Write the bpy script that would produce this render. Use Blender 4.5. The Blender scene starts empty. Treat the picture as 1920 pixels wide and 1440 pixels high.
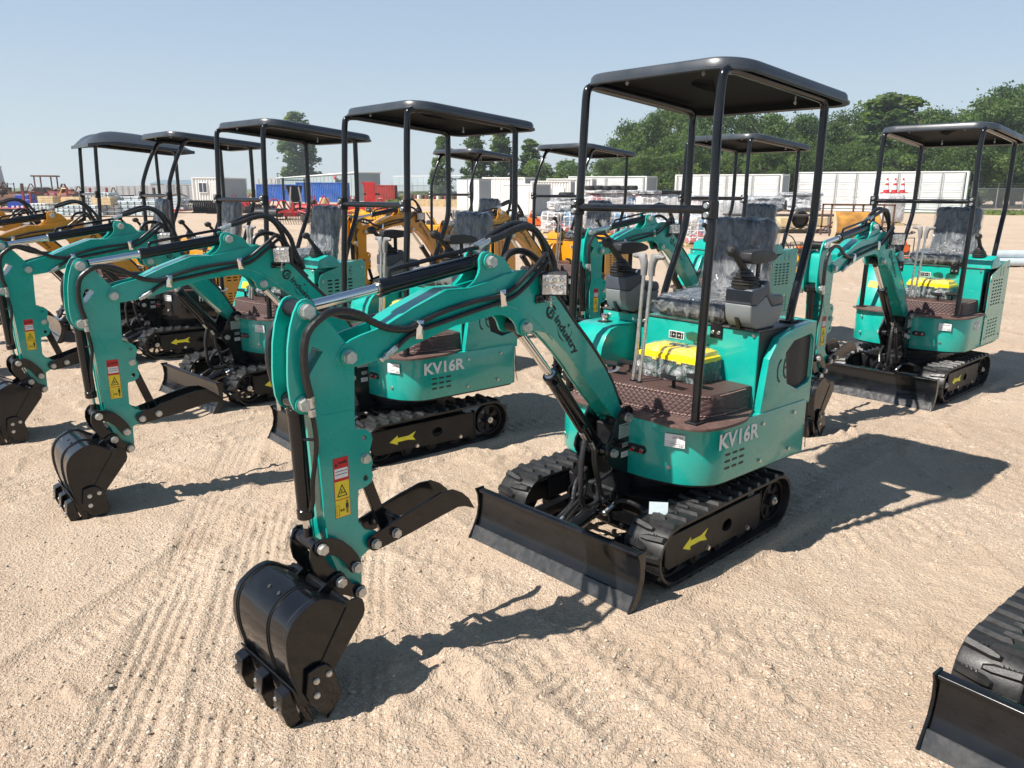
import bpy, bmesh, math, random
import numpy as np
from mathutils import Vector, Matrix
from mathutils.geometry import tessellate_polygon
from mathutils import noise as mnoise

scene = bpy.context.scene
COL = scene.collection
R = math.radians
random.seed(7)

# ------------------------------------------------------------------ camera
CAM_H = 1.567; CAM_F = 1465.5; CAM_PITCH = 0.2446; CAM_ROLL = 0.005
cd = bpy.data.cameras.new('camera')
cd.sensor_width = 36.0
cd.lens = CAM_F / 1920.0 * 36.0
cd.clip_start = 0.05
cd.clip_end = 3000.0
cam = bpy.data.objects.new('camera', cd)
COL.objects.link(cam)
cam.matrix_world = Matrix.Translation((0, 0, CAM_H)) @ Matrix.Rotation(math.pi / 2 - CAM_PITCH, 4, 'X') @ Matrix.Rotation(CAM_ROLL, 4, 'Z')
scene.camera = cam

# ------------------------------------------------------------------ sun + sky
SUN_EL = R(50.6); SUN_AZ = R(25.5)
SUN_DIR = Vector((-math.cos(SUN_AZ) * math.cos(SUN_EL), -math.sin(SUN_AZ) * math.cos(SUN_EL), math.sin(SUN_EL)))   # towards the sun
sl = bpy.data.lights.new('sun', 'SUN')
sl.energy = 5.0
sl.angle = R(0.55)
sl.color = (1.0, 0.94, 0.86)
sun = bpy.data.objects.new('sun', sl)
COL.objects.link(sun)
sun.rotation_euler = SUN_DIR.to_track_quat('Z', 'Y').to_euler()

world = bpy.data.worlds.new('World')
scene.world = world
world.use_nodes = True
wt = world.node_tree
wt.nodes.clear()
wo = wt.nodes.new('ShaderNodeOutputWorld')
bg = wt.nodes.new('ShaderNodeBackground')
sky = wt.nodes.new('ShaderNodeTexSky')
sky.sky_type = 'NISHITA'
sky.sun_disc = False
sky.sun_elevation = SUN_EL
sky.sun_rotation = math.atan2(SUN_DIR.x, SUN_DIR.y)
sky.altitude = 200
sky.air_density = 1.0
sky.dust_density = 1.0
sky.ozone_density = 2.0
# summer haze: a pale veil over the sky, thickest at the horizon
wg = wt.nodes.new('ShaderNodeTexCoord'); wsep = wt.nodes.new('ShaderNodeSeparateXYZ'); wt.links.new(wg.outputs['Generated'], wsep.inputs[0])
ramp = wt.nodes.new('ShaderNodeValToRGB'); wt.links.new(wsep.outputs['Z'], ramp.inputs[0])
re = ramp.color_ramp.elements
re[0].position = 0.0; re[0].color = (4.60, 5.25, 5.55, 1); re[1].position = 1.0; re[1].color = (0.75, 1.35, 2.3, 1)
for p_, c_ in ((0.07, (4.10, 4.90, 5.50, 1)), (0.16, (3.40, 4.30, 5.35, 1)), (0.26, (2.80, 3.75, 5.05, 1)), (0.45, (1.4, 2.2, 3.5, 1))):
    x_ = re.new(p_); x_.color = c_
vm = wt.nodes.new('ShaderNodeMix'); vm.data_type = 'RGBA'; vm.inputs['Factor'].default_value = 0.86
wt.links.new(sky.outputs[0], vm.inputs['A']); wt.links.new(ramp.outputs[0], vm.inputs['B'])
wt.links.new(vm.outputs['Result'], bg.inputs['Color'])
bg.inputs['Strength'].default_value = 0.084
wt.links.new(bg.outputs[0], wo.inputs['Surface'])

scene.view_settings.view_transform = 'Standard'
scene.view_settings.look = 'None'
scene.view_settings.exposure = 0.78
scene.view_settings.gamma = 1.0
scene.render.engine = 'CYCLES'
scene.cycles.max_bounces = 8
scene.cycles.transparent_max_bounces = 12
scene.cycles.use_denoising = True

# ------------------------------------------------------------------ materials
MAT = {}
def rgb(*c):
    return (c[0], c[1], c[2], 1.0)

def mat(name, color, rough=0.5, metal=0.0, coat=0.0, spec=0.5, noise=None, bump=None, trans=0.0, alpha=1.0, emis=None, dirt=None, wavy=0.0):
    """noise=(scale, amount) value variation; bump=(scale, strength, distance)"""
    if name in MAT: return MAT[name]
    m = bpy.data.materials.new(name); m.use_nodes = True
    nt = m.node_tree; b = nt.nodes['Principled BSDF']
    b.inputs['Base Color'].default_value = rgb(*color)
    b.inputs['Roughness'].default_value = rough
    b.inputs['Metallic'].default_value = metal
    b.inputs['Coat Weight'].default_value = coat
    b.inputs['Coat Roughness'].default_value = 0.05
    b.inputs['Specular IOR Level'].default_value = spec
    b.inputs['Transmission Weight'].default_value = trans
    b.inputs['Alpha'].default_value = alpha
    if emis:
        b.inputs['Emission Color'].default_value = rgb(*emis[0]); b.inputs['Emission Strength'].default_value = emis[1]
    tc = nt.nodes.new('ShaderNodeTexCoord')
    last = None
    if noise:
        n = nt.nodes.new('ShaderNodeTexNoise'); n.inputs['Scale'].default_value = noise[0]; n.inputs['Detail'].default_value = 6
        nt.links.new(tc.outputs['Object'], n.inputs['Vector'])
        mr = nt.nodes.new('ShaderNodeMapRange')
        mr.inputs['From Min'].default_value = 0.3; mr.inputs['From Max'].default_value = 0.7
        mr.inputs['To Min'].default_value = 1 - noise[1]; mr.inputs['To Max'].default_value = 1 + noise[1]
        nt.links.new(n.outputs['Fac'], mr.inputs['Value'])
        mx = nt.nodes.new('ShaderNodeVectorMath'); mx.operation = 'SCALE'
        mx.inputs[0].default_value = color
        nt.links.new(mr.outputs[0], mx.inputs['Scale'])
        last = mx.outputs[0]
        mr2 = nt.nodes.new('ShaderNodeMapRange')
        mr2.inputs['From Min'].default_value = 0.3; mr2.inputs['From Max'].default_value = 0.7
        mr2.inputs['To Min'].default_value = max(0.02, rough - 0.07); mr2.inputs['To Max'].default_value = min(1, rough + 0.1)
        nt.links.new(n.outputs['Fac'], mr2.inputs['Value']); nt.links.new(mr2.outputs[0], b.inputs['Roughness'])
    if dirt:
        # dust: (colour, amount, scale) gathered on patches and on faces that look up
        n = nt.nodes.new('ShaderNodeTexNoise'); n.inputs['Scale'].default_value = dirt[2]; n.inputs['Detail'].default_value = 8; n.inputs['Roughness'].default_value = 0.7
        nt.links.new(tc.outputs['Object'], n.inputs['Vector'])
        mr = nt.nodes.new('ShaderNodeMapRange')
        mr.inputs['From Min'].default_value = 0.45; mr.inputs['From Max'].default_value = 0.75
        mr.inputs['To Min'].default_value = 0.0; mr.inputs['To Max'].default_value = dirt[1]
        nt.links.new(n.outputs['Fac'], mr.inputs['Value'])
        mi = nt.nodes.new('ShaderNodeMix'); mi.data_type = 'RGBA'
        nt.links.new(mr.outputs[0], mi.inputs['Factor'])
        if last: nt.links.new(last, mi.inputs['A'])
        else: mi.inputs['A'].default_value = rgb(*color)
        mi.inputs['B'].default_value = rgb(*dirt[0])
        last = mi.outputs['Result']
    if last: nt.links.new(last, b.inputs['Base Color'])
    if bump:
        n = nt.nodes.new('ShaderNodeTexNoise'); n.inputs['Scale'].default_value = bump[0]; n.inputs['Detail'].default_value = 4
        nt.links.new(tc.outputs['Object'], n.inputs['Vector'])
        bp = nt.nodes.new('ShaderNodeBump'); bp.inputs['Strength'].default_value = bump[1]; bp.inputs['Distance'].default_value = bump[2]
        nt.links.new(n.outputs['Fac'], bp.inputs['Height']); nt.links.new(bp.outputs[0], b.inputs['Normal'])
    if wavy:
        n = nt.nodes.new('ShaderNodeTexNoise'); n.inputs['Scale'].default_value = 4.5; n.inputs['Detail'].default_value = 2
        nt.links.new(tc.outputs['Object'], n.inputs['Vector'])
        b2 = nt.nodes.new('ShaderNodeBump'); b2.inputs['Strength'].default_value = wavy; b2.inputs['Distance'].default_value = 0.02
        nt.links.new(n.outputs['Fac'], b2.inputs['Height'])
        if bump: nt.links.new(bp.outputs[0], b2.inputs['Normal'])
        nt.links.new(b2.outputs[0], b.inputs['Normal']); nt.links.new(b2.outputs[0], b.inputs['Coat Normal'])
        # fine pale scratches
        v = nt.nodes.new('ShaderNodeTexNoise'); v.inputs['Scale'].default_value = 26; v.inputs['Detail'].default_value = 9; v.inputs['Roughness'].default_value = 0.8; v.inputs['Distortion'].default_value = 3
        nt.links.new(tc.outputs['Object'], v.inputs['Vector'])
        r2 = nt.nodes.new('ShaderNodeMapRange'); r2.inputs['From Min'].default_value = 0.66; r2.inputs['From Max'].default_value = 0.74; r2.inputs['To Max'].default_value = 0.22
        nt.links.new(v.outputs['Fac'], r2.inputs['Value'])
        mi = nt.nodes.new('ShaderNodeMix'); mi.data_type = 'RGBA'; nt.links.new(r2.outputs[0], mi.inputs['Factor'])
        nt.links.new(last, mi.inputs['A']); mi.inputs['B'].default_value = rgb(0.38, 0.36, 0.31)
        nt.links.new(mi.outputs['Result'], b.inputs['Base Color'])
    MAT[name] = m
    return m

DUST = (0.42, 0.33, 0.25)
TEAL = mat('teal_paint', (0.0, 0.345, 0.285), 0.27, coat=0.7, noise=(9, 0.06), bump=(200, 0.12, 0.001), dirt=(DUST, 0.05, 4), wavy=0.14)
YELLOW = mat('yellow_paint', (0.62, 0.27, 0.010), 0.30, coat=0.5, noise=(9, 0.07), bump=(260, 0.10, 0.001), dirt=(DUST, 0.10, 6), wavy=0.14)
BLACK = mat('black_paint', (0.0055, 0.006, 0.0075), 0.17, coat=0.32, spec=0.30, noise=(14, 0.25), bump=(180, 0.06, 0.001), dirt=((0.20, 0.18, 0.16), 0.02, 5))
BLACKM = mat('black_satin_steel', (0.008, 0.0085, 0.010), 0.38, spec=0.28, noise=(18, 0.3), bump=(140, 0.12, 0.001), dirt=((0.25, 0.21, 0.17), 0.05, 7))
ROOFU = mat('dark_roof_lining', (0.006, 0.007, 0.007), 0.7, spec=0.15)
ROOFM = mat('dark_grey_roof_plastic', (0.036, 0.043, 0.053), 0.33, noise=(5, 0.15), bump=(420, 0.10, 0.0008))
RUBBER = mat('track_rubber', (0.011, 0.0112, 0.012), 0.42, noise=(40, 0.3), bump=(150, 0.2, 0.002), dirt=((0.25, 0.21, 0.17), 0.07, 9))
HOSE = mat('rubber_hose', (0.014, 0.014, 0.015), 0.36, noise=(40, 0.3))
CHROME = mat('chrome_rod', (0.72, 0.72, 0.72), 0.10, metal=1.0)
ZINC = mat('zinc_steel', (0.62, 0.62, 0.60), 0.32, metal=1.0, noise=(60, 0.15), bump=(200, 0.2, 0.001))
ZINCP = mat('zinc_plated_bolt', (0.55, 0.55, 0.52), 0.40, metal=0.75, noise=(80, 0.2), bump=(150, 0.3, 0.002))
EDGE = mat('worn_cutting_edge', (0.055, 0.056, 0.058), 0.26, metal=0.3, noise=(30, 0.3), bump=(90, 0.2, 0.002), dirt=((0.30, 0.26, 0.22), 0.20, 7))
DECK = mat('dark_deck_plate', (0.045, 0.046, 0.048), 0.42, noise=(20, 0.2), dirt=(DUST, 0.2, 9))
PODD = mat('slate_pod_plastic', (0.050, 0.060, 0.078), 0.38, noise=(10, 0.1), bump=(400, 0.12, 0.0006))
PODL = mat('light_grey_pod_plastic', (0.165, 0.185, 0.190), 0.38, noise=(10, 0.08), bump=(400, 0.12, 0.0006))
GRIP = mat('grey_lever_grip', (0.19, 0.19, 0.19), 0.55, noise=(30, 0.1))
BPLAST = mat('black_plastic', (0.016, 0.016, 0.017), 0.45, noise=(30, 0.2))
WHITE = mat('white_sticker', (0.72, 0.72, 0.72), 0.45, noise=(40, 0.05))
PLATE = mat('aluminium_data_plate', (0.45, 0.50, 0.48), 0.35, metal=0.5, noise=(60, 0.1))
SILVERT = mat('silver_lettering', (0.72, 0.74, 0.75), 0.42, noise=(50, 0.06))
RED = mat('red_sticker', (0.50, 0.012, 0.015), 0.40, noise=(40, 0.06))
YELS = mat('yellow_sticker', (0.78, 0.60, 0.03), 0.42, noise=(40, 0.06))
ARROWY = mat('yellow_arrow', (0.85, 0.78, 0.03), 0.45, noise=(40, 0.10), dirt=(DUST, 0.2, 20))
INK = mat('black_print', (0.010, 0.010, 0.011), 0.45)
GREYW = mat('grey_web_paint', (0.0, 0.22, 0.18), 0.4)
REDBTN = mat('red_grease_cap', (0.45, 0.01, 0.01), 0.4)

def quilt_mat():
    m = bpy.data.materials.new('brown_quilted_mat'); m.use_nodes = True
    nt = m.node_tree; b = nt.nodes['Principled BSDF']
    tc = nt.nodes.new('ShaderNodeTexCoord')
    ns = nt.nodes.new('ShaderNodeTexNoise'); ns.inputs['Scale'].default_value = 90; ns.inputs['Detail'].default_value = 5
    nt.links.new(tc.outputs['Object'], ns.inputs['Vector'])
    cr = nt.nodes.new('ShaderNodeMix'); cr.data_type = 'RGBA'
    cr.inputs['A'].default_value = rgb(0.040, 0.020, 0.019); cr.inputs['B'].default_value = rgb(0.095, 0.050, 0.045)
    nt.links.new(ns.outputs['Fac'], cr.inputs['Factor'])
    nt.links.new(cr.outputs['Result'], b.inputs['Base Color'])
    b.inputs['Roughness'].default_value = 0.55
    # quilting: two crossed triangle waves along diagonals
    sx = nt.nodes.new('ShaderNodeSeparateXYZ'); nt.links.new(tc.outputs['Object'], sx.inputs[0])
    def wav(a, bb, c):
        v = nt.nodes.new('ShaderNodeVectorMath'); v.operation = 'DOT_PRODUCT'
        nt.links.new(tc.outputs['Object'], v.inputs[0]); v.inputs[1].default_value = (a, bb, c)
        p = nt.nodes.new('ShaderNodeMath'); p.operation = 'PINGPONG'; p.inputs[1].default_value = 0.5
        nt.links.new(v.outputs['Value'], p.inputs[0]); return p.outputs[0]
    k = 38.0
    w1 = wav(k * 0.3, k, k); w2 = wav(k * 0.3, k, -k)
    mn = nt.nodes.new('ShaderNodeMath'); mn.operation = 'MINIMUM'
    nt.links.new(w1, mn.inputs[0]); nt.links.new(w2, mn.inputs[1])
    pw = nt.nodes.new('ShaderNodeMath'); pw.operation = 'POWER'; pw.inputs[1].default_value = 0.5
    nt.links.new(mn.outputs[0], pw.inputs[0])
    bp = nt.nodes.new('ShaderNodeBump'); bp.inputs['Strength'].default_value = 0.8; bp.inputs['Distance'].default_value = 0.006
    nt.links.new(pw.outputs[0], bp.inputs['Height'])
    b2 = nt.nodes.new('ShaderNodeBump'); b2.inputs['Strength'].default_value = 0.25; b2.inputs['Distance'].default_value = 0.001
    nt.links.new(ns.outputs['Fac'], b2.inputs['Height']); nt.links.new(bp.outputs[0], b2.inputs['Normal'])
    nt.links.new(b2.outputs[0], b.inputs['Normal'])
    return m
QUILT = quilt_mat()
MATF = mat('brown_floor_mat', (0.095, 0.052, 0.045), 0.60, noise=(60, 0.25), bump=(120, 0.3, 0.002), dirt=(DUST, 0.25, 12))
STITCH = mat('beige_stitching', (0.42, 0.28, 0.22), 0.7)

def film_mat(name, base, amt, rough=0.22, scale=14.0, dist=0.02, alpha=1.0):
    """crinkled plastic wrap over something"""
    m = bpy.data.materials.new(name); m.use_nodes = True
    nt = m.node_tree; b = nt.nodes['Principled BSDF']
    tc = nt.nodes.new('ShaderNodeTexCoord')
    mp = nt.nodes.new('ShaderNodeMapping'); mp.inputs['Scale'].default_value = (1.0, 1.0, 0.45)
    nt.links.new(tc.outputs['Object'], mp.inputs['Vector'])
    n = nt.nodes.new('ShaderNodeTexNoise'); n.inputs['Scale'].default_value = scale; n.inputs['Detail'].default_value = 3
    n.inputs['Roughness'].default_value = 0.55; n.inputs['Distortion'].default_value = 0.7
    nt.links.new(mp.outputs[0], n.inputs['Vector'])
    rg = nt.nodes.new('ShaderNodeMath'); rg.operation = 'PINGPONG'; rg.inputs[1].default_value = 0.12
    nt.links.new(n.outputs['Fac'], rg.inputs[0])
    bp = nt.nodes.new('ShaderNodeBump'); bp.inputs['Strength'].default_value = 0.9; bp.inputs['Distance'].default_value = dist * 6
    nt.links.new(rg.outputs[0], bp.inputs['Height'])
    nt.links.new(bp.outputs[0], b.inputs['Normal'])
    mr = nt.nodes.new('ShaderNodeMapRange'); mr.inputs['From Max'].default_value = 0.12
    nt.links.new(rg.outputs[0], mr.inputs['Value'])
    cr = nt.nodes.new('ShaderNodeMix'); cr.data_type = 'RGBA'
    cr.inputs['A'].default_value = rgb(*base); cr.inputs['B'].default_value = rgb(*[c + amt for c in base])  # fold glints and dark creases mixed into the colour along the ridges
    nt.links.new(mr.outputs[0], cr.inputs['Factor'])
    nt.links.new(cr.outputs['Result'], b.inputs['Base Color'])
    b.inputs['Roughness'].default_value = rough
    b.inputs['Coat Weight'].default_value = 0.6; b.inputs['Coat Roughness'].default_value = 0.12
    if alpha < 1:
        m2 = nt.nodes.new('ShaderNodeMapRange'); m2.inputs['From Max'].default_value = 0.12
        m2.inputs['To Min'].default_value = alpha * 0.5; m2.inputs['To Max'].default_value = min(1, alpha * 1.5)
        nt.links.new(rg.outputs[0], m2.inputs['Value']); nt.links.new(m2.outputs[0], b.inputs['Alpha'])
    return m
WRAPSEAT = film_mat('plastic_wrapped_seat', (0.055, 0.064, 0.074), 0.10, rough=0.16, scale=9, dist=0.016)
WRAPBLK = film_mat('plastic_wrapped_black', (0.018, 0.019, 0.021), 0.05, rough=0.15, scale=22)
FILM = film_mat('clear_film', (0.55, 0.57, 0.58), 0.2, rough=0.10, scale=16, alpha=0.20)
SFILM = film_mat('clear_seat_bag', (0.10, 0.115, 0.13), 0.45, rough=0.06, scale=8, dist=0.030, alpha=0.20)

def grille_mat():
    m = bpy.data.materials.new('black_mesh_grille'); m.use_nodes = True
    nt = m.node_tree; b = nt.nodes['Principled BSDF']
    tc = nt.nodes.new('ShaderNodeTexCoord')
    v = nt.nodes.new('ShaderNodeTexVoronoi'); v.inputs['Scale'].default_value = 130; v.inputs['Randomness'].default_value = 0.0
    nt.links.new(tc.outputs['Object'], v.inputs['Vector'])
    mr = nt.nodes.new('ShaderNodeMapRange'); mr.inputs['From Min'].default_value = 0.25; mr.inputs['From Max'].default_value = 0.5
    nt.links.new(v.outputs['Distance'], mr.inputs['Value'])
    cr = nt.nodes.new('ShaderNodeMix'); cr.data_type = 'RGBA'
    cr.inputs['A'].default_value = rgb(0.001, 0.001, 0.001); cr.inputs['B'].default_value = rgb(0.010, 0.010, 0.011)
    nt.links.new(mr.outputs[0], cr.inputs['Factor']); nt.links.new(cr.outputs['Result'], b.inputs['Base Color'])
    b.inputs['Roughness'].default_value = 0.5
    bp = nt.nodes.new('ShaderNodeBump'); bp.inputs['Strength'].default_value = 0.8; bp.inputs['Distance'].default_value = 0.002
    nt.links.new(mr.outputs[0], bp.inputs['Height']); nt.links.new(bp.outputs[0], b.inputs['Normal'])
    return m
GRILLE = grille_mat()

def lens_mat():
    m = bpy.data.materials.new('led_reflector_lens'); m.use_nodes = True
    nt = m.node_tree; b = nt.nodes['Principled BSDF']
    tc = nt.nodes.new('ShaderNodeTexCoord')
    v = nt.nodes.new('ShaderNodeTexVoronoi'); v.inputs['Scale'].default_value = 75
    nt.links.new(tc.outputs['Object'], v.inputs['Vector'])
    mx = nt.nodes.new('ShaderNodeMix'); mx.data_type = 'RGBA'
    mx.inputs['A'].default_value = rgb(0.75, 0.76, 0.76); mx.inputs['B'].default_value = rgb(0.28, 0.29, 0.30)
    nt.links.new(v.outputs['Color'], mx.inputs['Factor']); nt.links.new(mx.outputs['Result'], b.inputs['Base Color'])
    b.inputs['Metallic'].default_value = 0.6; b.inputs['Roughness'].default_value = 0.18; b.inputs['Coat Weight'].default_value = 0.8
    bp = nt.nodes.new('ShaderNodeBump'); bp.inputs['Strength'].default_value = 0.9; bp.inputs['Distance'].default_value = 0.004
    nt.links.new(v.outputs['Distance'], bp.inputs['Height']); nt.links.new(bp.outputs[0], b.inputs['Normal'])
    return m
LENS = lens_mat()

# ------------------------------------------------------------------ mesh helpers
class G:
    """collects shapes into one mesh"""
    def __init__(s):
        s.bm = bmesh.new(); s.mats = []
    def mi(s, m):
        if m not in s.mats: s.mats.append(m)
        return s.mats.index(m)
    def take(s, b, m, M=None, bev=0.0, seg=1):
        if bev > 0:
            es = [e for e in b.edges if len(e.link_faces) == 2 and e.calc_face_angle(0) > R(28)]
            if es:
                try: bmesh.ops.bevel(b, geom=es, offset=bev, segments=seg, affect='EDGES', profile=0.6, clamp_overlap=True)
                except Exception: pass
        bmesh.ops.recalc_face_normals(b, faces=b.faces)
        if M is not None: bmesh.ops.transform(b, matrix=M, verts=b.verts)
        i = s.mi(m)
        for f in b.faces: f.material_index = i
        me = bpy.data.meshes.new('tmp'); b.to_mesh(me); b.free()
        s.bm.from_mesh(me); bpy.data.meshes.remove(me)
    def box(s, c, d, m, rot=None, bev=0.003, M=None):
        b = bmesh.new(); bmesh.ops.create_cube(b, size=1.0)
        bmesh.ops.scale(b, vec=d, verts=b.verts)
        T = Matrix.Translation(c)
        if rot is not None: T = T @ rot
        if M is not None: T = M @ T
        s.take(b, m, T, bev)
    def prism(s, poly, a, bb, m, axis='y', bev=0.002, holes=None, M=None, seg=1):
        """poly in the plane across `axis`: y -> (x,z), z -> (x,y), x -> (y,z)"""
        def P(u, v, t):
            return (u, t, v) if axis == 'y' else ((u, v, t) if axis == 'z' else (t, u, v))
        b = bmesh.new()
        if holes:
            loops = [[Vector((u, v, 0)) for u, v in lp] for lp in [poly] + holes]
            tris = tessellate_polygon(loops)
            vs = [b.verts.new(P(p.x, p.y, a)) for lp in loops for p in lp]
            for t in tris:
                if len(set(t)) == 3:
                    try: b.faces.new([vs[i] for i in t])
                    except ValueError: pass
            fs = [f for f in b.faces]
        else:
            vs = [b.verts.new(P(u, v, a)) for u, v in poly]
            fs = [b.faces.new(vs)]
        r = bmesh.ops.extrude_face_region(b, geom=fs)
        vv = [e for e in r['geom'] if isinstance(e, bmesh.types.BMVert)]
        d = Vector(P(0, 0, bb)) - Vector(P(0, 0, a))
        bmesh.ops.translate(b, vec=d, verts=vv)
        s.take(b, m, M, bev, seg)
    def cyl(s, p0, p1, r, m, n=20, r1=None, bev=0.0, M=None):
        p0 = Vector(p0); p1 = Vector(p1); d = p1 - p0
        b = bmesh.new()
        bmesh.ops.create_cone(b, cap_ends=True, segments=n, radius1=r, radius2=r if r1 is None else r1, depth=d.length)
        T = Matrix.Translation((p0 + p1) / 2) @ d.to_track_quat('Z', 'Y').to_matrix().to_4x4()
        if M is not None: T = M @ T
        s.take(b, m, T, bev)
    def hexb(s, p, d, r, m=None, h=None, washer=True, M=None):
        m = m or ZINCP; p = Vector(p); d = Vector(d).normalized(); h = h or r * 0.75
        if washer: s.cyl(p, p + d * r * 0.15, r * 1.08, m, 16, M=M)
        s.cyl(p + d * r * 0.15, p + d * (h + r * 0.15), r, m, 6, M=M)
    def ball(s, c, r, m, sc=(1, 1, 1), M=None, rot=None, n=16):
        b = bmesh.new(); bmesh.ops.create_uvsphere(b, u_segments=n, v_segments=max(6, n * 2 // 3), radius=r)
        T = Matrix.Translation(c)
        if rot is not None: T = T @ rot
        T = T @ Matrix.Diagonal((sc[0], sc[1], sc[2], 1))
        if M is not None: T = M @ T
        s.take(b, m, T)
    def rings(s, rs, m, cap=True, closed=True, M=None, bev=0.0, capend=False):
        b = bmesh.new(); rows = [[b.verts.new(p) for p in r] for r in rs]
        n = len(rows[0])
        for i in range(len(rows) - 1):
            for j in range(n if closed else n - 1):
                k = (j + 1) % n
                b.faces.new((rows[i][j], rows[i][k], rows[i + 1][k], rows[i + 1][j]))
        if cap and closed:
            b.faces.new(rows[0][::-1]); b.faces.new(rows[-1])
        if capend: b.faces.new(rows[-1])
        s.take(b, m, M, bev)
    def tube(s, pts, r, m, n=10, sm=6, M=None, wrap=0.0, rf=None):
        P = smooth(pts, sm) if sm > 1 else [Vector(p) for p in pts]
        if wrap:
            P = resample(P, 0.0055)
        rs = []; up = Vector((0, 0, 1)); N = None
        L = 0
        for i, p in enumerate(P):
            t = (P[min(i + 1, len(P) - 1)] - P[max(i - 1, 0)]).normalized()
            if N is None:
                N = t.cross(up if abs(t.z) < 0.9 else Vector((1, 0, 0))).normalized()
            else:
                N = (N - t * N.dot(t)).normalized()
            B = t.cross(N)
            ring = []
            for k in range(n):
                a = 2 * math.pi * k / n
                rr = r if rf is None else rf(i / (len(P) - 1)) * r
                if wrap: rr *= 1 + wrap * (0.5 - 2.2 * max(0, math.cos(a + i * 0.0055 / 0.022 * 2 * math.pi) - 0.6))
                ring.append(p + (N * math.cos(a) + B * math.sin(a)) * rr)
            rs.append(ring)
        s.rings(rs, m, M=M)
    def mesh(s, name, ang=32):
        me = bpy.data.meshes.new(name)
        s.bm.to_mesh(me); s.bm.free()
        for m in s.mats: me.materials.append(m)
        me.polygons.foreach_set('use_smooth', [True] * len(me.polygons))
        try: me.set_sharp_from_angle(angle=R(ang))
        except Exception: pass
        return me

def smooth(pts, k=6):
    P = [Vector(p) for p in pts]
    if len(P) < 3: return P
    out = []
    for i in range(len(P) - 1):
        p0 = P[max(i - 1, 0)]; p1 = P[i]; p2 = P[i + 1]; p3 = P[min(i + 2, len(P) - 1)]
        for j in range(k):
            t = j / k
            out.append(0.5 * ((2 * p1) + (-p0 + p2) * t + (2 * p0 - 5 * p1 + 4 * p2 - p3) * t * t + (-p0 + 3 * p1 - 3 * p2 + p3) * t ** 3))
    out.append(P[-1])
    return out

def resample(P, step):
    out = [P[0]]; acc = 0.0
    for i in range(1, len(P)):
        a, b = P[i - 1], P[i]; L = (b - a).length; d = step - acc
        while d <= L:
            out.append(a + (b - a) * (d / L)); d += step
        acc = L - (d - step)
    return out

def obj(name, me, parent=None, label=None, cat=None, group=None, kind=None):
    o = bpy.data.objects.new(name, me); COL.objects.link(o)
    if parent is not None: o.parent = parent
    if label: o['label'] = label
    if cat: o['category'] = cat
    if group: o['group'] = group
    if kind: o['kind'] = kind
    return o

def thing(name, label, cat, loc=(0, 0, 0), rz=0.0, group=None):
    o = obj(name, None, None, label, cat, group)
    o.location = loc; o.rotation_euler = (0, 0, rz)
    o.empty_display_size = 0.1
    return o

CACHE = {}
def part(parent, name, key, fn, label=None):
    k = (name, key)
    if k not in CACHE:
        g = G(); fn(g); CACHE[k] = g.mesh(name)
    return obj(name, CACHE[k], parent, label)

TXT = {}
def text_mesh(txt, m, sx=1.0, bold=0.0, depth=0.0):
    """flat lettering centred at 0 in the xy plane, cap height 1"""
    k = (txt, m.name, sx, bold)
    if k in TXT: return TXT[k]
    cu = bpy.data.curves.new('lettering', 'FONT'); cu.body = txt; cu.align_x = 'CENTER'; cu.align_y = 'CENTER'
    cu.size = 1.37; cu.offset = bold; cu.resolution_u = 3
    o = bpy.data.objects.new('lettering', cu); COL.objects.link(o)
    dg = bpy.context.evaluated_depsgraph_get()
    me = bpy.data.meshes.new_from_object(o.evaluated_get(dg))
    bpy.data.objects.remove(o); bpy.data.curves.remove(cu)
    me.materials.clear(); me.materials.append(m)
    n = len(me.vertices); co = np.empty(n * 3, 'f'); me.vertices.foreach_get('co', co); co = co.reshape(-1, 3)
    co[:, 0] *= sx; me.vertices.foreach_set('co', co.ravel()); me.update()
    TXT[k] = me
    return me

def lettering(parent, txt, m, origin, right, up, h, sx=1.0, bold=0.0, name='lettering', M=None):
    """letters of cap height h in the plane of right/up"""
    r = Vector(right).normalized(); u = Vector(up); u = (u - r * u.dot(r)).normalized(); nrm = r.cross(u)
    A = Matrix((r, u, nrm)).transposed().to_4x4()
    T = Matrix.Translation(origin) @ A @ Matrix.Scale(h, 4)
    if M is not None: T = M @ T
    o = obj(name, text_mesh(txt, m, sx, bold), parent)
    o.matrix_local = T
    return o
# ------------------------------------------------------------------ excavator
STICK = [(1.813,1.221),(1.797,1.248),(1.784,1.256),(1.767,1.258),(1.753,1.25),(1.742,1.235),(1.736,1.215),(1.71,1.191),(1.681,1.155),(1.655,1.122),(1.628,1.09),(1.622,1.069),(1.621,1.043),(1.628,0.889),(1.629,0.838),(1.592,0.828),(1.572,0.812),(1.566,0.79),(1.576,0.76),(1.578,0.745),(1.570,0.724),(1.569,0.71),(1.576,0.69),(1.569,0.669),(1.575,0.648),(1.598,0.636),(1.626,0.632),(1.63,0.6),(1.632,0.524),(1.61,0.492),(1.565,0.472),(1.562,0.44),(1.575,0.418),(1.600,0.415),(1.628,0.40),(1.630,0.314),(1.636,0.29),(1.655,0.282),(1.672,0.295),(1.70,0.334),(1.742,0.452),(1.752,0.596),(1.758,0.747),(1.765,0.853),(1.768,0.912),(1.796,0.916),(1.815,0.922),(1.831,0.937),(1.841,0.965),(1.845,1.012),(1.844,1.051),(1.838,1.124),(1.827,1.18)]
STICK_HOLE = [(1.727,1.097),(1.775,1.035),(1.779,1.05),(1.779,1.085),(1.766,1.108),(1.762,1.118)]
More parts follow.
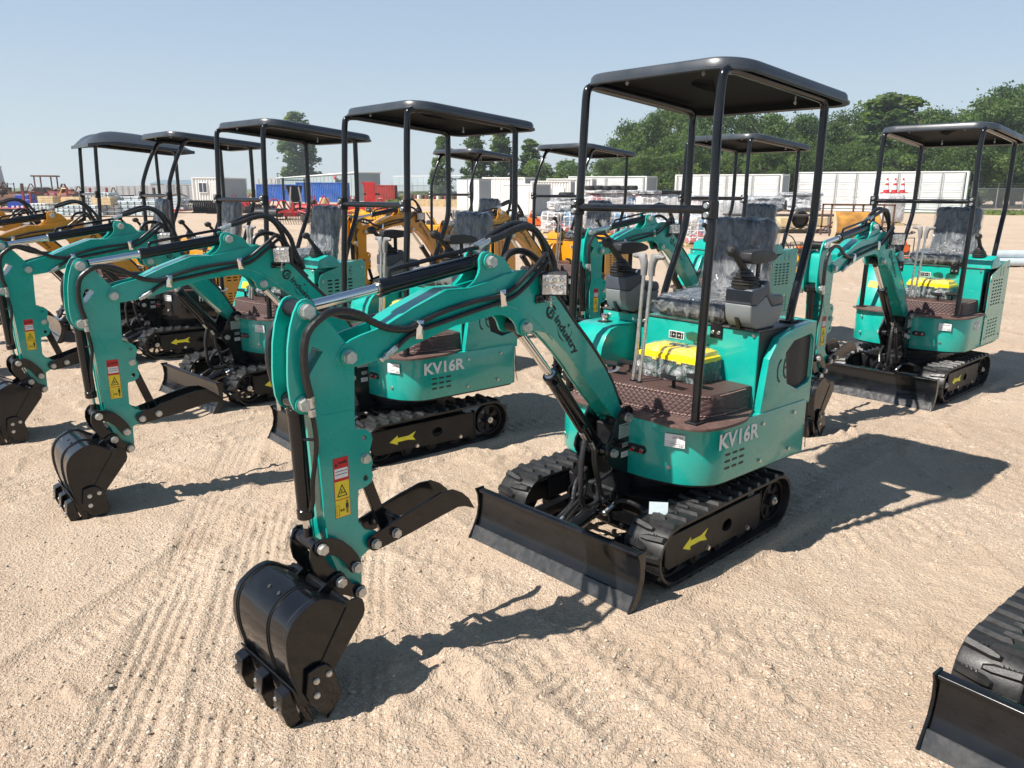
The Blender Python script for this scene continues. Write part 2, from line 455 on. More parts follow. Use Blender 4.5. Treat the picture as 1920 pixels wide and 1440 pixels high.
STICK_CORE = [(1.790,1.165),(1.745,1.185),(1.71,1.185),(1.681,1.150),(1.655,1.117),(1.631,1.085),(1.626,1.06),(1.625,1.043),(1.631,0.889),(1.633,0.524),(1.633,0.314),(1.642,0.292),(1.655,0.286),(1.668,0.297),(1.696,0.336),(1.738,0.452),(1.748,0.596),(1.754,0.747),(1.760,0.860),(1.765,0.955),(1.80,0.985),(1.803,1.05),(1.798,1.12)]
BOOM = [(1.679,1.083),(1.665,1.105),(1.631,1.121),(1.595,1.131),(1.516,1.147),(1.40,1.189),(1.257,1.238),(1.160,1.236),(1.068,1.251),(0.985,1.272),(0.946,1.28),(0.906,1.284),(0.873,1.281),(0.838,1.27),(0.802,1.245),(0.698,1.146),(0.607,1.048),(0.51,0.95),(0.416,0.845),(0.36,0.765),(0.303,0.660),(0.270,0.632),(0.262,0.612),(0.272,0.595),(0.292,0.590),(0.325,0.603),(0.356,0.627),(0.458,0.731),(0.528,0.805),(0.575,0.862),(0.642,0.932),(0.693,0.98),(0.745,1.022),(0.784,1.041),(0.825,1.052),(0.852,1.052),(0.866,1.045),(0.885,1.041),(0.905,1.043),(0.922,1.053),(0.930,1.068),(0.936,1.085),(0.947,1.100),(0.965,1.114),(0.995,1.128),(1.03,1.133),(1.22,1.117),(1.49,1.049),(1.606,1.036),(1.648,1.034),(1.675,1.048),(1.686,1.068)]
BOOM_CORE = [(1.500,1.148),(1.40,1.186),(1.257,1.235),(1.160,1.233),(1.068,1.247),(0.985,1.268),(0.946,1.277),(0.906,1.280),(0.873,1.277),(0.838,1.266),(0.805,1.242),(0.701,1.143),(0.607,1.045),(0.51,0.947),(0.418,0.842),(0.362,0.762),(0.306,0.657),(0.282,0.63),(0.282,0.606),(0.322,0.608),(0.356,0.632),(0.458,0.735),(0.528,0.809),(0.575,0.866),(0.642,0.936),(0.693,0.984),(0.745,1.026),(0.784,1.045),(0.830,1.075),(0.90,1.105),(0.965,1.120),(1.03,1.137),(1.22,1.121),(1.49,1.053)]
EAR = [(1.190,1.229),(1.150,1.243),(1.123,1.262),(1.106,1.283),(1.100,1.303),(1.102,1.331),(1.092,1.350),(1.075,1.358),(1.055,1.356),(1.037,1.348),(1.005,1.338),(0.985,1.331),(0.965,1.308),(0.938,1.270)]
LINK1 = [(1.800,0.510),(1.785,0.520),(1.744,0.514),(1.706,0.491),(1.677,0.459),(1.655,0.426),(1.644,0.40),(1.645,0.379),(1.661,0.366),(1.682,0.372),(1.692,0.390),(1.70,0.406),(1.719,0.433),(1.741,0.453),(1.770,0.463),(1.797,0.466),(1.806,0.488)]
LINK2 = [(1.805,0.508),(1.793,0.514),(1.772,0.510),(1.760,0.493),(1.763,0.475),(1.765,0.445),(1.752,0.420),(1.735,0.398),(1.708,0.375),(1.704,0.352),(1.720,0.338),(1.745,0.344),(1.785,0.380),(1.81,0.42),(1.818,0.461),(1.815,0.49)]
THUMB = [(1.613,0.447),(1.607,0.428),(1.592,0.415),(1.575,0.412),(1.446,0.429),(1.294,0.454),(1.230,0.464),(1.196,0.458),(1.150,0.436),(1.178,0.485),(1.210,0.515),(1.248,0.536),(1.301,0.540),(1.40,0.520),(1.590,0.470),(1.607,0.463)]
BSIDE = [(1.699,0.309),(1.704,0.326),(1.720,0.338),(1.741,0.340),(1.765,0.326),(1.794,0.344),(1.825,0.363),(1.852,0.374),(1.880,0.371),(1.910,0.357),(1.940,0.333),(1.956,0.300),(1.961,0.26),(1.958,0.21),(1.948,0.162),(1.935,0.11),(1.918,0.06),(1.895,0.035),(1.83,0.06),(1.815,0.13),(1.703,0.268),(1.697,0.288)]
BSHELL = [(1.752,0.333),(1.772,0.333),(1.794,0.346),(1.825,0.366),(1.852,0.377),(1.880,0.374),(1.912,0.360),(1.943,0.336),(1.960,0.302),(1.965,0.26),(1.962,0.21),(1.952,0.162),(1.939,0.11),(1.922,0.055),(1.905,0.012)]
CUTTER = [(1.912,0.170),(1.88,0.178),(1.856,0.174),(1.828,0.150),(1.803,0.049),(1.856,-0.015),(1.908,0.062),(1.922,0.095)]

def circ(c, r, n=14):
    return [(c[0] + r * math.cos(2 * math.pi * i / n), c[1] + r * math.sin(2 * math.pi * i / n)) for i in range(n)]

def build_arm(root, P, det=True):
    before = len(root.children)
    paint = P['paint']; pk = paint.name
    def f(g):
        for s in (1, -1):
            g.prism(BOOM, s * 0.044, s * 0.054, paint, bev=0.0015)
            g.prism(EAR, s * 0.033, s * 0.0435, paint, bev=0.0015)
            g.cyl((1.058, s * 0.043, 1.322), (1.058, s * 0.052, 1.322), 0.028, paint, 24, bev=0.001)
            g.cyl((1.647, s * 0.054, 1.071), (1.647, s * 0.064, 1.071), 0.027, paint, 24, bev=0.001)
            g.cyl((0.89, s * 0.054, 1.075), (0.89, s * 0.062, 1.075), 0.029, paint, 24, bev=0.001)
            g.cyl((0.287, s * 0.053, 0.615), (0.287, s * 0.066, 0.615), 0.034, paint, 24, bev=0.001)
        g.prism(BOOM_CORE, -0.0435, 0.0435, paint, bev=0.001)
        # folded top cover plate
        pts = [(1.50,1.1485),(1.40,1.1895),(1.257,1.2375),(1.160,1.2355),(1.068,1.2505),(0.985,1.2715)]
        g.prism(pts + [(x, z + 0.005) for x, z in pts[::-1]], -0.057, 0.057, paint, bev=0.001)
        # reinforcement ridge pressed round the bend
        rd = [(1.35,1.118),(1.20,1.15),(1.05,1.165),(0.95,1.155),(0.87,1.115),(0.80,1.06),(0.74,1.005)]
        g.tube([(x, 0.0535, z) for x, z in rd], 0.0035, paint, 6)
        # weld beads where plates meet
        for s in (1, -1):
            g.tube([(x, s * 0.0445, z + 0.001) for x, z in EAR[:5]], 0.0028, paint, 6, 3)
            g.tube([(0.802, s * 0.0435, 1.243), (0.698, s * 0.0435, 1.144), (0.607, s * 0.0435, 1.046), (0.51, s * 0.0435, 0.948), (0.418, s * 0.0435, 0.843)], 0.003, paint, 6, 2)
            g.tube([(0.458, s * 0.0435, 0.734), (0.528, s * 0.0435, 0.808), (0.642, s * 0.0435, 0.935), (0.745, s * 0.0435, 1.025)], 0.003, paint, 6, 2)
    boom = part(root, 'boom', pk, f)
    for p in ((1.058, 0.052, 1.322), (1.647, 0.064, 1.071), (0.89, 0.062, 1.075)):
        for s in (1, -1): part(boom, 'pin_bolt', str((p, s)), lambda g: g.hexb((p[0], s * p[1], p[2]), (0, s, 0), 0.0195))
    # lettering on the boom leg
    if P.get('logo', True):
        rt = (-0.63, 0, -0.777); up = (-0.777, 0, 0.63)
        def f(g):
            c = Vector((0.750, 0.0556, 1.116)); a = Vector(rt); u = Vector(up)
            def arc(a0, a1, r0, r1, n=22):
                for i in range(n):
                    t0 = a0 + (a1 - a0) * i / n; t1 = a0 + (a1 - a0) * (i + 1) / n
                    q = [c + a * (r * math.cos(R(t))) + u * (r * math.sin(R(t))) for t, r in ((t0, r0), (t1, r0), (t1, r1), (t0, r1))]
                    b = bmesh.new(); b.faces.new([b.verts.new(v) for v in q]); g.take(b, INK)
            arc(60, 325, 0.0175, 0.0275)
            def quad(pts):
                b = bmesh.new(); b.faces.new([b.verts.new(c + a * x + u * y) for x, y in pts]); g.take(b, INK)
            quad([(-0.004, -0.018), (0.002, -0.018), (0.002, 0.012), (-0.004, 0.012)])
            quad([(0.002, 0.012), (0.002, 0.006), (0.022, 0.006), (0.022, 0.012)])
            quad([(0.002, -0.004), (0.002, 0.001), (0.025, 0.001), (0.025, -0.004)])
            quad([(0.020, -0.004), (0.025, -0.004), (0.025, -0.018), (0.019, -0.015)])
            # swoosh under and star over the word
            c = Vector((0.672, 0.0556, 1.030))
            for k in range(10):
                t0 = -0.05 + k * 0.0085; t1 = t0 + 0.0085
                fz = lambda t: -0.030 + 6.0 * (t - 0.0) ** 2 * 1.2
                w = lambda t: 0.0045 * max(0.1, 1 - abs(t) / 0.055)
                quad([(t0, fz(t0) - w(t0)), (t1, fz(t1) - w(t1)), (t1, fz(t1)), (t0, fz(t0))])
            quad([(-0.012, 0.032), (0.004, 0.024), (0.000, 0.032), (0.004, 0.040)])
            for k in range(8):
                t0 = 60 - k * 15; t1 = t0 - 15; cc = (0.014, 0.012); rr = 0.022
                e = lambda t, r: (cc[0] + r * math.cos(R(t)), cc[1] + r * math.sin(R(t)))
                quad([e(t0, rr), e(t1, rr), e(t1, rr + 0.0015 + 0.002 * math.sin(R(20 * k))), e(t0, rr + 0.0015)])
        part(boom, 'logo', 'ink', f)
        lettering(boom, 'industry', INK, (0.662, 0.0558, 1.016), rt, up, 0.031, sx=1.42, bold=0.035, name='brand_lettering')
    # work light
    def f(g):
        n = Vector((0.72, 0.68, -0.10)).normalized()
        rot = n.to_track_quat('Z', 'Y').to_matrix().to_4x4()
        T = Matrix.Translation((0.800, 0.115, 1.228)) @ rot @ Matrix.Scale(1.22, 4)
        g.box((0, 0, -0.014), (0.084, 0.072, 0.030), BPLAST, bev=0.006, M=T)
        for k in range(5): g.box((0, -0.028 + k * 0.014, -0.034), (0.074, 0.003, 0.012), BPLAST, bev=0.0, M=T)
        g.box((0.80, 0.060, 1.172), (0.08, 0.008, 0.030), BLACK, bev=0.002)
        g.cyl((0.785, 0.075, 1.170), (0.785, 0.088, 1.195), 0.006, ZINC, 10)
        g.box((0.795, 0.09, 1.166), (0.05, 0.018, 0.004), ZINC, bev=0.001)
        g.cyl((0.795, 0.094, 1.145), (0.795, 0.094, 1.175), 0.004, ZINC, 8)
        g.hexb((0.795, 0.094, 1.150), (0, 0, -1), 0.007, ZINC)
    wl = part(root, 'work_light', '', f)
    def f(g):
        n = Vector((0.72, 0.68, -0.10)).normalized()
        rot = n.to_track_quat('Z', 'Y').to_matrix().to_4x4()
        T = Matrix.Translation((0.800, 0.115, 1.228)) @ rot @ Matrix.Scale(1.22, 4)
        g.box((0, 0, 0.003), (0.072, 0.060, 0.004), LENS, bev=0.001, M=T)
        for i in range(3):
            for j in range(2):
                g.cyl((-0.023 + 0.023 * i, 0.016 - 0.022 * j, 0.004), (-0.023 + 0.023 * i, 0.016 - 0.022 * j, 0.0075), 0.008, CHROME, 12, r1=0.003, M=T)
    part(wl, 'lamp_lens', '', f)
    # stick
    def f(g):
        for s in (1, -1):
            g.prism(STICK, s * 0.0405, s * 0.050, paint, bev=0.0015, holes=[STICK_HOLE, circ((1.597, 0.800), 0.0095), circ((1.597, 0.666), 0.010), circ((1.712, 0.372), 0.009)])
            g.cyl((1.776, s * 0.050, 1.222), (1.776, s * 0.056, 1.222), 0.027, paint, 24, bev=0.001)
            g.cyl((1.803, s * 0.050, 0.950), (1.803, s * 0.057, 0.950), 0.027, paint, 24, bev=0.001)
            # raised lower doubler
            g.prism([(1.634,0.90),(1.634,0.80),(1.645,0.778),(1.668,0.770),(1.690,0.780),(1.705,0.80),(1.735,0.88),(1.75,0.905)], s * 0.050, s * 0.0515, paint, bev=0.0006)
        g.prism(STICK_CORE, -0.040, 0.040, paint, bev=0.001, holes=[STICK_HOLE])
    st = part(root, 'stick', pk, f)
    def f(g):
        g.cyl((1.776, -0.04, 1.222), (1.776, 0.04, 1.222), 0.026, BLACKM, 20)
    part(st, 'pivot_sleeve', 'top', f)
    part(st, 'pivot_sleeve', 'low', lambda g: g.cyl((1.803, -0.04, 0.950), (1.803, 0.04, 0.950), 0.022, BLACKM, 20))
    for p, r in (((1.776, 0.056, 1.222), 0.0215), ((1.776, -0.056, 1.222), 0.0215), ((1.803, 0.057, 0.950), 0.020), ((1.803, -0.057, 0.950), 0.020), ((1.597, 0.050, 0.732), 0.0155)):
        part(st, 'pin_bolt', str(p), lambda g: g.hexb(p, (0, 1 if p[1] > 0 else -1, 0), r))
    def f(g):
        y = 0.0508
        q = lambda x0, x1, z0, z1, m, e=0.0: g.prism([(x0, z0), (x1, z0), (x1, z1), (x0, z1)], y + e, y + e + 0.0006, m, bev=0)
        q(1.660, 1.714, 0.560, 0.757, RED)
        q(1.6615, 1.7125, 0.5615, 0.618, YELS, 0.0003); q(1.6615, 1.7125, 0.621, 0.680, YELS, 0.0003)
        q(1.6635, 1.7105, 0.690, 0.722, WHITE, 0.0003)
        g.prism([(1.699, 0.730), (1.710, 0.730), (1.7045, 0.744)], y + 0.0003, y + 0.001, INK, bev=0)
        q(1.666, 1.694, 0.737, 0.740, INK, 0.0004)
        for zz in (0.702, 0.712): q(1.666, 1.708, zz, zz + 0.002, INK, 0.0008)
        tri = [(1.706, 0.629), (1.6685, 0.629), (1.687, 0.671)]; tri2 = [(1.701, 0.632), (1.6735, 0.632), (1.687, 0.663)]
        g.prism(tri, y + 0.0008, y + 0.0012, INK, bev=0, holes=[tri2])
        g.tube([(1.694, y + 0.001, 0.638), (1.688, y + 0.001, 0.646), (1.690, y + 0.001, 0.652)], 0.0016, INK, 5)
        g.tube([(1.690, y + 0.001, 0.645), (1.682, y + 0.001, 0.640), (1.678, y + 0.001, 0.645)], 0.0014, INK, 5)
        # person, arrow and wall pictogram
        g.ball((1.6715, y + 0.001, 0.609), 0.0032, INK, n=8)
        q(1.668, 1.675, 0.590, 0.604, INK, 0.0008); q(1.6665, 1.6685, 0.586, 0.603, INK, 0.0008); q(1.6745, 1.6765, 0.586, 0.603, INK, 0.0008)
        q(1.6685, 1.6708, 0.570, 0.592, INK, 0.0008); q(1.6722, 1.6745, 0.570, 0.592, INK, 0.0008)
        g.prism([(1.698, 0.583), (1.692, 0.589), (1.692, 0.577)], y + 0.0008, y + 0.0012, INK, bev=0)
        g.prism([(1.680, 0.583), (1.686, 0.589), (1.686, 0.577)], y + 0.0008, y + 0.0012, INK, bev=0)
        q(1.685, 1.693, 0.5815, 0.5845, INK, 0.0008)
        for a in ((1.7085, 1.7095, 0.567, 0.602), (1.700, 1.701, 0.567, 0.602), (1.700, 1.7095, 0.567, 0.568), (1.700, 1.7095, 0.601, 0.602)): q(*a, INK, 0.0008)
    part(st, 'warning_sticker', '', f)
    lettering(st, 'DANGER', INK, (1.681, 0.0524, 0.741), (-1, 0, 0.02), (0, 0, 1), 0.0075, sx=0.72, bold=0.03, name='warning_lettering')
    # cylinders
    def cylinder(name, a, b, c, rb, rr, eye=0.028):
        """rod end a, barrel mouth b, barrel end pin c"""
        a = Vector(a); b = Vector(b); c = Vector(c); d = (c - b).normalized()
        def f(g):
            g.cyl(b, c - d * 0.012, rb, BLACK, 28, bev=0.002)
            g.cyl(b - d * 0.004, b + d * 0.028, rb * 1.09, BLACK, 28, bev=0.002)
            g.cyl(b - d * 0.006, b, rb * 0.75, ZINC, 24)
            g.cyl(c + Vector((0, -0.030, 0)), c + Vector((0, 0.030, 0)), eye, BLACK, 22, bev=0.002)
            g.cyl(c - d * 0.045, c - d * 0.02, rb * 1.08, BLACK, 28, bev=0.003)
        o = part(root, name, '', f)
        def f(g):
            g.cyl(a, b + d * 0.01, rr, CHROME, 24)
            g.cyl(a, a + d * 0.05, rr * 1.12, BLACK, 20)
            g.cyl(a + Vector((0, -0.029, 0)), a + Vector((0, 0.029, 0)), eye * 0.9, BLACKM, 22, bev=0.002)
        part(o, 'chrome_rod', name, f)
        return o
    sc = cylinder('stick_cylinder', (1.776, 0, 1.222), (1.490, 0, 1.2605), (1.058, 0, 1.322), 0.0275, 0.0165)
    def f(g):
        g.tube([(1.445, 0, 1.285), (1.443, 0, 1.306), (1.420, 0, 1.318), (1.276, 0.004, 1.341), (1.140, 0.008, 1.362), (1.075, 0.01, 1.370)], 0.0075, BLACK, 10)
        g.cyl((1.11, 0.006, 1.33), (1.11, 0.006, 1.366), 0.008, BLACK, 12)
        for y in (-0.012, 0.014):
            g.cyl((1.075, y, 1.372), (1.020, y, 1.394), 0.0095, ZINC, 10, bev=0.001)
            g.cyl((1.083, y, 1.369), (1.066, y, 1.376), 0.0115, ZINC, 6)
    part(sc, 'oil_pipe', 'stick', f)
    bc = cylinder('boom_cylinder', (0.89, 0, 1.075), (0.690, 0, 0.850), (0.385, 0, 0.473), 0.031, 0.0165, 0.030)
    def f(g):
        g.tube([(0.672, 0.028, 0.815), (0.700, 0.045, 0.820), (0.708, 0.047, 0.800), (0.640, 0.046, 0.715), (0.575, 0.045, 0.632), (0.545, 0.045, 0.590)], 0.0075, BLACK, 10)
        g.tube([(0.50, 0.028, 0.60), (0.535, 0.05, 0.615), (0.53, 0.055, 0.585), (0.495, 0.055, 0.54)], 0.0075, BLACK, 10)
        for p, q in (((0.545, 0.045, 0.590), (0.522, 0.045, 0.556)), ((0.495, 0.055, 0.54), (0.476, 0.055, 0.505))):
            g.cyl(p, q, 0.0105, ZINC, 12, bev=0.001)
    part(bc, 'oil_pipe', 'boom', f)
    uc = cylinder('bucket_cylinder', (1.783, 0, 0.489), (1.789, 0, 0.575), (1.803, 0, 0.950), 0.0245, 0.013, 0.024)
    def f(g):
        g.tube([(1.782, 0.066, 0.915), (1.778, 0.066, 0.885), (1.772, 0.062, 0.836), (1.774, 0.060, 0.795), (1.781, 0.058, 0.755), (1.786, 0.050, 0.70), (1.786, 0.044, 0.64), (1.790, 0.036, 0.608), (1.790, 0.022, 0.603)], 0.0075, BLACK, 10)
        g.cyl((1.800, 0.010, 0.832), (1.773, 0.062, 0.836), 0.005, BLACK, 8)
        g.cyl((1.784, 0.066, 0.935), (1.782, 0.066, 0.912), 0.0125, ZINC, 6)
        g.cyl((1.786, 0.067, 0.975), (1.784, 0.066, 0.938), 0.0115, ZINC, 14, bev=0.001)
        g.cyl((1.815, -0.066, 0.935), (1.813, -0.066, 0.912), 0.0125, ZINC, 6)
        g.cyl((1.818, -0.067, 0.975), (1.815, -0.066, 0.938), 0.0115, ZINC, 14, bev=0.001)
    part(uc, 'oil_pipe', 'bucket', f)
    # hoses on the arm
    def hose(key, pts, r=0.0095, wrap=0.0, name='hydraulic_hose'):
        part(root, name, key, lambda g: g.tube(pts, r, HOSE, 10, 8, wrap=wrap))
    hose('a', [(1.786,0.067,0.972),(1.800,0.072,1.03),(1.803,0.075,1.105),(1.790,0.078,1.162),(1.760,0.080,1.194),(1.72,0.080,1.214),(1.669,0.078,1.216),(1.608,0.074,1.197),(1.562,0.070,1.170),(1.50,0.067,1.143),(1.43,0.066,1.132),(1.385,0.066,1.146)], 0.0115, 0.10)
    hose('b', [(1.385,0.066,1.146),(1.27,0.064,1.174),(1.15,0.064,1.192),(1.025,0.066,1.203),(0.959,0.07,1.227),(0.90,0.078,1.27),(0.842,0.080,1.312),(0.802,0.07,1.336),(0.772,0.05,1.318),(0.742,0.02,1.262),(0.70,0.0,1.20),(0.60,0.0,1.09)], 0.0085)
    hose('c', [(1.475,0.066,1.078),(1.403,0.066,1.117),(1.271,0.064,1.140),(1.15,0.064,1.160),(1.025,0.066,1.180),(0.958,0.07,1.197),(0.90,0.078,1.235),(0.842,0.080,1.280),(0.80,0.075,1.308),(0.770,0.055,1.300),(0.735,0.02,1.245),(0.68,0.0,1.18)], 0.0085)
    hose('d', [(1.818,-0.067,0.972),(1.832,-0.070,1.02),(1.838,-0.072,1.08),(1.828,-0.074,1.14),(1.800,-0.072,1.185),(1.74,-0.068,1.215),(1.66,-0.066,1.205),(1.57,-0.064,1.17),(1.45,-0.062,1.16),(1.2,-0.062,1.20),(1.0,-0.062,1.22)], 0.0115, 0.10)
    hose('e', [(1.028,-0.012,1.392),(0.979,-0.014,1.414),(0.912,-0.016,1.437),(0.853,-0.016,1.443),(0.793,-0.014,1.427),(0.740,-0.010,1.383),(0.690,-0.004,1.315),(0.668,0.0,1.240),(0.62,0.0,1.14)], 0.0125, 0.12)
    hose('f', [(1.028,0.014,1.392),(0.978,0.016,1.404),(0.902,0.020,1.428),(0.843,0.022,1.433),(0.790,0.020,1.405),(0.750,0.016,1.349),(0.722,0.01,1.280),(0.66,0.01,1.17)], 0.0125, 0.12)
    hose('g', [(0.885,-0.075,1.24),(0.865,-0.080,1.312),(0.815,-0.08,1.338),(0.753,-0.075,1.330),(0.705,-0.05,1.288),(0.670,-0.02,1.22),(0.62,-0.01,1.13)], 0.0125)
    def f(g):
        back = [(0.83,1.275),(0.80,1.255),(0.698,1.158),(0.607,1.060),(0.51,0.962),(0.416,0.857),(0.360,0.780),(0.315,0.70),(0.285,0.66)]
        for y in (-0.022, 0.0, 0.022, 0.040):
            g.tube([(x + 0.002 * (y > 0), y, z + 0.004) for x, z in back], 0.0115, HOSE, 8, 4)
        g.tube([(0.39, 0.052, 0.823), (0.385, 0.03, 0.850), (0.38, -0.03, 0.848)], 0.003, WHITE, 6)
        g.tube([(0.39, 0.052, 0.823), (0.36, 0.066, 0.830), (0.35, 0.07, 0.845)], 0.006, WHITE, 8, rf=lambda t: 0.5 + t)
    part(root, 'hose_bundle', '', f)
    for (x, z) in ((1.385, 1.125), (1.015, 1.193)):
        def f(g):
            a = math.atan2(-0.20, 1)
            T = Matrix.Translation((x, 0.056, z)) @ Matrix.Rotation(-0.12 if x > 1.2 else 0.1, 4, 'Y')
            g.rings([[(-0.014, 0.0, -0.032), (0.014, 0.0, -0.032), (0.014, 0.0, 0.032), (-0.014, 0.0, 0.032)],
                     [(-0.014, 0.018, -0.030), (0.014, 0.018, -0.030), (0.014, 0.018, 0.030), (-0.014, 0.018, 0.030)],
                     [(-0.001, 0.028, -0.010), (0.001, 0.028, -0.010), (0.001, 0.028, 0.010), (-0.001, 0.028, 0.010)]], CHROME, M=T)
        part(root, 'hose_clamp', str(x), f)
    def f(g):
        g.cyl((1.475,0.066,1.078), (1.50,0.066,1.064), 0.0105, ZINC, 12, bev=0.001)
        g.cyl((1.50,0.066,1.064), (1.517,0.066,1.055), 0.0125, ZINC, 6, bev=0.001)
        g.cyl((1.517,0.066,1.055), (1.533,0.066,1.046), 0.009, ZINC, 12, bev=0.001)
    part(root, 'hose_coupling', '', f)
    # linkage
    def f(g):
        for s in (1, -1):
            g.prism(LINK1, s * 0.068, s * 0.076, BLACK, bev=0.0015)
            g.cyl((1.665, s * 0.051, 0.388), (1.665, s * 0.078, 0.388), 0.020, BLACK, 20, bev=0.001)
            g.hexb((1.665, s * 0.078, 0.388), (0, s, 0), 0.0165)
            g.hexb((1.783, s * 0.079, 0.489), (0, s, 0), 0.0165)
        g.cyl((1.783, -0.077, 0.489), (1.783, -0.006, 0.489), 0.0215, BLACK, 24, bev=0.002)
        g.cyl((1.783, 0.002, 0.489), (1.783, 0.079, 0.489), 0.0215, BLACK, 24, bev=0.002)
    part(root, 'guide_link', '', f)
    def f(g):
        for s in (1, -1):
            g.prism(LINK2, s * 0.056, s * 0.0655, BLACK, bev=0.0015)
            g.cyl((1.727, s * 0.052, 0.360), (1.727, s * 0.068, 0.360), 0.022, BLACK, 20, bev=0.001)
    part(root, 'bucket_link', '', f)
    # bucket
    W = 0.170
    def f(g):
        n = len(BSHELL)
        def offp(prof, o):
            out = []
            for i, (x, z) in enumerate(prof):
                x0, z0 = prof[max(i - 1, 0)]; x1, z1 = prof[min(i + 1, len(prof) - 1)]
                tx, tz = x1 - x0, z1 - z0; L = math.hypot(tx, tz) or 1
                out.append((x - tz / L * o, z + tx / L * o))
            return out
        sp = [(p.x, p.y) for p in smooth([(x, z, 0) for x, z in BSHELL], 3)]
        g.prism(offp(sp, 0.0) + offp(sp, -0.008)[::-1], -W, W, BLACK, bev=0)
        mid = sp[3:-5]
        g.prism(offp(mid, 0.0065) + offp(mid, 0.0005)[::-1], -0.054, 0.052, BLACK, bev=0.001)
        for y in (-0.0562, 0.0542, W - 0.0215, -W + 0.0215):
            g.tube([(x, y, z) for x, z in offp(mid, 0.0012)], 0.0024, INK, 6, 1)
        for s in (1, -1):
            ys = (W - 0.018, W + 0.004) if s > 0 else (-W - 0.004, -W + 0.018)
            g.prism(offp(sp[2:-3], 0.0060) + offp(sp[2:-3], 0.0005)[::-1], ys[0], ys[1], BLACK, bev=0.001)
            g.prism(BSIDE, s * (W - 0.009), s * (W - 0.0005), BLACK, bev=0.0015)
            g.tube([(1.764, s * (W + 0.001), 0.323), (1.835, s * (W + 0.001), 0.215), (1.905, s * (W + 0.001), 0.105)], 0.0022, BLACKM, 6, 1)
        g.cyl((1.757, -W, 0.334), (1.757, W, 0.334), 0.010, BLACK, 14)
        for y in (-0.03, 0.03):
            g.cyl((1.905, y, 0.362), (1.912, y, 0.3705), 0.007, INK, 12)
        # lip plate
        g.prism([(1.953, 0.128), (1.959, 0.127), (1.940, 0.052), (1.920, 0.004), (1.898, -0.010), (1.905, 0.010), (1.925, 0.055)], -W - 0.002, W + 0.002, BLACK, bev=0.001)
    bk = part(root, 'bucket', '', f)
    for i, y in enumerate((-0.135, 0.0, 0.128)):
        def f(g, y=y):
            g.prism([(1.957, 0.116), (1.984, 0.106), (1.990, 0.055), (1.974, 0.002), (1.922, -0.052), (1.908, -0.056), (1.906, -0.046), (1.928, 0.004), (1.942, 0.052)], y - 0.026, y + 0.026, BLACK, bev=0.002)
            for z, x in ((0.084, 1.985), (0.046, 1.987)):
                for dy in (-0.013,):
                    g.ball((x + 0.003, y + dy, z), 0.0072, ZINC, (0.7, 1, 1.1), n=10)
                    g.hexb((x + 0.002, y + dy, z), (1, 0, 0.1), 0.0055, ZINC, washer=False)
        part(bk, 'bucket_tooth', str(i), f)
    for s in (1, -1):
        def f(g, s=s):
            g.prism(CUTTER, s * (W + 0.005), s * (W + 0.017), BLACK, bev=0.002)
            for (x, z) in ((1.846, 0.139), (1.889, 0.133), (1.890, 0.085)):
                g.cyl((x, s * (W + 0.017), z), (x, s * (W + 0.021), z), 0.0105, ZINCP, 18, bev=0.001)
                g.hexb((x, s * (W + 0.019), z), (0, s, 0), 0.0088, washer=False, h=0.004)
        part(bk, 'side_cutter', str(s), f)
    def f(g):
        for s in (1, -1):
            g.prism([(1.637, 0.312), (1.635, 0.295), (1.645, 0.280), (1.665, 0.275), (1.71, 0.305), (1.76, 0.322), (1.806, 0.345), (1.801, 0.352), (1.752, 0.382), (1.735, 0.388), (1.712, 0.384), (1.700, 0.362), (1.680, 0.335)], s * 0.068, s * 0.077, BLACK, bev=0.0015)
            for (x, z) in ((1.727, 0.360), (1.657, 0.300)):
                g.cyl((x, s * 0.052, z), (x, s * 0.082, z), 0.0215, BLACK, 22, bev=0.0015)
                g.hexb((x, s * 0.082, z), (0, s, 0), 0.0165)
        g.prism([(1.70, 0.312), (1.72, 0.330), (1.757, 0.345), (1.757, 0.322)], -0.068, 0.068, BLACKM, bev=0.001)
    part(bk, 'bucket_ear', '', f)
    # thumb
    def f(g):
        for s in (1, -1):
            g.prism(THUMB, s * 0.058, s * 0.067, BLACK, bev=0.0015)
            for (x, z) in ((1.584, 0.440), (1.503, 0.453)):
                g.cyl((x, s * 0.050, z), (x, s * 0.071, z), 0.018, BLACK, 20, bev=0.001)
                g.hexb((x, s * 0.071, z), (0, s, 0), 0.0155)
        g.cyl((1.503, -0.058, 0.453), (1.503, 0.058, 0.453), 0.012, BLACKM, 14)
        g.box((1.46, 0, 0.455), (0.006, 0.116, 0.045), BLACK)
        g.prism([(1.455, 0.448), (1.455, 0.482), (1.448, 0.482), (1.44, 0.448)], -0.058, 0.058, BLACK)
    th = part(root, 'thumb', '', f)
    def f(g):
        d = Vector((1.597 - 1.503, 0, 0.732 - 0.453)); n = Vector((d.z, 0, -d.x)).normalized() * 0.019; e = d.normalized() * 0.02
        p = [Vector((1.503, 0, 0.453)) - e, Vector((1.597, 0, 0.732)) + e]
        g.prism([((q + k * n).x, (q + k * n).z) for q, k in ((p[0], 1), (p[0], -1), (p[1], -1), (p[1], 1))], -0.008, 0.008, BLACK, bev=0.002)
    part(root, 'thumb_strut', '', f)
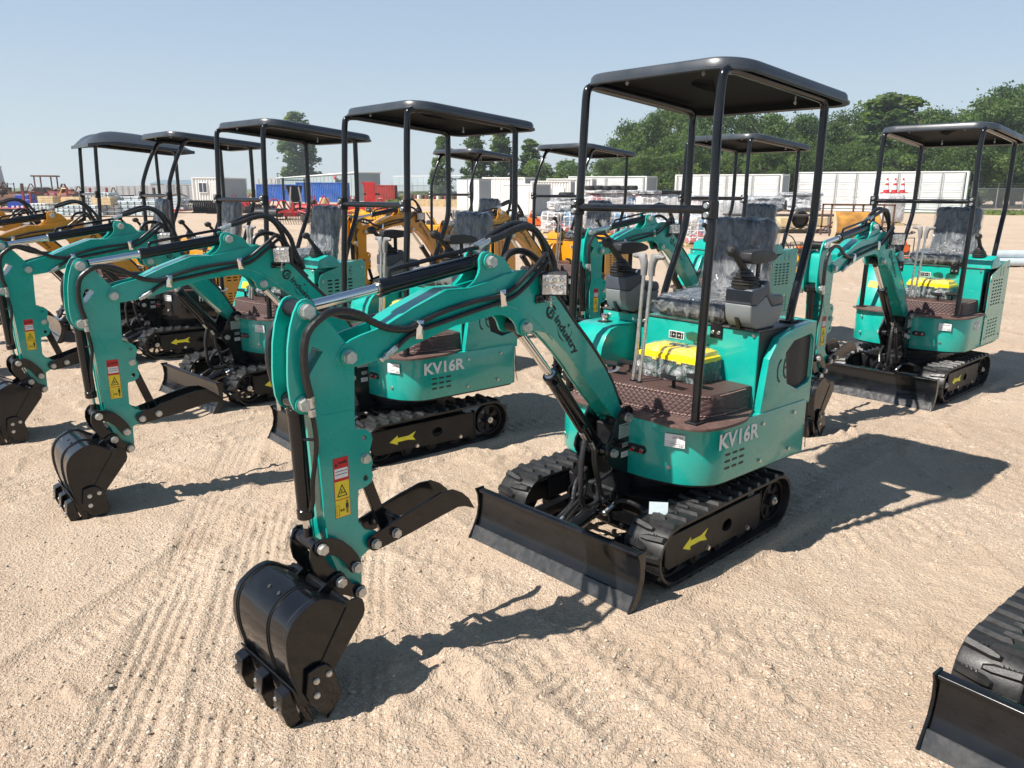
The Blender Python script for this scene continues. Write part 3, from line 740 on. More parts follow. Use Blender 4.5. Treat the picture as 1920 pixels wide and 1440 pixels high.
    # swing bracket
    def f(g):
        ck = [(0.262, 0.648), (0.285, 0.668), (0.318, 0.668), (0.345, 0.650), (0.372, 0.610), (0.395, 0.560), (0.432, 0.512), (0.440, 0.480), (0.425, 0.450), (0.385, 0.400), (0.360, 0.330), (0.345, 0.245), (0.300, 0.225), (0.262, 0.235), (0.256, 0.42)]
        for s in (1, -1):
            g.prism(ck, s * 0.080, s * 0.092, BLACK, bev=0.002)
            g.hexb((0.300, s * 0.092, 0.618), (0, s, 0), 0.020)
            g.cyl((0.395, s * 0.040, 0.478), (0.395, s * 0.097, 0.478), 0.023, BLACK, 20, bev=0.002)
            g.hexb((0.395, s * 0.097, 0.478), (0, s, 0), 0.018)
        g.cyl((0.245, 0, 0.245), (0.245, 0, 0.600), 0.058, BLACKM, 24, bev=0.004)
        g.box((0.285, 0, 0.42), (0.06, 0.158, 0.30), BLACKM, bev=0.006)
        g.box((0.300, 0, 0.27), (0.12, 0.158, 0.06), BLACKM, bev=0.01)
        g.prism([(0.30, 0.24), (0.345, 0.24), (0.33, 0.12), (0.31, 0.12)], -0.04, 0.04, BLACKM)
    sb = part(root, 'swing_bracket', '', f)
    y = 0.0925
    def pl(g, x0, x1, z0, z1, m, e=0.0):
        g.prism([(x0, z0), (x1, z0), (x1, z1), (x0, z1)], y + e, y + e + (0.001 if not e else 0.0004), m, bev=0)
    part(sb, 'data_plate', '', lambda g: (pl(g, 0.283, 0.357, 0.532, 0.594, PLATE), [pl(g, 0.290, 0.350, 0.540 + k * 0.009, 0.5415 + k * 0.009, INK, 0.001) for k in range(5)], pl(g, 0.292, 0.340, 0.584, 0.588, INK, 0.001)))
    part(sb, 'small_plate', '', lambda g: (pl(g, 0.291, 0.330, 0.486, 0.507, PLATE), pl(g, 0.296, 0.324, 0.495, 0.4965, INK, 0.001)))
    part(sb, 'paper_label', '', lambda g: (pl(g, 0.289, 0.335, 0.441, 0.466, WHITE), [pl(g, 0.294, 0.330, 0.446 + k * 0.006, 0.4475 + k * 0.006, INK, 0.001) for k in range(3)]))
    def f(g):
        g.tube([(0.470, 0.055, 0.51), (0.470, 0.06, 0.44), (0.450, 0.065, 0.36), (0.43, 0.065, 0.29), (0.38, 0.05, 0.26), (0.33, 0.02, 0.27)], 0.0115, HOSE, 9, 8, wrap=0.12)
        g.tube([(0.520, 0.045, 0.553), (0.545, 0.05, 0.47), (0.545, 0.05, 0.38), (0.535, 0.045, 0.30), (0.50, 0.04, 0.245), (0.42, 0.03, 0.24), (0.36, 0.0, 0.28)], 0.0115, HOSE, 9, 8, wrap=0.12)
        g.tube([(0.46, 0.03, 0.34), (0.42, 0.06, 0.36), (0.37, 0.07, 0.38)], 0.009, HOSE, 8, 8)
        g.tube([(0.50, -0.03, 0.26), (0.46, -0.05, 0.32), (0.38, -0.06, 0.37)], 0.010, HOSE, 8, 8, wrap=0.12)
    part(root, 'hydraulic_hose', 'bracket', f)

def swing_arm(root, names, a):
    M = Matrix.Translation((0.245, 0, 0)) @ Matrix.Rotation(a, 4, 'Z') @ Matrix.Translation((-0.245, 0, 0))
    for o in names: o.matrix_local = M @ o.matrix_local

def track_path(xf=0.545, xr=-0.515, h=0.252, n=11):
    """closed outline of the belt in x,z, lying on z=0.022"""
    rf = h / 2; pts = []
    zc = 0.020 + rf
    for i in range(n + 1):
        a = -math.pi / 2 + math.pi * i / n
        pts.append((xf - rf + rf * math.cos(a), zc + rf * math.sin(a)))
    for i in range(n + 1):
        a = math.pi / 2 + math.pi * i / n
        pts.append((xr + rf + rf * math.cos(a), zc + rf * math.sin(a)))
    return pts

def perimeter(pts, step):
    P = [Vector((x, z)) for x, z in pts]; P.append(P[0])
    L = sum((P[i + 1] - P[i]).length for i in range(len(P) - 1)); n = round(L / step)
    if n % 2: n += 1
    out = []; st = L / n; acc = 0; nxt = 0
    for i in range(len(P) - 1):
        l = (P[i + 1] - P[i]).length; d = (P[i + 1] - P[i]) / l if l else Vector((0, 0))
        while nxt <= acc + l + 1e-9 and len(out) < n:
            out.append((P[i] + d * (nxt - acc), d)); nxt += st
        acc += l
    return out

ARROW = [(0.365, 0.150), (0.309, 0.184), (0.309, 0.168), (0.235, 0.168), (0.182, 0.186), (0.205, 0.158), (0.186, 0.132), (0.235, 0.143), (0.309, 0.143), (0.309, 0.126)]
def build_undercarriage(root, P):
    for s in (1, -1):
        yc = s * 0.375; w = 0.090
        def f(g, yc=yc, w=w, s=s):
            pp = perimeter(track_path(), 0.0175)
            rs = []
            for p, d in pp:
                nrm = Vector((d.y, -d.x))
                def q(y, o): return (p.x + nrm.x * o, y, p.y + nrm.y * o)
                rs.append([q(yc - w, -0.012), q(yc - w, 0.0), q(yc - w * 0.9, 0.003), q(yc + w * 0.9, 0.003), q(yc + w, 0.0), q(yc + w, -0.012), q(yc + w * 0.5, -0.014), q(yc + w * 0.3, -0.030), q(yc - w * 0.3, -0.030), q(yc - w * 0.5, -0.014)])
            rs.append(rs[0]); g.rings(rs, RUBBER, cap=False)
            # lugs: two staggered rows of slanted tapered blocks
            pl = perimeter(track_path(), 0.040)
            for i, (p, d) in enumerate(pl):
                nrm = Vector((d.y, -d.x)); ss = 1 if i % 2 else -1
                y0, y1 = (yc + 0.006 * ss, yc + (w - 0.001) * ss)
                def q(y, t, o): return (p.x + d.x * t + nrm.x * o, y, p.y + d.y * t + nrm.y * o)
                sk = 0.008
                base = [(y0 - 0.028 * ss, -0.010), (y0 - 0.028 * ss, 0.006), (y0, 0.016), (y1, 0.016 + sk), (y1, -0.012 + sk), (y0, -0.012)]
                top = [(y0 - 0.020 * ss, -0.005), (y0 - 0.020 * ss, 0.002), (y0 + 0.004 * ss, 0.009), (y1 - 0.006 * ss, 0.010 + sk), (y1 - 0.006 * ss, -0.006 + sk), (y0 + 0.004 * ss, -0.006)]
                g.rings([[q(y, t * 1.15, 0.001) for y, t in base], [q(y, t * 1.15, 0.016) for y, t in top]], RUBBER)
                # serrated scuffs beside the lug
                for k in range(4):
                    yy = y0 + (0.022 + k * 0.013) * ss
                    c = q(yy, 0.022 + sk * k / 4, 0.0035)
                    g.rings([[q(yy - 0.003, 0.017, 0.0), q(yy + 0.003, 0.017, 0.0), q(yy + 0.003, 0.026, 0.0), q(yy - 0.003, 0.026, 0.0)], [q(yy - 0.002, 0.018, 0.0075), q(yy + 0.002, 0.018, 0.0075), q(yy + 0.002, 0.025, 0.0055), q(yy - 0.002, 0.025, 0.0055)]], RUBBER)
        part(root, 'rubber_track', str(s), f)
        kv = P['body'] == 'kv'
        x0 = 0.488 if kv else 0.395
        def f(g, s=s, x0=x0):
            yo = s * 0.436
            ov = [(0.027 + 0.038 * math.cos(2 * math.pi * i / 18), 0.150 + 0.027 * math.sin(2 * math.pi * i / 18)) for i in range(18)]
            pl = [(x0, 0.232), (x0 - 0.004, 0.109), (x0 - 0.03, 0.086), (0.30, 0.084), (-0.237, 0.066), (-0.25, 0.080), (-0.25, 0.215), (-0.24, 0.225)]
            g.prism(pl, yo, yo + s * 0.012, BLACKM, bev=0.002, holes=[ov])
            g.box((0.12, s * 0.375, 0.17), (0.70, 0.05, 0.09), BLACKM, bev=0.004)
            g.box((-0.262, s * 0.43, 0.155), (0.012, 0.03, 0.15), BLACKM)
            g.box((0.1, s * 0.30, 0.20), (0.55, 0.02, 0.10), BLACKM, bev=0.004)
        fr = part(root, 'track_frame', str(s) + str(kv), f)
        def f(g, s=s):
            for (x, z) in ((0.176, 0.093), (-0.145, 0.085)):
                g.hexb((x, s * 0.448, z), (0, s, 0), 0.0105, ZINC)
        part(fr, 'track_frame_bolt', str(s), f)
        if s > 0:
            ar = ARROW
            dx = 0.0 if kv else -0.06
            part(fr, 'direction_arrow', str(kv), lambda g: g.prism([(x + dx, z) for x, z in ar], 0.4484, 0.4490, ARROWY, bev=0))
        def wheel(g, cx, cz, r, s, spokes=8, hub=True):
            g.cyl((cx, s * 0.395, cz), (cx, s * 0.435, cz), r, BLACKM, 36, bev=0.003) if spokes == 0 else None
            if spokes:
                outer = circ((cx, cz), r, 36); inner = circ((cx, cz), r * 0.80, 36)
                hl = []
                for k in range(spokes):
                    a0 = 2 * math.pi * k / spokes
                    hl.append([(cx + rr * math.cos(a0 + t), cz + rr * math.sin(a0 + t)) for rr, t in ((r * 0.42, -0.22), (r * 0.80, -0.28), (r * 0.86, 0), (r * 0.80, 0.28), (r * 0.42, 0.22), (r * 0.38, 0))])
                g.prism(outer, s * 0.405, s * 0.420, BLACKM, bev=0.001, holes=hl)
                rs = []
                for i in range(37):
                    a = 2 * math.pi * i / 36
                    rs.append([(cx + rr * math.cos(a), y, cz + rr * math.sin(a)) for rr, y in ((r, s * 0.40), (r, s * 0.438), (r * 0.91, s * 0.438), (r * 0.91, s * 0.40))])
                g.rings(rs, BLACKM, cap=False)
            g.cyl((cx, s * 0.38, cz), (cx, s * (0.445 if hub else 0.432), cz), r * 0.30, BLACKM, 24, bev=0.003)
            if not hub: return
            g.cyl((cx, s * 0.445, cz), (cx, s * 0.453, cz), r * 0.20, ZINC, 20, bev=0.002)
            g.hexb((cx, s * 0.452, cz), (0, s, 0), 0.010)
        part(fr, 'idler_wheel', str(s) + str(kv), lambda g, s=s: wheel(g, 0.425, 0.146, 0.098, s, 8, not kv))
        part(fr, 'drive_sprocket', str(s), lambda g, s=s: wheel(g, -0.385, 0.146, 0.098, s, 6))
        for i, x in enumerate((0.24, 0.06, -0.12, -0.25)):
            part(fr, 'track_roller', str(s) + str(i), lambda g, s=s, x=x: (g.cyl((x, s * 0.36, 0.072), (x, s * 0.432, 0.072), 0.038, BLACKM, 22, bev=0.003), g.cyl((x, s * 0.432, 0.072), (x, s * 0.442, 0.072), 0.017, BLACKM, 16)))
    def f(g):
        g.box((-0.02, 0, 0.21), (0.54, 0.58, 0.10), BLACKM, bev=0.008)
        g.prism([(0.24, -0.285), (0.29, -0.20), (0.32, 0.0), (0.29, 0.20), (0.24, 0.285), (-0.26, 0.285), (-0.26, -0.285)], 0.262, 0.274, BLACK, axis='z', bev=0.002)
        g.box((0.235, 0, 0.20), (0.012, 0.44, 0.09), BLACK, bev=0.003)
        for s in (1, -1):
            g.prism([(0.236, 0.262), (0.318, 0.21), (0.318, 0.12), (0.236, 0.12)], s * 0.215, s * 0.225, BLACK, bev=0.002)
            g.prism([(0.236, 0.262), (0.33, 0.235), (0.33, 0.17), (0.236, 0.15)], s * 0.030, s * 0.042, BLACK, bev=0.002)
            g.cyl((0.315, s * 0.20, 0.145), (0.315, s * 0.245, 0.145), 0.022, BLACK, 18, bev=0.002)
        g.cyl((0, 0, 0.272), (0, 0, 0.352), 0.205, BLACKM, 40, bev=0.003)
        g.cyl((0, 0, 0.30), (0, 0, 0.335), 0.235, BLACKM, 48, bev=0.003)
        g.box((0.29, 0, 0.108), (0.02, 0.42, 0.02), BLACK)
    part(root, 'chassis', '', f)
    # dozer blade
    def f(g):
        pr = [(0.664, 0.228), (0.658, 0.19), (0.657, 0.15), (0.663, 0.11), (0.674, 0.07), (0.690, 0.045)]
        back = [(x - 0.009, z) for x, z in pr]
        g.prism(pr + back[::-1], -0.455, 0.455, BLACK, bev=0.0008)
        g.prism([(0.640, 0.214), (0.672, 0.214), (0.676, 0.222), (0.672, 0.230), (0.640, 0.230)], -0.458, 0.458, BLACK, bev=0.003)
        for s in (1, -1):
            g.prism([(0.636, 0.236), (0.690, 0.236), (0.676, 0.205), (0.670, 0.15), (0.680, 0.10), (0.705, 0.05), (0.732, 0.005), (0.700, 0.000), (0.660, 0.05), (0.640, 0.12)], s * 0.456, s * 0.466, BLACK, bev=0.002)
        g.box((0.640, 0, 0.12), (0.02, 0.40, 0.14), BLACK, bev=0.003)
    bl = part(root, 'dozer_blade', '', f)
    def f(g):
        g.prism([(0.688, 0.060), (0.697, 0.060), (0.722, 0.004), (0.728, -0.010), (0.715, -0.010)], -0.4555, 0.4555, EDGE, bev=0.001)
    part(bl, 'cutting_edge', '', f)
    for s in (1, -1):
        part(root, 'blade_arm', str(s), lambda g, s=s: (g.box((0.475, s * 0.225, 0.128), (0.36, 0.012, 0.055), BLACK, rot=Matrix.Rotation(0.06, 4, 'Y'), bev=0.003), g.box((0.475, s * 0.225, 0.158), (0.34, 0.040, 0.006), BLACK, rot=Matrix.Rotation(0.06, 4, 'Y'), bev=0.002)))
    def f(g):
        a = Vector((0.630, 0, 0.115)); b = Vector((0.400, 0, 0.190)); c = Vector((0.325, 0, 0.215)); d = (b - a).normalized()
        g.cyl(a, b, 0.031, BLACK, 24, bev=0.003); g.cyl(b - d * 0.03, b + d * 0.003, 0.034, BLACK, 24, bev=0.002)
        g.cyl(a + Vector((0, -0.035, 0)), a + Vector((0, 0.035, 0)), 0.028, BLACK, 18, bev=0.002)
        g.cyl(b + d * 0.0, b + d * 0.0 + Vector((0.0, 0.055, 0.01)), 0.009, BLACK, 12)
    bc = part(root, 'blade_cylinder', '', f)
    def f(g):
        g.cyl((0.400, 0, 0.190), (0.330, 0, 0.213), 0.017, CHROME, 20)
        g.cyl((0.325, -0.030, 0.215), (0.325, 0.030, 0.215), 0.024, BLACK, 18, bev=0.002)
        g.ball((0.325, -0.048, 0.216), 0.014, ZINC); g.hexb((0.325, 0.045, 0.215), (0, 1, 0), 0.016, BLACK)
    part(bc, 'chrome_rod', 'blade', f)
    def f(g):
        g.ball((0.405, 0.070, 0.200), 0.013, ZINC)
        g.cyl((0.400, 0.070, 0.203), (0.360, 0.078, 0.226), 0.0105, ZINC, 12, bev=0.001)
        g.tube([(0.362, 0.078, 0.226), (0.34, 0.088, 0.243), (0.32, 0.12, 0.246), (0.30, 0.17, 0.232), (0.28, 0.21, 0.205), (0.26, 0.24, 0.18)], 0.0095, HOSE, 9, 8, wrap=0.12)
        g.ball((0.60, -0.035, 0.165), 0.012, ZINC)
        g.cyl((0.597, -0.035, 0.168), (0.555, -0.037, 0.190), 0.010, ZINC, 12, bev=0.001)
        g.tube([(0.557, -0.037, 0.189), (0.50, -0.042, 0.215), (0.44, -0.05, 0.230), (0.38, -0.07, 0.225), (0.33, -0.12, 0.20), (0.28, -0.14, 0.18)], 0.0095, HOSE, 9, 8, wrap=0.12)
        g.tube([(0.53, -0.16, 0.10), (0.47, -0.15, 0.125), (0.42, -0.13, 0.17), (0.36, -0.11, 0.235), (0.30, -0.06, 0.30)], 0.009, BLACK, 9, 8)
        g.tube([(0.50, -0.10, 0.10), (0.45, -0.09, 0.15), (0.40, -0.07, 0.21), (0.38, -0.06, 0.27)], 0.007, BLACK, 9, 8)
    part(root, 'hydraulic_hose', 'blade', f)
def rrect(x0, x1, y0, y1, r, n=6):
    if not isinstance(r, (list, tuple)): r = [r] * 4
    out = []
    for (cx, cy, a0), rr in zip(((x1, y1, 0), (x0, y1, 90), (x0, y0, 180), (x1, y0, 270)), r):
        sx = -1 if cx == x1 else 1; sy = -1 if cy == y1 else 1
        for i in range(n + 1):
            a = R(a0 + 90 * i / n)
            out.append((cx + sx * rr + rr * math.cos(a), cy + sy * rr + rr * math.sin(a)))
    return out

def build_house(root, P):
    paint = P['paint']; pk = paint.name; kv = P['body'] == 'kv'
    slew = P.get('slew', -0.0497)
    H = Matrix.Rotation(slew, 4, 'Z'); hk = pk + P['body'] + str(slew)
    def mk(name, key, fn, parent=root, label=None):
        k = (name, hk + key)
        if k not in CACHE:
            g = G(); fn(g); me = g.mesh(name); me.transform(H); CACHE[k] = me
        return obj(name, CACHE[k], parent, label)
    def let(parent, txt, m, o, r, u, h, **kw):
        return lettering(parent, txt, m, o, r, u, h, M=H, **kw)
    # skirt of the turntable
    skirt = P.get('skirt', paint)
    front = [(0.283, 0.0), (0.281, 0.10), (0.272, 0.20), (0.250, 0.29), (0.225, 0.350), (0.195, 0.390), (0.160, 0.422), (0.113, 0.446), (0.06, 0.452)]
    if kv: rear = [(-0.555, 0.452), (-0.59, 0.444), (-0.615, 0.420), (-0.635, 0.38), (-0.650, 0.30), (-0.662, 0.18), (-0.668, 0.0)]
    else: rear = [(-0.60, 0.454), (-0.625, 0.44), (-0.635, 0.40), (-0.64, 0.2), (-0.64, 0.0)]
    half = front + rear
    plan = half + [(x, -y * 0.955) for x, y in half[-2:0:-1]]
    def f(g):
        g.prism(plan, 0.362, 0.618, skirt, axis='z', bev=0.003, seg=2)
        g.prism([(x * 0.97, y * 0.97) for x, y in plan], 0.350, 0.361, BLACKM, axis='z', bev=0.001)
    sk = mk('skirt', 'sk' + skirt.name, f)
    def f(g):
        for x, z in ((-0.207, 0.571), (-0.202, 0.400), (-0.466, 0.576), (-0.442, 0.407)):
            g.hexb((x, 0.453, z), (0, 1, 0), 0.0085, ZINC)
        for y, z in ((0.30, 0.565), (0.30, 0.433), (-0.32, 0.565), (-0.32, 0.433)):
            n = Vector((1, 0.3 if y > 0 else -0.3, 0)); g.hexb((0.2455, y, z), n, 0.0085, ZINC)
    mk('skirt_bolt', '', f, sk)
    if kv or P.get('sideslots'):
        def f(g):
            for r in range(3):
                for c in range(3):
                    x = 0.045 - c * 0.052 - r * 0.0 ; z = 0.484 - r * 0.030
                    g.prism(rrect(x - 0.018, x + 0.018, z - 0.005, z + 0.005, 0.0045, 3), 0.4525, 0.4535, INK, bev=0)
        mk('vent_slots', 'kv', f, sk)
    if P.get('text'):
        let(sk, P['text'], SILVERT, (-0.026 if kv else P.get('tx', -0.06), 0.4545, 0.546), (-1, 0.0, 0), (0, 0, 1), 0.068, sx=1.10 if kv else 0.62, bold=0.045, name='model_lettering')
    if P.get('label', True):
        def f(g):
            o = Matrix.Translation((0.2465, 0.325, 0.555)) @ Matrix.Rotation(R(22), 4, 'Z')
            g.box((0, 0, 0), (0.0012, 0.086, 0.056), WHITE, bev=0, M=o)
            for k in range(2): g.box((0.0008, -0.005 + 0.03 * k, -0.014), (0.0005, 0.026, 0.0012), INK, bev=0, M=o)
            for k in range(3): g.box((0.0008, 0.0, -0.004 - 0.009 * k), (0.0005, 0.08, 0.0008), INK, bev=0, M=o)
        lb = mk('lot_label', '', f, sk)
        n = Vector((math.cos(R(22)), math.sin(R(22)), 0)); rt = Vector((-math.sin(R(22)), math.cos(R(22)), 0))
        let(lb, 'LE4-365', INK, Vector((0.2465, 0.325, 0.555)) + n * 0.0012 + rt * 0.012 + Vector((0, 0, 0.014)), rt, (0, 0, 1), 0.011, sx=0.9, name='label_lettering')
        let(lb, '7-04', INK, Vector((0.2465, 0.325, 0.555)) + n * 0.0012 + rt * 0.028 + Vector((0, 0, -0.022)), rt, (0, 0, 1), 0.008, sx=0.9, name='label_lettering')
    def f(g):
        T = Matrix.Translation((0.2775, 0.155, 0.485)) @ Matrix.Rotation(R(5), 4, 'Z')
        g.prism(rrect(-0.050, 0.045, -0.018, 0.018, 0.0175, 5), -0.001, 0.0012, INK, axis='x', bev=0, M=T)
        for y in (-0.018, 0.026):
            g.cyl((0.0, y, 0.0), (0.014, y, 0.0), 0.0085, ZINC, 12, bev=0.001, M=T)
            g.cyl((0.014, y, -0.004), (0.024, y, -0.006), 0.007, REDBTN, 10, bev=0.001, M=T)
    mk('grease_port', '', f, sk)
    # floor mat and step
    if kv:
        mp = [(0.20, -0.415), (0.262, -0.33), (0.298, -0.20), (0.303, -0.05), (0.280, 0.10), (0.276, 0.22), (0.285, 0.30), (0.272, 0.385), (0.235, 0.445), (0.17, 0.478), (0.08, 0.488), (-0.03, 0.480), (-0.10, 0.450), (-0.190, 0.412), (-0.190, -0.415)]
        st = [(-0.188, -0.30), (0.19, -0.30), (0.214, -0.20), (0.214, -0.06), (0.188, 0.12), (0.165, 0.25), (0.140, 0.33), (0.10, 0.375), (0.04, 0.392), (-0.10, 0.394), (-0.188, 0.394)]
    else:
        mp = [(0.20, -0.42), (0.27, -0.33), (0.303, -0.18), (0.303, 0.0), (0.300, 0.18), (0.275, 0.32), (0.24, 0.40), (0.18, 0.45), (0.10, 0.468), (-0.190, 0.468), (-0.190, -0.42)]
        st = [(-0.188, -0.20), (0.10, -0.20), (0.17, -0.17), (0.205, -0.10), (0.212, 0.05), (0.200, 0.20), (0.170, 0.32), (0.13, 0.375), (0.07, 0.395), (-0.188, 0.395)]
    def f(g):
        mq = [(p.x, p.y) for p in smooth([(x, y, 0) for x, y in mp[:-2]], 3)] + mp[-2:]
        g.prism(mq, 0.6185, 0.632, MATF, axis='z', bev=0.004, seg=2)
    fm = mk('floor_mat', '', f)
    def f(g):
        q = [Vector((p.x, p.y, 0)) for p in smooth([(x, y, 0) for x, y in st], 4)]
        cx, cy = 0.0, 0.05
        def ring(z, k, ex=0.0):
            out = []
            for p in q:
                d = Vector((p.x - cx, p.y - cy, 0)); L = d.length
                o = d * k + (d / L) * ex if p.x > -0.18 else Vector((p.x - cx, (p.y - cy) * k, 0))
                out.append((cx + o.x, cy + o.y, z))
            return out
        g.rings([ring(0.6325, 1, 0.020), ring(0.640, 1, 0.008), ring(0.660, 1, 0.002), ring(0.725, 1, -0.001), ring(0.733, 1, -0.006), ring(0.7345, 0.9)], QUILT)
        for zz, ex in ((0.646, 0.0085), (0.728, 0.002)):
            rr = [v for v, p in zip(ring(zz, 1, ex), q) if p.x > -0.17]
            dash = resample([Vector(v) for v in rr], 0.008)
            for a, b in zip(dash[::2], dash[1::2]):
                g.cyl(a, b, 0.0018, STITCH, 5)
    mk('quilted_step', '', f, fm)
    # pedals and travel levers
    for (x, y, a) in ((0.10, -0.16, 0.2), (0.03, -0.12, 0.1), (0.12, 0.20, -0.1), (0.03, 0.27, 0.1)):
        def f(g):
            T = Matrix.Translation((x, y, 0.775)) @ Matrix.Rotation(a, 4, 'Z') @ Matrix.Rotation(-0.25, 4, 'Y')
            g.box((0, 0, 0), (0.055, 0.085, 0.006), BLACKM, bev=0.002, M=T)
            g.box((0.03, 0, 0.008), (0.006, 0.085, 0.02), BLACKM, bev=0.001, M=T)
            g.cyl((x - 0.01, y, 0.73), (x - 0.01, y, 0.772), 0.008, BLACKM, 10)
        mk('foot_pedal', str((x, y)), f)
    for i, (y, yt) in enumerate(((-0.003, 0.010), (0.034, 0.052))):
        def f(g, y=y, yt=yt, i=i):
            g.tube([(0.140, y, 0.722), (0.126, y + 0.3 * (yt - y), 0.90), (0.112, yt, 1.225)], 0.0085, ZINC, 12, 5)
            g.cyl((0.142, y, 0.715), (0.140, y, 0.740), 0.014, BLACKM, 12)
        lv = mk('travel_lever', str(i), f)
        def f(g, y=y, yt=yt, i=i):
            s = -1 if i == 0 else 1
            def ring(c, w, d, u=(0, 1, 0), v=(1, 0, 0)):
                c = Vector(c); u = Vector(u); v = Vector(v)
                return [c + u * w * math.cos(2 * math.pi * k / 12) + v * d * math.sin(2 * math.pi * k / 12) for k in range(12)]
            x = 0.112
            g.rings([ring((x, yt, 1.205), 0.014, 0.013), ring((x, yt, 1.24), 0.016, 0.015), ring((x - 0.001, yt + 0.003 * s, 1.262), 0.019, 0.016), ring((x - 0.002, yt + 0.014 * s, 1.283), 0.028, 0.016, (0, 0.9, 0.3 * s)), ring((x - 0.002, yt + 0.024 * s, 1.2945), 0.034, 0.013, (0, 1, -0.02 * s)), ring((x - 0.002, yt + 0.024 * s, 1.299), 0.030, 0.009)], GRIP)
            g.rings([ring((x - 0.002, yt + 0.03 * s, 1.2855), 0.011, 0.014, (0, 0, 1)), ring((x - 0.002, yt + 0.058 * s, 1.287), 0.0095, 0.0115, (0, 0, 1)), ring((x - 0.002, yt + 0.066 * s, 1.288), 0.005, 0.006, (0, 0, 1))], GRIP)
        mk('lever_grip', str(i), f, lv)
    # seat box and top plate
    def f(g):
        g.box((-0.385, -0.045, 0.795), (0.385, 0.905, 0.350), paint, bev=0.003)
        g.box((-0.1905, -0.2675, 0.795), (0.002, 0.006, 0.345), INK, bev=0)
    sbx = mk('seat_box', '', f)
    def f(g):
        g.prism(rrect(-0.60 if kv else -0.58, -0.186, -0.50, 0.412, [0.002, 0.10, 0.10, 0.002]), 0.972, 0.980, DECK, axis='z', bev=0.002)
        g.box((-0.26, -0.02, 0.9815), (0.13, 0.34, 0.003), paint, bev=0.001)
        for y in (-0.235, 0.195):
            g.box((-0.190, y, 0.955), (0.012, 0.062, 0.075), BLACKM, bev=0.002)
            for dy in (-0.016, 0.016): g.hexb((-0.184, y + dy, 0.945), (1, 0, 0), 0.0075, ZINC)
    mk('top_plate', '', f)
    def f(g):
        for y, z in ((-0.245, 0.958), (0.385, 0.955), (-0.455, 0.945), (-0.29, 0.945)): g.hexb((-0.192, y, z), (1, 0, 0), 0.008, ZINC)
    mk('panel_bolt', '', f, sbx)
    def f(g):
        g.box((-0.1905, -0.025, 0.901), (0.002, 0.088, 0.036), WHITE, bev=0)
        g.box((-0.1892, -0.025, 0.901), (0.001, 0.080, 0.030), INK, bev=0)
        for k in range(5):
            y = -0.056 + k * 0.0155
            g.box((-0.1886, y, 0.901), (0.0006, 0.009, 0.0018), WHITE, bev=0); g.box((-0.1886, y, 0.901), (0.0005, 0.0018, 0.010), WHITE, bev=0)
            if k % 2 == 0:
                g.box((-0.1886, y, 0.911), (0.0006, 0.004, 0.004), WHITE, bev=0); g.box((-0.1886, y, 0.891), (0.0006, 0.004, 0.004), WHITE, bev=0)
    mk('lever_diagram', '', f, sbx)
    # fuel tank box on the far side
    def f(g):
        if kv:
            pr = [(-0.187, 0.700), (-0.187, 0.928), (-0.05, 0.926), (-0.005, 0.915), (0.030, 0.885), (0.055, 0.835), (0.075, 0.740), (0.070, 0.715), (0.0, 0.700)]
            g.prism(pr, -0.50, -0.272, paint, bev=0.003, seg=2)
        else:
            pr = [(-0.187, 0.640), (-0.187, 0.945), (-0.12, 0.935), (0.00, 0.645)]
            g.prism([(-0.187, 0.62), (-0.187, 0.940), (-0.090, 0.930), (-0.060, 0.900), (0.06, 0.62)], -0.455, -0.245, paint, bev=0.003, seg=2)
    tk = mk('fuel_tank', '', f)
    if kv:
        def f(g):
            g.cyl((-0.10, -0.400, 0.927), (-0.10, -0.400, 0.930), 0.036, BLACKM, 28)
            g.cyl((-0.10, -0.400, 0.930), (-0.10, -0.400, 0.942), 0.020, ZINC, 20, bev=0.002)
            g.cyl((-0.10, -0.400, 0.942), (-0.10, -0.400, 0.966), 0.0225, CHROME, 10, bev=0.006)
        mk('filler_cap', '', f, tk)
    else:
        def f(g):
            n = Vector((0.28, 0, 0.12)).normalized()
            T = Matrix.Translation((-0.010, -0.35, 0.790)) @ Matrix.Rotation(math.atan2(-0.12, 0.28), 4, 'Y')
            T = Matrix.Translation((-0.0145, -0.35, 0.802)) @ Matrix.Rotation(-math.atan2(0.12, 0.28), 4, 'Y')
            g.box((0, 0, 0), (0.001, 0.10, 0.055), YELS, bev=0, M=T)
            for k in range(3): g.box((0.0008, -0.012, -0.015 + 0.012 * k), (0.0004, 0.05, 0.002), INK, bev=0, M=T)
            g.box((0.0008, 0.034, -0.012), (0.0004, 0.016, 0.022), INK, bev=0, M=T)
        mk('fuel_sticker', '', f, tk)
    # engine cowl / side panels
    if kv:
        def f(g):
            cw = [(-0.186, 0.600), (-0.228, 0.855), (-0.300, 0.940), (-0.42, 0.972), (-0.56, 0.985), (-0.612, 0.985), (-0.612, 0.600)]
            hx = [(-0.292, 0.705), (-0.382, 0.852), (-0.432, 0.908), (-0.575, 0.925), (-0.590, 0.900), (-0.598, 0.72), (-0.50, 0.690), (-0.400, 0.728)]
            hx = [(-0.392, 0.722), (-0.362, 0.866), (-0.425, 0.914), (-0.575, 0.930), (-0.596, 0.905), (-0.602, 0.725), (-0.580, 0.700), (-0.485, 0.682)]
            g.prism(cw, 0.412, 0.446, paint, bev=0.010, seg=3, holes=[hx])
            # wrap round to the back
            pl = [(-0.598, 0.444), (-0.620, 0.420), (-0.638, 0.36), (-0.655, 0.24), (-0.662, 0.0), (-0.655, -0.24), (-0.638, -0.38), (-0.61, -0.47), (-0.585, -0.50), (-0.585, 0.0), (-0.585, 0.40)]
            pl = [(p.x, p.y) for p in smooth([(x, y, 0) for x, y in pl[:9]], 3)] + pl[9:]
            g.prism(pl, 0.622, 0.984, paint, axis='z', bev=0.006, seg=2)
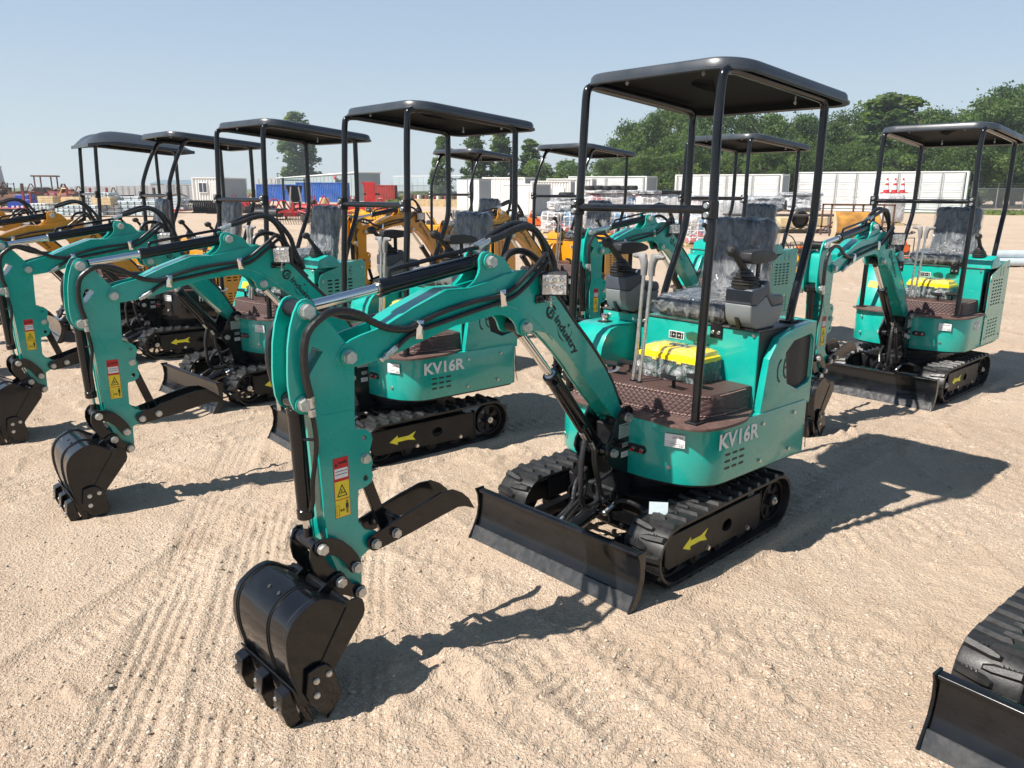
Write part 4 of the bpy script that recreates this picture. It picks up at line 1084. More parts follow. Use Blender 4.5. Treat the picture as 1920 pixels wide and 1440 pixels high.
            g.prism([(-0.30, 0.60), (-0.60, 0.60), (-0.60, 0.606), (-0.30, 0.606)], 0.440, 0.449, paint, bev=0.001)
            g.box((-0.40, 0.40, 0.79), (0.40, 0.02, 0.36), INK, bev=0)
            g.tube([(-0.588, 0.4525, 0.598), (-0.598, 0.4515, 0.42), (-0.615, 0.445, 0.372)], 0.0022, INK, 6, 1)
        cwl = mk('engine_cowl', '', f)
        def f(g):
            hx = [(-0.394, 0.724), (-0.364, 0.865), (-0.426, 0.912), (-0.574, 0.928), (-0.594, 0.904), (-0.600, 0.727), (-0.579, 0.702), (-0.485, 0.684)]
            g.prism(hx, 0.425, 0.432, GRILLE, bev=0)
        mk('mesh_grille', '', f, cwl)
        ce = [(-0.305, 0.790), (-0.362, 0.790)]; cy = 0.4475; cs = 0.036
    else:
        def f(g):
            n = 8
            holes = []
            for blk, (z0, rows) in enumerate(((0.880, 8), (0.565, 6))):
                for r in range(rows):
                    for c in range(4):
                        x = -0.30 - c * 0.062 - 0.0 * r; z = z0 - r * 0.027
                        holes.append(rrect(x - 0.021, x + 0.021, z - 0.006, z + 0.006, 0.005, 2))
            ol = [(-0.200, 0.375), (-0.200, 0.88), (-0.212, 0.915), (-0.235, 0.94), (-0.50, 1.015), (-0.612, 1.030), (-0.632, 1.010), (-0.640, 0.40), (-0.630, 0.375)]
            g.prism(ol, 0.4560, 0.4600, paint, bev=0.001, holes=holes)
            g.prism([(-0.20, 0.62), (-0.20, 0.86), (-0.5, 0.86), (-0.62, 1.0), (-0.62, 0.62)], 0.412, 0.4, INK, bev=0)
            g.box((-0.42, 0.435, 0.50), (0.40, 0.006, 0.22), INK, bev=0)
            g.box((-0.42, 0.435, 0.80), (0.40, 0.006, 0.30), INK, bev=0)
            # sloping console on top of the panel
            g.prism([(-0.195, 0.978), (-0.215, 1.045), (-0.30, 1.075), (-0.36, 1.06), (-0.40, 1.015), (-0.62, 1.015), (-0.632, 0.978)], 0.245, 0.455, paint, bev=0.006, seg=2)
            g.prism([(-0.195, 0.978), (-0.215, 1.045), (-0.30, 1.075), (-0.36, 1.06), (-0.40, 0.985), (-0.632, 0.978)], -0.47, -0.28, paint, bev=0.006, seg=2)
            g.box((-0.615, 0.0, 0.80), (0.045, 0.90, 0.37), paint, bev=0.012)
        cwl = mk('side_panel', '', f)
        mk('panel_bolt', 's', lambda g: [g.hexb((x, 0.460, z), (0, 1, 0), 0.0075, ZINC) for x, z in ((-0.235, 0.88), (-0.60, 0.97), (-0.60, 0.68), (-0.235, 0.60), (-0.60, 0.42), (-0.26, 0.42))], cwl)
        ce = [(-0.44, 0.945), (-0.505, 0.945)]; cy = 0.4604; cs = 0.028
    def f(g):
        def arc(cx, cz, r, a0, a1, t):
            n = 14; q = []
            for i in range(n + 1):
                a = R(a0 + (a1 - a0) * i / n); q.append((cx - r * math.cos(a) * 0.62, cz + r * math.sin(a)))
            for i in range(n, -1, -1):
                a = R(a0 + (a1 - a0) * i / n); q.append((cx - (r - t) * math.cos(a) * 0.62, cz + (r - t) * math.sin(a)))
            g.prism(q, cy, cy + 0.0006, INK, bev=0)
        if kv: cs2 = 0.055; arc(-0.335, 0.790, cs2, 100, 260, 0.010); arc(-0.385, 0.800, cs2, 100, 260, 0.010); g.box((-0.367, cy, 0.800), (0.022, 0.001, 0.009), INK, bev=0)
        else:
            for k, (x, z) in enumerate(ce):
                arc(x, z, 0.036, 95, 265, 0.0065)
                if k: g.box((x + 0.011, cy, z), (0.020, 0.001, 0.006), INK, bev=0)
    mk('conformity_mark', '', f, cwl)
    # control pods and joysticks
    for s in (1, -1):
        yc = 0.333 if s > 0 else -0.335; x0 = -0.130 if s > 0 else -0.095
        if kv:
            hw = 0.066
            def f(g, yc=yc, hw=hw):
                up = [(x0 + a, b) for a, b in [(0.000, 1.155), (-0.008, 1.160), (-0.085, 1.166), (-0.105, 1.190), (-0.128, 1.188), (-0.150, 1.126), (-0.240, 1.122), (-0.256, 1.108), (-0.262, 1.080), (-0.165, 1.075), (-0.115, 1.128), (-0.04, 1.090), (0.002, 1.093)]]
                lo = [(x0 + a, b) for a, b in [(0.002, 1.0925), (-0.002, 1.050), (-0.012, 1.020), (-0.035, 0.993), (-0.060, 0.984), (-0.185, 0.984), (-0.225, 1.000), (-0.250, 1.035), (-0.262, 1.0795), (-0.165, 1.0745), (-0.115, 1.1275), (-0.04, 1.0895)]]
                g.prism(up, yc - hw, yc + hw, PODD, bev=0.010, seg=3)
                g.prism(lo, yc - hw + 0.0005, yc + hw - 0.0005, PODL, bev=0.010, seg=3)
                g.prism([(x0 - 0.002, 1.035), (x0 + 0.003, 1.035), (x0 - 0.025, 0.983), (x0 - 0.04, 0.983)], yc - 0.012, yc + 0.006, INK, bev=0)
                g.box((x0 - 0.12, yc, 0.982), (0.16, 0.12, 0.01), BLACKM, bev=0)
            pod = mk('control_pod', str(s), f)
            jb = Vector((x0 - 0.050, yc, 1.158)); jt = Vector((x0 + 0.055, yc, 1.312))
        else:
            pod = root; jb = Vector((-0.275, yc, 1.06)); jt = Vector((-0.20, yc, 1.215))
        def f(g, jb=jb, jt=jt):
            d = (jt - jb).normalized()
            def sq(c, w, h=None):
                out = []
                for k in range(16):
                    a = 2 * math.pi * k / 16; ca, sa = math.cos(a), math.sin(a)
                    p = 1 / max(abs(ca), abs(sa)); p = min(p, 1.18)
                    out.append((c.x + w * ca * p, c.y + w * sa * p, c.z))
                return out
            rs = []; z = 0
            ws = [0.072, 0.070, 0.076, 0.066, 0.070, 0.058, 0.062, 0.048, 0.044, 0.034, 0.030, 0.018]
            hs = [0, 0.018, 0.026, 0.032, 0.042, 0.048, 0.058, 0.064, 0.080, 0.088, 0.100, 0.104]
            ws = [w * (0.80 if kv else 0.72) for w in ws]
            for w, h in zip(ws, hs):
                rs.append(sq(Vector((jb.x + d.x * h * 0.35, jb.y, jb.z + h * 0.8)), w * 0.9))
            g.rings(rs, BPLAST)
            top = jb + Vector((d.x * 0.03, 0, 0.075))
            g.cyl(top, jt, 0.0165, BPLAST, 16, r1=0.0125)
            g.ball(jt + Vector((0.010, 0, 0.008)), 0.0265, BPLAST, (1.25, 0.95, 0.95))
            g.box(jt + Vector((0.030, 0, 0.012)), (0.02, 0.04, 0.03), BPLAST, bev=0.008)
        mk('joystick', str(s) + str(kv), f, pod)
        if kv:
            def f(g, yc=yc, s=s, dx=x0 + 0.098):
                ya = yc + 0.012 * s
                pad = [(-0.105, 1.280), (-0.110, 1.312), (-0.14, 1.318), (-0.20, 1.320), (-0.27, 1.312), (-0.315, 1.296), (-0.322, 1.282), (-0.30, 1.272), (-0.20, 1.262), (-0.14, 1.262), (-0.112, 1.268)]
                pad = [(x + dx, z) for x, z in pad]
                g.prism(pad, ya - 0.030, ya + 0.030, BPLAST, bev=0.008, seg=3)
                g.box((-0.215 + dx, ya, 1.225), (0.026, 0.010, 0.09), BLACKM, bev=0.003)
                for z in (1.200, 1.216): g.ball((-0.215 + dx, ya + 0.007 * s, z), 0.006, ZINC, n=8)
            mk('armrest', str(s), f, pod)
    # seat, wrapped in film
    rnd = random.Random(5)
    def lump(v, k):
        return Vector(v) + Vector((math.sin(v[1] * 41 + v[2] * 23 + k), math.sin(v[0] * 37 + v[2] * 31 + k), math.sin(v[0] * 29 + v[1] * 43 + k))) * 0.004
    def pad(g, c, dx, dy, dz, rot, k, m):
        b = bmesh.new(); bmesh.ops.create_cube(b, size=1.0)
        bmesh.ops.scale(b, vec=(dx, dy, dz), verts=b.verts)
        bmesh.ops.bevel(b, geom=list(b.edges), offset=min(dx, dy, dz) * 0.46, segments=5, affect='EDGES', profile=0.5)
        bmesh.ops.subdivide_edges(b, edges=[e for e in b.edges if e.calc_length() > 0.06], cuts=15, use_grid_fill=True)
        T = Matrix.Translation(c) @ rot
        bmesh.ops.transform(b, matrix=T, verts=b.verts)
        b.normal_update(); new = []
        for v in b.verts:
            q = Vector((v.co.x * 9, v.co.y * 13, v.co.z * 5.5)) + Vector((k, 0, 0))
            w = mnoise.noise_vector(q) * 0.5
            f1 = 1 - abs(mnoise.noise(q + w * 1.5)) * 2.6; f2 = 1 - abs(mnoise.noise(q * 2.3 + w * 2)) * 2.6
            new.append(v.co + v.normal * (0.010 * f1 ** 3 * (1 if f1 > 0 else 0) + 0.005 * f2 ** 3 * (1 if f2 > 0 else 0)))
        for v, c2 in zip(b.verts, new): v.co = c2
        g.take(b, m)
    def f(g):
        pad(g, (-0.355, 0.03, 1.045), 0.35, 0.39, 0.075, Matrix.Rotation(0.06, 4, 'Y'), 1, WRAPSEAT)
        g.box((-0.34, 0.03, 1.000), (0.30, 0.34, 0.02), BLACKM, bev=0.006)
        g.box((-0.34, 0.03, 0.988), (0.26, 0.26, 0.010), BLACKM, bev=0.002)
        g.prism([(-0.18, 1.0), (-0.20, 1.0), (-0.30, 0.985), (-0.28, 0.985)], -0.12, 0.18, BLACKM)
    seat = mk('seat_cushion', '', f)
    def f(g):
        rot = Matrix.Rotation(-0.16, 4, 'Y')
        pad(g, (-0.545, 0.05, 1.235), 0.085, 0.345, 0.40, rot, 4, WRAPSEAT)
        g.box((-0.575, 0.05, 1.15), (0.04, 0.25, 0.30), BLACKM, rot=rot, bev=0.01)
    mk('seat_backrest', '', f)
    # loose clear bags pulled over seat and backrest
    def bag(g, c, dx, dy, dz, rot, k, flare):
        b = bmesh.new(); bmesh.ops.create_cube(b, size=1.0)
        bmesh.ops.scale(b, vec=(dx, dy, dz), verts=b.verts)
        bmesh.ops.bevel(b, geom=list(b.edges), offset=min(dx, dy, dz) * 0.40, segments=3, affect='EDGES', profile=0.5)
        bmesh.ops.subdivide_edges(b, edges=[e for e in b.edges if e.calc_length() > 0.06], cuts=15, use_grid_fill=True)
        b.normal_update(); new = []
        for v in b.verts:
            q = Vector((v.co.x * 10, v.co.y * 14, v.co.z * 6)) + Vector((k, 3, 1)); w = mnoise.noise_vector(q) * 0.5
            f1 = 1 - abs(mnoise.noise(q * 0.8 + w * 1.6)) * 2.4; f2 = 1 - abs(mnoise.noise(q * 2.1 + w * 2)) * 2.4
            lo = max(0.0, 0.5 - (v.co.z / dz + 0.5)) * 2
            new.append(v.co + v.normal * (0.004 + 0.010 * max(f1, 0) ** 3 + 0.004 * max(f2, 0) ** 3 + flare * lo ** 2 * (0.4 + 0.6 * mnoise.noise(q * 1.3))))
        for v, c2 in zip(b.verts, new): v.co = c2
        bmesh.ops.transform(b, matrix=Matrix.Translation(c) @ rot, verts=b.verts)
        g.take(b, SFILM)
    mk('film_bag', '', lambda g: bag(g, (-0.545, 0.05, 1.225), 0.10, 0.362, 0.425, Matrix.Rotation(-0.16, 4, 'Y'), 2, 0.035), root)
    mk('film_bag', 'c', lambda g: bag(g, (-0.350, 0.03, 1.043), 0.37, 0.415, 0.085, Matrix.Rotation(0.06, 4, 'Y'), 7, 0.02), root)
    # canopy frame
    style = P.get('canopy', 'straight')
    for s in (1, -1):
        def f(g, s=s):
            yb = 0.376 if s > 0 else -0.355; yt = 0.355 * s
            if style != 'bent':
                pts = [(0.186, yb, 0.636), (0.182, yb, 0.80), (0.172, yb, 1.10), (0.150, yt * 0.3 + yb * 0.7, 1.45), (0.132, yt, 1.80), (0.122, yt, 1.97), (0.102, yt, 2.005), (0.055, yt, 2.014), (-0.05, yt, 2.008), (-0.58, yt, 1.963), (-0.635, yt, 1.953), (-0.660, yt, 1.930), (-0.662, yt, 1.85), (-0.660, yt, 1.50), (-0.652, yt, 1.40), (-0.628, yt, 1.325), (-0.555, yt * 1.02, 1.145), (-0.515, yt * 1.03, 1.03), (-0.508, yt * 1.03, 0.972)]
            else:
                pts = [(0.160, yb, 0.636), (0.158, yb, 0.90), (0.150, yb, 1.30), (0.142, yt, 1.55), (0.128, yt, 1.64), (0.055, yt, 1.82), (-0.02, yt, 1.955), (-0.06, yt, 1.992), (-0.15, yt, 2.000), (-0.58, yt, 1.963), (-0.635, yt, 1.953), (-0.660, yt, 1.930), (-0.662, yt, 1.85), (-0.660, yt, 1.50), (-0.652, yt, 1.40), (-0.628, yt, 1.325), (-0.555, yt * 1.02, 1.145), (-0.515, yt * 1.03, 1.03), (-0.508, yt * 1.03, 0.972)]
            g.tube(pts, 0.0185, BLACK, 16, 5)
            g.box((0.186, yb, 0.637), (0.07, 0.06, 0.008), BLACKM, bev=0.002)
            g.box((-0.508, yt * 1.03, 0.985), (0.08, 0.06, 0.008), BLACKM, bev=0.002)
        mk('canopy_post_frame', str(s) + style, f)
    def f(g):
        x = 0.158
        g.cyl((x, -0.345, 1.487), (x, 0.345, 1.492), 0.0165, BLACK, 20)
        for y in (-0.36, 0.362):
            g.box((x - 0.002, y, 1.49), (0.046, 0.052, 0.072), BLACKM, bev=0.004)
            for z in (1.472, 1.508):
                g.hexb((x + 0.021, y, z), (1, 0, 0), 0.011, ZINC)
    mk('cross_bar', style, f)
    def f(g):
        zz = lambda x: 2.008 + 0.0857 * x
        def ring(off, dz, r):
            return [(x, y, zz(x) + dz) for x, y in rrect(-0.805 + off, 0.125 - off, -0.425 + off, 0.425 - off, [max(r * 1.75 - off, 0.01), max(r - off, 0.01), max(r - off, 0.01), max(r * 1.75 - off, 0.01)], 9)]
        def dome(off, dz, r, k=0.0):
            out = []
            for x, y in rrect(-0.805 + off, 0.125 - off, -0.425 + off, 0.425 - off, [max(r - off, 0.01)] * 4, 7):
                out.append((x, y, zz(x) + dz))
            return out
        if style != 'dome':
            g.rings([ring(0.025, 0.0, 0.09), ring(0.004, -0.006, 0.09), ring(-0.006, -0.002, 0.09), ring(-0.006, 0.008, 0.09), ring(0.002, 0.011, 0.09), ring(0.006, 0.033, 0.09), ring(0.013, 0.042, 0.09), ring(0.032, 0.048, 0.09), ring(0.10, 0.050, 0.12), ring(0.112, 0.054, 0.12), ring(0.20, 0.056, 0.2), ring(0.30, 0.058, 0.3)], ROOFM, cap=False, capend=True)
            g.rings([ring(0.024, -0.001, 0.09), ring(0.026, 0.026, 0.09), ring(0.045, 0.034, 0.09), ring(0.30, 0.045, 0.3)], ROOFU, cap=False, capend=True)
            for x, y in ((0.03, 0.20), (0.03, -0.20), (-0.68, 0.20), (-0.68, -0.20)):
                g.cyl((x, y, zz(x) + 0.035), (x, y, zz(x) - 0.002), 0.004, ZINC, 8); g.hexb((x, y, zz(x) + 0.01), (0, 0, -1), 0.008, ZINC)
        else:
            n = 28; m = 18; rows = []
            for i in range(n + 1):
                u = i / n; x = -0.86 + 1.06 * u; row = []
                for j in range(m + 1):
                    v = j / m * 2 - 1; w = 0.44 * (1 - 0.10 * (2 * u - 1) ** 4)
                    edge = (1 - abs(v) ** 5) * (1 - abs(2 * u - 1) ** 7)
                    z = zz(x) + 0.02 + 0.085 * edge * (0.6 + 0.4 * math.sin(u * 2.6)) + 0.035 * edge * math.exp(-((abs(v) - 0.55) / 0.22) ** 2) - 0.05 * (max(0, u - 0.72) / 0.28) ** 1.5
                    row.append((x, v * w, z))
                rows.append(row)
            g.rings(rows, ROOFM, cap=False, closed=False)
            g.rings([[(x, y, z - 0.012) for x, y, z in r] for r in rows], ROOFU, cap=False, closed=False)
            ed = rows[0] + [r[-1] for r in rows[1:]] + rows[-1][::-1][1:] + [r[0] for r in rows[::-1][1:]]
            g.rings([ed, [(x, y, z - 0.03) for x, y, z in ed]], ROOFM, cap=False)
    mk('canopy_roof', style, f)

def excavator(name, label, t, P, arm=True, group='mini excavators standing in two rows on the sand'):
    root = thing(name, label, 'excavator', (t[0], t[1], 0.0), t[2], group)
    root.location.z = P.get('sink', 0.0)
    build_undercarriage(root, P)
    build_house(root, P)
    n0 = len(root.children)
    if arm:
        old = set(root.children); build_arm(root, P)
        if P.get('swing'): swing_arm(root, [o for o in root.children if o not in old], P['swing'])
    return root

TEALKV = dict(paint=TEAL, body='kv', text='KV16R', canopy='straight')
A_ = excavator('mini_excavator', 'teal mini excavator nearest the camera, with a pale paper tag on its track', (0.650, 3.500, -2.3758), dict(TEALKV, slew=-0.0497))
B_ = excavator('mini_excavator', 'teal mini excavator lettered KV16R, its body seen behind the arm of the nearest one', (-0.722, 4.900, -2.437), dict(TEALKV, slew=0.0, sink=-0.018))
C_ = excavator('mini_excavator', 'teal mini excavator with a slotted side panel, its stick at the left edge', (-1.956, 6.180, -2.335), dict(paint=TEAL, body='h', text=None, canopy='straight', slew=0.0, sink=-0.012))
D_ = excavator('mini_excavator', 'yellow mini excavator with black skirt lettered H13R and a bent front canopy post', (-3.282, 7.735, -2.395), dict(paint=YELLOW, skirt=BLACK, body='h', text='H13R', canopy='bent', slew=0.0))
E_ = excavator('mini_excavator', 'yellow mini excavator farthest left, under a humped rounded canopy roof', (-4.42, 8.72, -2.45), dict(paint=YELLOW, skirt=BLACK, body='h', text=None, canopy='dome', slew=0.0))
F_ = excavator('mini_excavator', 'mini excavator cut off at the bottom right corner, showing its blade and track', (2.028, 2.042, -2.45), dict(TEALKV, slew=0.0, swing=0.80))
R_ = excavator('mini_excavator', 'teal mini excavator lettered H16R at the right, in front of the traffic cones', (3.278, 6.330, -2.395), dict(paint=TEAL, body='h', text='H16R', canopy='straight', slew=0.0, sideslots=False))
S_ = excavator('mini_excavator', 'teal mini excavator standing right behind the seat of the nearest machine', (1.992, 7.66, -2.470), dict(paint=TEAL, body='h', text=None, canopy='straight', slew=0.0))
Y1 = excavator('mini_excavator', 'yellow mini excavator behind the bend of the nearest boom', (0.603, 9.27, -2.375), dict(paint=YELLOW, skirt=BLACK, body='h', text=None, canopy='bent', slew=0.0))
Y2 = excavator('mini_excavator', 'yellow mini excavator seen under the second canopy, before the white toilet cabins', (-0.722, 10.63, -2.265), dict(paint=YELLOW, skirt=BLACK, body='h', text=None, canopy='bent', slew=0.0))

# paper tag on the near track of the nearest machine
def f(g):
    g.box((0, 0, 0), (0.076, 0.001, 0.052), mat('pale_blue_paper', (0.62, 0.72, 0.74), 0.6, noise=(60, 0.05)), bev=0)
    g.tube([(0.0, 0.002, -0.012), (0.003, 0.004, -0.022), (0.001, 0.004, -0.034)], 0.0012, WHITE, 5)
tg = part(A_, 'paper_tag', '', f)
tg.location = (0.400, 0.345, 0.305); tg.rotation_euler = (0.10, 0, R(-50))

# toolboxes standing on the steps
def toolbox(machine, t, slew, lab, x=-0.085, y=0.075, z=0.7365):
    c = Matrix.Rotation(t[2] + slew, 4, 'Z') @ Vector((x, y, 0))
    r = thing('toolbox', lab, 'toolbox', (t[0] + c.x, t[1] + c.y, z), t[2] + slew, 'wrapped toolboxes on the machine steps')
    r.scale = (0.90, 0.86, 0.92)
    def f(g):
        g.rings([[(a * 0.088, b * 0.170, 0.0) for a, b in ((1, 1), (-1, 1), (-1, -1), (1, -1))], [(a * 0.095, b * 0.180, 0.095) for a, b in ((1, 1), (-1, 1), (-1, -1), (1, -1))]], TEALBOX, bev=0.01)
    part(r, 'box_body', '', f)
    def f(g):
        def q(x, y, z): return [(a * x, b * y, z) for a, b in ((1, 1), (-1, 1), (-1, -1), (1, -1))]
        g.rings([q(0.101, 0.187, 0.0955), q(0.102, 0.188, 0.116), q(0.092, 0.178, 0.122), q(0.085, 0.172, 0.142), q(0.062, 0.150, 0.152)], BOXY, bev=0.004)
        g.box((0.0, 0.0, 0.156), (0.035, 0.12, 0.008), GREYBX, bev=0.003)
        for s in (-1, 1): g.box((0.101, 0.08 * s, 0.100), (0.006, 0.03, 0.03), BOXY, bev=0.002)
    part(r, 'box_lid', '', f)
    def f(g):
        rr = random.Random(3)
        b = bmesh.new(); bmesh.ops.create_grid(b, x_segments=46, y_segments=12, size=1.0)
        for v in b.verts:
            a = v.co.x * math.pi * 0.97; h = (v.co.y + 1) / 2
            ca, sa = math.cos(a), math.sin(a); k = min(1 / max(abs(ca), 1e-4), 1 / max(abs(sa), 1e-4))
            w = 1.07 + 0.05 * math.sin(a * 9 + h * 5) * (1 - h) + rr.uniform(-0.015, 0.04)
            v.co = Vector((0.100 * ca * k * w, 0.186 * sa * k * w, 0.002 + h * 0.10 + rr.uniform(-0.004, 0.004)))
        g.take(b, FILM)
        b = bmesh.new(); bmesh.ops.create_grid(b, x_segments=16, y_segments=22, size=1.0)
        for v in b.verts:
            x, y = v.co.x, v.co.y
            z = 0.165 - 0.035 * max(abs(x) ** 4, abs(y) ** 6)
            v.co = Vector((0.104 * x, 0.190 * y, z + rr.uniform(-0.003, 0.004)))
        g.take(b, FILM)
        for k in range(14):
            y = rr.uniform(-0.2, 0.2); z = rr.uniform(0.01, 0.06)
            g.ball((0.108 + rr.uniform(0, 0.02), y, z), rr.uniform(0.015, 0.032), FILM, (0.6, 1.3, 0.8), n=7)
    part(r, 'film_wrap', '', f)
    return r
TEALBOX = mat('dark_green_box_plastic', (0.010, 0.060, 0.048), 0.4)
BOXY = mat('yellow_box_plastic', (0.85, 0.60, 0.010), 0.35, noise=(20, 0.05))
GREYBX = mat('grey_handle_plastic', (0.10, 0.10, 0.11), 0.4)
toolbox(A_, (0.650, 3.500, -2.3758), -0.0497, 'yellow lidded toolbox in torn clear film on the quilted step of the nearest excavator')
toolbox(B_, (-0.722, 4.900, -2.437), 0.0, 'yellow lidded toolbox in film, seen under the boom on the step of the second excavator')
toolbox(C_, (-1.956, 6.180, -2.335), 0.0, 'yellow lidded toolbox in film, behind the arm on the step of the third excavator')
toolbox(R_, (3.278, 6.330, -2.395), 0.0, 'yellow lidded toolbox in film on the step of the right-hand excavator lettered H16R')
# ------------------------------------------------------------------ ground
def vnoise(x, y, seed):
    xi = np.floor(x).astype(np.int64); yi = np.floor(y).astype(np.int64)
    xf = x - xi; yf = y - yi
    u = xf * xf * (3 - 2 * xf); v = yf * yf * (3 - 2 * yf)
    def h(a, b):
        n = (a * 374761393 + b * 668265263 + seed * 974711) & 0xffffffff
        n = ((n ^ (n >> 13)) * 1274126177) & 0xffffffff
        return ((n ^ (n >> 16)) & 0xffff) / 65535.0
    return (h(xi, yi) * (1 - u) + h(xi + 1, yi) * u) * (1 - v) + (h(xi, yi + 1) * (1 - u) + h(xi + 1, yi + 1) * u) * v

def fbm(x, y, f, o, seed, g=0.5):
    s = 0; a = 1.0; t = 0
    for i in range(o):
        s = s + a * (vnoise(x * f, y * f, seed + i) - 0.5); t += a; a *= g; f *= 2.03
    return s / t

MACH = [(0.650, 3.500, -2.3758), (-0.722, 4.900, -2.437), (-1.956, 6.180, -2.335), (2.028, 2.042, -2.45), (3.278, 6.330, -2.395), (1.992, 7.66, -2.47)]
def ground_height(x, y):
    wx = x + 0.25 * fbm(x, y, 0.9, 3, 5); wy = y + 0.25 * fbm(x, y, 0.9, 3, 9)
    z = 0.045 * fbm(x, y, 0.35, 3, 11) + 0.034 * fbm(wx, wy, 1.8, 4, 21)
    z = z + 0.024 * (np.abs(fbm(wx, wy, 3.0, 3, 31)) - 0.12) * 1.2 + 0.015 * fbm(x, y, 11.0, 4, 41, 0.6) * np.clip(2.2 * vnoise(x * 1.2, y * 1.2, 93) - 0.2, 0.25, 1.4)
    cl = fbm(wx, wy, 9.0, 4, 123, 0.65); z = z + 0.10 * np.clip(cl - 0.10, 0, 0.2) * np.clip(fbm(x, y, 1.3, 3, 131) * 6 + 0.3, 0, 1)
    # crumbly ridges pushed up by tyres
    r = np.abs(fbm(wx * 1.0, wy * 0.6, 2.6, 2, 51))
    z = z + 0.018 * np.exp(-(r / 0.035) ** 2) * (vnoise(x * 2, y * 2, 77) > 0.45) * vnoise(x * 25, y * 25, 78)
    # tyre tracks: direction, offset, width, pitch
    for (ax, ay, ang, w, pitch, dep) in ((-0.80, 2.3, 101, 0.40, 0.060, 0.010), (-1.25, 2.2, 98, 0.24, 0.058, 0.010), (-0.62, 3.4, 96, 0.30, 0.06, 0.010), (-1.55, 3.0, 78, 0.22, 0.055, 0.010), (0.55, 1.45, 118, 0.22, 0.055, 0.012), (1.2, 1.6, 128, 0.20, 0.05, 0.010), (0.9, 1.25, 135, 0.16, 0.045, 0.008), (-2.3, 4.2, 60, 0.28, 0.08, 0.010), (3.2, 4.1, 20, 0.30, 0.08, 0.009), (-0.3, 3.3, 155, 0.25, 0.07, 0.009), (-1.2, 5.5, 96, 0.3, 0.08, 0.010), (1.6, 3.9, 45, 0.2, 0.085, 0.012), (1.9, 4.35, 48, 0.2, 0.085, 0.012)):
        c, s = math.cos(R(ang)), math.sin(R(ang))
        dx, dy = x - ax, y - ay
        l = dx * c + dy * s; t = -dx * s + dy * c + 0.10 * np.sin(l * 0.7 + ax * 3) + 0.015 * fbm(x, y, 6, 2, 63)
        m = 1 / (1 + np.exp((np.abs(t) - w * 0.5) / 0.012)); fade = np.clip(1.4 - np.abs(l) / 3.2, 0, 1) * np.clip(0.45 + 1.4 * vnoise(x * 1.4, y * 1.4, 91), 0, 1)
        tread = np.where(np.sin(2 * math.pi * (l + 0.5 * np.abs(t)) / pitch) > 0.1, 1.0, -0.3)
        if pitch > 0.0551 and ax < -0.4: tread = 0.45 * tread + 1.1 * np.cos(2 * math.pi * t / 0.043)
        z = z * (1 - 0.4 * fade * m) - fade * m * dep * (0.75 + 0.42 * tread * np.clip(0.1 + 1.6 * vnoise(x * 3.1, y * 3.1, 94), 0, 1.2))
        z = z + fade * 0.007 * np.exp(-((np.abs(t) - w * 0.55) / 0.03) ** 2)
    # loose heap beside the nearest bucket
    def bump(cx, cy, rx, ry, h):
        return h * np.exp(-(((x - cx) / rx) ** 2 + ((y - cy) / ry) ** 2))
    z = z + (bump(-0.22, 2.35, 0.16, 0.07, 0.035) + bump(-0.10, 2.26, 0.10, 0.08, 0.03) + bump(-0.50, 2.25, 0.2, 0.1, 0.02)) * (0.7 + 1.2 * vnoise(x * 22, y * 22, 5))
    # flattened and slightly dug in below the machines
    for (mx, my, yaw) in MACH:
        c, s = math.cos(yaw), math.sin(yaw); lx = (x - mx) * c + (y - my) * s; ly = -(x - mx) * s + (y - my) * c
        for sy in (0.375, -0.375):
            d = np.maximum(np.abs(lx) / 0.62, np.abs(ly - sy) / 0.15)
            k = np.clip((1.25 - d) / 0.25, 0, 1)
            z = z * (1 - k) + k * 0.006
            rim = np.exp(-((np.abs(ly - sy) - 0.125) / 0.035) ** 2) * (np.abs(lx) < 0.55)
            z = z + rim * 0.012 * vnoise(x * 14, y * 14, 12)
        # prints left behind the tracks
            tr = (np.abs(ly - sy) < 0.10) & (lx < -0.55) & (lx > -1.7)
            z = z - tr * 0.010 * (np.sin(2 * math.pi * (lx + 0.25 * np.abs(ly - sy)) / 0.067) > 0) * np.clip(1.8 + lx, 0, 1)
        k = np.clip(1.0 - np.hypot(lx - 0.72, ly * 0.0) / 0.12, 0, 1) * (np.abs(ly) < 0.5)
        z = z * (1 - k) + k * (0.004)
        kb = np.clip(1.2 - np.hypot(lx - 1.88, ly) / 0.22, 0, 1)
        z = z * (1 - kb) + kb * np.minimum(z, -0.012)
    far = np.clip((y - 14) / 30, 0, 1)
    return z * (1 - far) * np.clip((y + 3) / 3, 0.1, 1)

